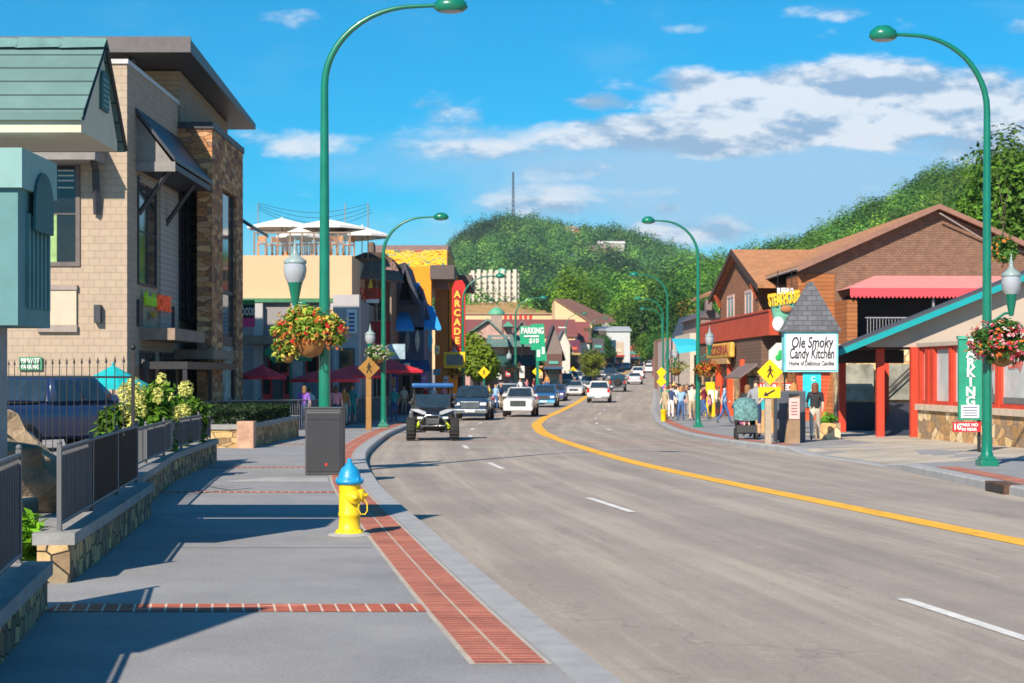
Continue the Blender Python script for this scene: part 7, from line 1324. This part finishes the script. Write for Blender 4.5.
crowd = [(665, 84.5, 'khaki', 'khaki', 'woman in wide straw hat carrying a light blue bag at the kerb', dict(cap=(.45, .15, .05), shorts=True)), (671, 90, 'navy', 'white', 'person in navy top and white trousers second from the kerb', {}), (675.5, 92, 'white', 'black', 'person in white shirt behind the denim clad woman', dict(rz=160)), (681, 85, 'light blue', 'denim', 'woman in light blue shirt and jeans at the front of the crowd', dict(long=True, hair=(.4, .2, .08), pose='hip')), (686.5, 96, 'black', 'grey', 'person in black T-shirt in the middle of the crowd', dict(rz=180)), (692, 83, 'cream', 'khaki', 'man in cream shirt and khaki shorts just left of the lamp post', dict(shorts=True, pose='walk', h=1.8)), (704, 86, 'maroon', 'denim', 'man in maroon shirt and jeans right of the lamp post', dict(pose='walk', rz=60, h=1.8)), (710, 90, 'pink', 'black', 'child in pink before the yellow newspaper box', dict(h=1.3, long=True)), (724.5, 78, 'light blue', 'denim', 'person in pale patterned shirt and jeans walking past the orange doorway', dict(pose='walk', rz=90, h=1.78)), (668, 105, 'teal', 'navy', 'person in teal top behind the straw hat', {}), (674, 112, 'pink', 'white', 'person in pink top and white trousers further back', dict(long=True)), (679, 108, 'grey', 'denim', 'man in grey shirt and jeans deep in the crowd', dict(h=1.8)), (684, 116, 'white', 'khaki', 'person in white top and khaki trousers deep in the crowd', dict(rz=180)), (689, 110, 'navy', 'khaki', 'person in navy shirt and khaki shorts behind the black T-shirt', dict(shorts=True)), (694, 118, 'red', 'black', 'person in red top beside the green lamp post', {}), (698, 104, 'white', 'denim', 'person in white shirt and jeans half hidden by the lamp post', dict(rz=180)), (702, 112, 'teal', 'khaki', 'woman in teal top and khaki trousers behind the maroon shirt', dict(long=True)), (666, 125, 'navy', 'denim', 'dark clothed person near the yellow warning board', {}), (670, 132, 'red', 'navy', 'person in red far back by the kerb', {}), (676, 128, 'orange', 'grey', 'person in orange top far back in the crowd', {}), (682, 135, 'black', 'denim', 'tall person in black far back in the crowd', dict(h=1.85)), (688, 130, 'purple', 'white', 'person in purple top far back in the crowd', {}), (694, 136, 'cream', 'brown', 'person in cream top far back by the shopfront', {}), (667, 150, 'white', 'navy', 'distant person in white at the right kerb', {}), (672, 158, 'green', 'black', 'distant person in green on the right pavement', {}), (678, 165, 'pink', 'denim', 'distant person in pink on the right pavement', {}), (684, 150, 'grey', 'black', 'distant person in grey under the turquoise awning', {}), (715, 97, 'white', 'grey', 'person in white leaning by the stone wall right of the newspaper box', {}), (668, 95, 'green', 'denim', 'person in dark green top behind the straw hat woman', dict(rz=180)), (673, 99, 'light blue', 'khaki', 'person in light blue behind the navy top', dict(shorts=True)), (678, 98, 'cream', 'black', 'person in cream top and black trousers left of the jeans woman', {}), (684, 102, 'pink', 'denim', 'woman in pink and jeans right behind the denim clad woman', dict(long=True)), (695, 92, 'teal', 'black', 'person in teal shirt close behind the khaki shorts man', dict(rz=170)), (700, 96, 'yellow', 'denim', 'person in yellow shirt beside the lamp post', dict(rz=150)), (671, 118, 'brown', 'grey', 'person in brown coat in the dense crowd', {}), (680, 121, 'white', 'black', 'person in white with black trousers in the dense crowd', {}), (687, 122, 'maroon', 'khaki', 'person in maroon and khaki in the dense crowd', {}), (692, 126, 'light blue', 'white', 'person in light blue and white in the dense crowd', {}), (700, 124, 'orange', 'denim', 'person in orange and jeans near the turquoise awning post', {}), (706, 104, 'navy', 'grey', 'person in navy and grey behind the child in pink', {}), (664, 138, 'purple', 'denim', 'person in purple at the far kerb edge', {}), (674, 142, 'yellow', 'navy', 'person in yellow far back below the turquoise awning', {}), (719, 92, 'brown', 'black', 'person in brown at the stone wall near the orange doorway', dict(rz=90)), (667, 175, 'red', 'khaki', 'tiny distant person in red on the right pavement', {}), (673, 185, 'white', 'khaki', 'tiny distant person in white on the right pavement', {})]
for px, d, s_, p_, lb, k in crowd: rz = k.pop('rz', rnd.uniform(-50, 50)); pp(px, d, lb, s_, p_, rz, group=RC, skin=rnd.choice([0, 0, 1, 3]), hair=k.pop('hair', rnd.choice([(.05, .03, .02), (.15, .07, .03), (.35, .2, .08), (.02, .02, .02)])), **k)
LC = 'people on the left pavement'
left = [(304, 66, 'purple', 'denim', 'person in purple tie dye shirt left of the lamp post, seen from behind', dict(rz=180, hair=(.3, .16, .07), long=True)), (336, 68, 'pink', 'navy', 'person in peach pink shirt right of the lamp post, seen from behind', dict(rz=175, hair=(.12, .05, .02), h=1.72, long=True)), (309.5, 71, 'white', 'denim', 'small person in white beyond the purple shirt', dict(rz=180, h=1.6)), (352, 76, 'teal', 'teal', 'person in teal top and blue shorts walking away by the red umbrellas', dict(rz=180, shorts=True, pose='walk', h=1.75)), (344, 74, 'orange', 'cream', 'person in orange top beside the peach shirt', dict(rz=170)), (394, 82, 'teal', 'denim', 'person in green cap and teal shirt beside the second lamp post', dict(cap=(.1, .3, .2))), (404, 100, 'cream', 'khaki', 'person in pale shirt in the shade of the blue awning', {}), (411, 104, 'black', 'denim', 'person in black below the surfboards', {}), (425, 103, 'red', 'navy', 'person in red below the surfboards', {}), (433, 106, 'white', 'denim', 'person in white near the arcade', {}), (444, 108, 'pink', 'khaki', 'person in pink top near the yellow framed sign', {}), (467, 112, 'grey', 'denim', 'person in grey under the street tree', {}), (474, 110, 'white', 'black', 'person in white beside the yellow pedestrian sign', {}), (489, 114, 'yellow', 'denim', 'person in yellow shirt at the kerb by the street tree', {}), (495.5, 116, 'light blue', 'denim', 'person in light blue right of the yellow shirt', {}), (501, 120, 'navy', 'khaki', 'person in navy right of the street tree', {}), (508, 140, 'black', 'grey', 'person in black before the green hotel', {}), (514, 142, 'red', 'denim', 'person in red before the green hotel', {}), (520, 150, 'white', 'navy', 'person in white before the green hotel', {}), (527, 152, 'pink', 'white', 'person in pink before the parking tower', {}), (534, 158, 'maroon', 'denim', 'person in maroon below the parking tower', {}), (541, 170, 'black', 'black', 'person all in black below the parking tower', {}), (547, 176, 'orange', 'denim', 'person in orange by the brown gabled shop', {}), (553, 182, 'white', 'grey', 'person in white by the brown gabled shop', {}), (559, 190, 'purple', 'navy', 'person in purple beyond the brown gabled shop', {}), (565, 200, 'red', 'black', 'distant person in red on the left pavement', {}), (571, 215, 'teal', 'denim', 'distant person in teal on the left pavement', {}), (578, 230, 'white', 'denim', 'distant person in white on the left pavement', {})]
for px, d, s_, p_, lb, k in left: rz = k.pop('rz', rnd.uniform(-60, 60)); pp(px, d, lb, s_, p_, rz, group=LC, skin=rnd.choice([0, 0, 1, 3]), hair=k.pop('hair', rnd.choice([(.05, .03, .02), (.15, .07, .03), (.35, .2, .08)])), **k)
# ------------------------------------------------------------------ vehicles
PAINT = mat('car paint', (.5, .5, .5), rough=.28, var=.0, objcol=True, coat=.8, spec=.5); TRIM = mat('black plastic trim', (.02, .02, .022), rough=.6); LENS = mat('headlamp lens', (.7, .72, .75), rough=.1, spec=.8); TAIL = mat('tail lamp red', (.45, .01, .01), rough=.2); PLT = mat('number plate', (.6, .62, .65), rough=.5)
CG = mat('windscreen glass', (.02, .035, .05), rough=.04, var=.3, spec=1.0); INTR = mat('dark car interior', (.015, .015, .018), rough=.9)
def sup(y, hw, z0, z1, p=5, n=24):
    o = []
    for k in range(n):
        a = 2*math.pi*(k+.5)/n; c, s = math.cos(a), math.sin(a); o.append((hw*math.copysign(abs(c)**(2/p), c), y, (z0+z1)/2+(z1-z0)/2*math.copysign(abs(s)**(2/p), s)))
    return o
SP = {'sedan': dict(L=4.7, st=[(-2.35, .68, .38, .62), (-2.25, .84, .25, .74), (-1.9, .9, .2, .84), (-.9, .92, .2, .96), (1.2, .92, .2, 1.0), (2.1, .88, .24, 1.03), (2.3, .82, .32, .98), (2.35, .7, .45, .85)], cab=(-1.0, 1.95, -.15, 1.25, .84, .62, .94, 1.45), wr=.33, wb=1.4),
      'suv': dict(L=4.7, st=[(-2.35, .72, .45, .85), (-2.28, .88, .35, 1.0), (-1.7, .94, .3, 1.08), (0, .95, .28, 1.12), (2.1, .94, .3, 1.15), (2.28, .9, .36, 1.1), (2.35, .8, .5, 1.0)], cab=(-1.15, 2.28, -.45, 2.05, .88, .7, 1.08, 1.72), wr=.37, wb=1.4),
      'jeep': dict(L=4.4, st=[(-2.1, .75, .5, 1.05), (-2.05, .8, .48, 1.12), (-.7, .82, .45, 1.18), (1.9, .84, .45, 1.2), (2.05, .82, .48, 1.18)], cab=(-.75, 2.02, -.45, 1.98, .8, .72, 1.15, 1.86), wr=.42, wb=1.35),
      'pickup': dict(L=5.6, st=[(-2.8, .8, .5, 1.0), (-2.72, .93, .42, 1.12), (-2.0, .97, .38, 1.2), (-1, .98, .38, 1.24), (2.7, .97, .4, 1.24), (2.8, .94, .48, 1.2)], cab=(-1.35, 1.05, -.6, .85, .9, .72, 1.2, 1.84), wr=.4, wb=1.75)}
def vehicle(kind, name, label, cat, color, x, y, rz, facing='front', s=1.0, chrome=False, trim=None, lowbump=None, spare=False, dark_lower=None):
    sp_ = SP[kind]; t = thing(name, label, cat, (0, 0, 0)); Lh = sp_['L']/2
    mb = MB(); mb.loft([sup(*q) for q in sp_['st']], caps=True); b = mb.build('body', PAINT, t, color)
    y0, y1, y2, y3, hb, ht, zb, zt = sp_['cab']
    def P_(u, v, w_):     # u: -1..1 across, v: 0 front .. 1 back, w: 0 bottom..1 top
        hw = hb+(ht-hb)*w_; return Vector((u*hw, (y0+(y1-y0)*v)*(1-w_)+(y2+(y3-y2)*v)*w_, zb+(zt-zb)*w_))
    bm = bmesh.new(); vs = [bm.verts.new(P_(u, v, w_)) for w_ in (0, 1) for u, v in ((-1, 0), (1, 0), (1, 1), (-1, 1))]
    for f in ((0, 1, 5, 4), (1, 2, 6, 5), (2, 3, 7, 6), (3, 0, 4, 7), (4, 5, 6, 7), (3, 2, 1, 0)): bm.faces.new([vs[i] for i in f])
    bmesh.ops.bevel(bm, geom=bm.edges[:], offset=.07, segments=3, affect='EDGES'); bmesh.ops.recalc_face_normals(bm, faces=bm.faces[:]); bm.verts.index_update()
    mb = MB(); mb.add([v.co for v in bm.verts], [[v.index for v in f.verts] for f in bm.faces], 0, True); bm.free(); cb_ = mb.build('cabin', PAINT, t, color)
    def panel(u0, u1, v0, v1, w0, w1, nm, off):
        if v0 == v1: pts = [P_(u0, v0, w0), P_(u1, v0, w0), P_(u1, v0, w1), P_(u0, v0, w1)]
        else: pts = [P_(u0, v0, w0), P_(u0, v1, w0), P_(u0, v1, w1), P_(u0, v0, w1)]
        n_ = (pts[1]-pts[0]).cross(pts[2]-pts[0]).normalized()
        if n_.dot(Vector(off)) < 0: n_ = -n_
        mb = MB(); q = [p+n_*.012 for p in pts]; mb.add(q, [(0, 1, 2, 3)]); mb.build(nm, CG, cb_)
    panel(-.88, .88, 0, 0, .08, .88, 'windscreen', (0, -1, .3)); panel(-.88, .88, 1, 1, .12, .85, 'rear_window', (0, 1, .3))
    for sgn in (-1, 1): panel(sgn, sgn, .14, .5, .1, .84, 'side_window', (sgn, 0, .2)); panel(sgn, sgn, .54, .9, .1, .84, 'side_window', (sgn, 0, .2))
    wr, wb = sp_['wr'], sp_['wb']; hw = max(q[1] for q in sp_['st'])
    for sx_ in (-1, 1):
        for sy_ in (-1, 1):
            mb = MB(); mb.lathe([(wr*.6, -.11), (wr*.93, -.12), (wr, -.08), (wr, .08), (wr*.93, .12), (wr*.6, .11)], (sx_*(hw-.1), sy_*wb, wr), 20, axis='x'); w_ = mb.build('wheel', RUB, t)
            mb = MB(); mb.lathe([(wr*.6, 0), (wr*.58, .1*1), (wr*.25, .06), (.001, .07)] if sx_ > 0 else [(.001, -.07), (wr*.25, -.06), (wr*.58, -.1), (wr*.6, 0)], (sx_*(hw-.1)+sx_*.015, sy_*wb, wr), 14, axis='x'); mb.build('rim', CHR, w_)
            mb = MB(); mb.lathe([(wr*1.18, -.02), (wr*1.18, .02)], (sx_*(hw-.045), sy_*wb, wr+.03), 20, axis='x'); mb.build('wheel_arch', TRIM, b)
    q = sp_['st'][1]; zl, zh = q[2], q[3]; yf = -Lh; fw = q[1]
    gm = CHR if chrome else TRIM; hz_ = zl+(zh-zl)*.66
    mb = MB(); mb.bbox(-fw*.52, fw*.52, yf-.03, yf+.15, zl+(zh-zl)*.35, zl+(zh-zl)*.86, .03); g_ = mb.build('grille', gm, t)
    mb = MB()
    for k in range(4): zz = zl+(zh-zl)*(.42+.1*k); mb.box(-fw*.47, fw*.47, yf-.045, yf-.03, zz, zz+.02)
    mb.build('grille_bars', TRIM if chrome else CHR, g_)
    for sg in (-1, 1): mb = MB(); mb.bbox(sg*fw*.56, sg*fw*.93, yf-.01, yf+.25, hz_-.07, hz_+.09, .03) if sg > 0 else mb.bbox(-fw*.93, -fw*.56, yf-.01, yf+.25, hz_-.07, hz_+.09, .03); mb.build('headlight', LENS, t)
    mb = MB(); mb.bbox(-fw*.97, fw*.97, yf-.07, yf+.2, zl-.02, zl+.2, .05); mb.build('front_bumper', lowbump or (CHR if chrome else PAINT), t, color)
    mb = MB(); mb.box(-.26, .26, yf-.085, yf-.07, zl+.04, zl+.16); mb.build('number_plate', PLT, t)
    q = sp_['st'][-2]; zl2, zh2, rw = q[2], q[3], q[1]; yr = Lh
    for sg in (-1, 1):
        a, c = sorted((sg*rw*.78, sg*rw*1.0)); mb = MB(); mb.bbox(a, c, yr-.12, yr+.015, zh2-.38, zh2-.06, .02); mb.build('tail_light', TAIL, t)
        a, c = sorted((sg*(hb+.0), sg*(hb+.2))); mb = MB(); mb.bbox(a, c, y0+.35, y0+.43, zb+.05, zb+.2, .025); mb.build('mirror', PAINT if not trim else trim, t, color)
    mb = MB(); mb.bbox(-rw*.96, rw*.96, yr-.15, yr+.07, zl2-.02, zl2+.2, .05); mb.build('rear_bumper', CHR if kind == 'pickup' else (lowbump or PAINT), t, color)
    mb = MB(); mb.box(-.26, .26, yr+.02, yr+.035, (zl2+zh2)/2, (zl2+zh2)/2+.13) if kind != 'pickup' else mb.box(-.26, .26, yr+.072, yr+.08, zl2+.03, zl2+.15); mb.build('number_plate', PLT, t)
    if kind == 'pickup': mb = MB(); mb.box(-.8, .8, 1.12, yr-.1, 1.235, 1.247); mb.build('bed_cover', TRIM, t)
    if spare: mb = MB(); mb.lathe([(.2, 0), (.4, .01), (.42, .1), (.36, .22), (.2, .2), (.02, .17)], (0, yr+.02, 1.0), 20, axis='y'); mb.build('spare_wheel', RUB, t)
    t.location = (x, y, gz(y)); t.rotation_euler = (0, 0, rz); t.scale = (s, s, s); return t
def head(y): return math.atan2(CL(y-4)-CL(y+4), 8)      # yaw that lines a car up with the road
def car(kind, nm, lb, cat, c, px, d, away=False, **k): return vehicle(kind, nm, lb, cat, c, X(px, d), d, head(d)+(math.pi if away else 0), **k)
car('pickup', 'pickup_truck', 'dark navy pickup truck with big chrome grille coming down the kerb lane', 'pickup truck', (.02, .045, .09), 473.5, 95, chrome=True, s=1.03)
car('pickup', 'pickup_truck', 'white pickup truck with dark grille facing us in the middle of the oncoming lanes', 'pickup truck', (.62, .63, .64), 521, 104, s=.97)
car('pickup', 'pickup_truck', 'silver white pickup truck just behind the white one in the oncoming lane', 'pickup truck', (.5, .52, .55), 508, 124, s=1.02, chrome=True)
car('suv', 'blue_car', 'bright blue jeep like car with light blue bumper facing us left of the yellow line', 'car', (.02, .12, .32), 545.5, 131, lowbump=mat('light blue bumper', (.1, .4, .6)), s=1.0)
car('sedan', 'sedan_car', 'dark purple blue car partly hidden behind the bright blue one', 'car', (.06, .06, .2), 556, 150)
car('sedan', 'sedan_car', 'silver sedan facing us left of the white receding pickup', 'car', (.55, .55, .55), 575, 166)
car('pickup', 'pickup_truck', 'white pickup truck seen from behind driving away right of the yellow line', 'pickup truck', (.75, .74, .72), 599.5, 145, True, s=.98)
car('jeep', 'offroad_car', 'dark grey boxy off road car with a spare wheel driving away', 'car', (.07, .08, .1), 618, 181, True, spare=True)
car('sedan', 'sedan_car', 'silver hatchback driving away beyond the dark grey off road car', 'car', (.45, .47, .5), 635, 212, True)
car('suv', 'parked_suv', 'white suv further up the right lane beyond the silver hatchback', 'car', (.7, .7, .7), 638, 250, True)
car('sedan', 'sedan_car', 'blue grey car facing us behind the silver sedan', 'car', (.12, .18, .25), 588, 192)
car('suv', 'suv_car', 'dark blue suv facing us above the dark off road car', 'car', (.03, .05, .1), 610, 235)
car('sedan', 'sedan_car', 'white car facing us high up in the oncoming lane', 'car', (.6, .6, .6), 601, 262)
car('sedan', 'sedan_car', 'mid blue car facing us left of the white high one', 'car', (.03, .1, .3), 589, 235)
car('suv', 'suv_car', 'dark suv facing us far up the street', 'car', (.03, .04, .05), 608, 300)
car('sedan', 'sedan_car', 'red brown car far up the street in the oncoming lane', 'car', (.25, .06, .05), 618, 320)
car('sedan', 'sedan_car', 'grey blue car in the distance between the two lanes', 'car', (.2, .25, .3), 626, 335)
car('suv', 'suv_car', 'silver suv in the distance in the receding lane', 'car', (.5, .5, .52), 648, 354, True)
car('sedan', 'sedan_car', 'white car in the distance at the crest of the street', 'car', (.65, .65, .65), 644, 400, True)
car('suv', 'suv_car', 'dark car at the crest of the street', 'car', (.05, .06, .07), 652, 430, True)
car('sedan', 'sedan_car', 'pale car at the very end of the visible street', 'car', (.5, .5, .45), 640, 440)
car('sedan', 'sedan_car', 'grey hatchback in the kerb lane behind the dark navy pickup', 'car', (.2, .21, .23), 487, 128)
car('suv', 'suv_car', 'black suv in the kerb lane before the green hotel', 'car', (.03, .03, .035), 516, 152)
car('pickup', 'pickup_truck', 'beige pickup in the oncoming lanes behind the silver sedan', 'pickup truck', (.4, .34, .26), 566, 186)
car('suv', 'suv_car', 'white suv behind the beige pickup', 'car', (.6, .6, .6), 577, 208)
car('sedan', 'sedan_car', 'dark green car in the kerb lane left of the beige pickup', 'car', (.03, .08, .06), 552, 178)
car('sedan', 'sedan_car', 'silver car far up in the oncoming lane below the peach hall', 'car', (.5, .5, .52), 597, 290)
car('suv', 'suv_car', 'maroon suv in the oncoming lane behind the silver far car', 'car', (.2, .02, .03), 613, 350)
car('sedan', 'sedan_car', 'white compact car in the right lane ahead of the white suv', 'car', (.65, .65, .65), 649, 300, True)
car('suv', 'suv_car', 'grey suv in the right lane near the crest', 'car', (.2, .2, .22), 655, 380, True)
pk = vehicle('pickup', 'parked_pickup', 'shiny dark blue pickup parked before the beige cafe wall on the left', 'pickup truck', (.015, .035, .1), -11.6, 43.0, R(180-30), s=1.1)
# ------------------------------------------------------------------ off road buggy
ux_, uy_ = X(432.5, 57), 57.2; t = thing('offroad_buggy', 'open black and white off road buggy with blue roof and yellow shock absorbers', 'buggy', (0, 0, 0)); BLUR = mat('blue roof panel', (.01, .1, .3), rough=.4); LIM = mat('lime yellow shock', (.6, .7, .02), rough=.4)
for sx_ in (-1, 1):
    for sy_, r_ in ((-1.25, .37), (1.15, .38)):
        mb = MB(); cx = sx_*.68; mb.lathe([(r_*.5, -.13), (r_*.9, -.14), (r_, -.1), (r_, .1), (r_*.9, .14), (r_*.5, .13)], (cx, sy_, r_), 20, axis='x'); w_ = mb.build('wheel', RUB, t)
        mb = MB()
        for k in range(20): a = k*.314; mb.box(cx-.13, cx+.13, sy_+r_*math.cos(a)-.02, sy_+r_*math.cos(a)+.02, r_+r_*math.sin(a)-.02, r_+r_*math.sin(a)+.02)
        mb.build('tread', RUB, w_); mb = MB(); mb.lathe([(r_*.5, -.06), (.05, -.03), (.05, .03), (r_*.5, .06)], (cx, sy_, r_), 12, axis='x'); mb.build('rim', CHR, w_)
        mb = MB(); mb.tube([(sx_*.25, sy_, .45), (sx_*.58, sy_, .36)], .03, 6); mb.tube([(sx_*.22, sy_+.1, .3), (sx_*.58, sy_, .3)], .03, 6); mb.build('control_arm', TRIM, t)
        mb = MB(); mb.tube([(sx_*.28, sy_-.02, .85), (sx_*.52, sy_-.06, .42)], .05, 8); mb.build('shock_absorber', LIM, t)
mb = MB(); mb.loft([sup(-1.55, .22, .5, .72, 3), sup(-1.4, .34, .42, .85, 3), sup(-1.0, .42, .35, .95, 3), sup(-.5, .6, .3, 1.05, 4), sup(.3, .68, .28, .75, 4), sup(1.2, .62, .32, .85, 4), sup(1.5, .45, .4, .9, 4)]); mb.build('body', TRIM, t)
for sx_ in (-1, 1):
    mb = MB(); mb.add([(sx_*.2, -1.5, .86), (sx_*.3, -1.46, .86), (sx_*.68, -1.12, 1.0), (sx_*.7, -1.0, 1.03), (sx_*.45, -1.05, 1.03), (sx_*.22, -1.3, .95)], [(0, 1, 2, 3, 4, 5)]); mb.build('front_fender', mat('grey white plastic', (.42, .43, .45), rough=.4), t)
    mb = MB(); mb.bbox(min(sx_*.3, sx_*.48), max(sx_*.3, sx_*.48), -1.5, -1.4, .72, .79, .015); mb.build('headlight', LENS, t)
    mb = MB(); mb.tube([(sx_*.5, -.75, .98), (sx_*.6, -.2, 1.72), (sx_*.6, .75, 1.74), (sx_*.55, 1.3, .9)], .03, 8); mb.tube([(sx_*.62, -.1, .5), (sx_*.64, .5, .9), (sx_*.6, .75, 1.74)], .025, 6); mb.build('roll_cage', TRIM, t)
    mb = MB(); mb.bbox(min(sx_*.08, sx_*.52), max(sx_*.08, sx_*.52), .25, .7, .45, .7, .05); mb.bbox(min(sx_*.1, sx_*.5), max(sx_*.1, sx_*.5), .62, .78, .65, 1.35, .05); mb.build('seat', TRIM, t)
mb = MB(); mb.bbox(-.66, .66, -.35, .9, 1.72, 1.86, .05); mb.build('roof', BLUR, t)
mb = MB(); mb.tube([(-.36, -1.56, .5), (-.42, -1.6, .62), (-.2, -1.62, .84), (.2, -1.62, .84), (.42, -1.6, .62), (.36, -1.56, .5), (-.36, -1.56, .5)], .022, 6); mb.tube([(-.2, -1.62, .84), (-.15, -1.6, .5)], .02, 5); mb.tube([(.2, -1.62, .84), (.15, -1.6, .5)], .02, 5); mb.build('bull_bar', CHR, t)
mb = MB(); mb.bbox(-.2, .2, -1.6, -1.5, .55, .74, .03); mb.build('grille', BINL, t)
mb = MB(); mb.lathe([(.16, -.015), (.18, 0), (.16, .015)], (-.28, -.25, 1.1), 14, axis='y'); mb.build('steering_wheel', TRIM, t)
mb = MB(); mb.bbox(-.6, .6, -.75, -.62, .85, 1.08, .04); mb.build('dashboard', TRIM, t)
mb = MB(); mb.add([(-.56, -.72, 1.05), (.56, -.72, 1.05), (.56, -.38, 1.5), (-.56, -.38, 1.5)], [(0, 1, 2, 3)]); mb.build('windscreen', CG, t)
mb = MB(); mb.loft([sup(-1.5, .3, .62, .86, 3), sup(-1.2, .46, .6, .98, 3), sup(-.75, .62, .6, 1.08, 4)]); mb.build('hood', mat('glossy black panel', (.015, .015, .018), rough=.2), t)
mb = MB(); mb.bbox(-.7, .7, 1.0, 1.12, .6, 1.35, .05); mb.build('rear_panel', TRIM, t)
for sx_ in (-1, 1): mb = MB(); mb.bbox(min(sx_*.62, sx_*.74), max(sx_*.62, sx_*.74), -.6, .9, .4, .95, .04); mb.build('side_door', mat('buggy grey panel', (.12, .13, .15), rough=.4), t)
for sx_ in (-1, 1): mb = MB(); mb.ell((sx_*.68, -.62, 1.22), (.09, .04, .07)); mb.build('mirror', TRIM, t)
t.location = (ux_, uy_, gz(uy_)); t.rotation_euler = (0, 0, head(57)); t.scale = (1.06, 1, 1.02)
uz = gz(uy_)
person('driver in dark shirt seated in the buggy behind the steering wheel', ux_+.3, uy_+.45, head(57), 'sit', (.05, .05, .07), (.05, .08, .15), 0, (.06, .03, .02), False, 1, False, 1.62, z=uz-.15)
person('passenger in orange top seated in the buggy on the left of the picture', ux_-.3, uy_+.45, head(57), 'sit', (.65, .25, .15), (.05, .08, .15), 0, (.2, .1, .04), True, 0, True, 1.55, z=uz-.12)
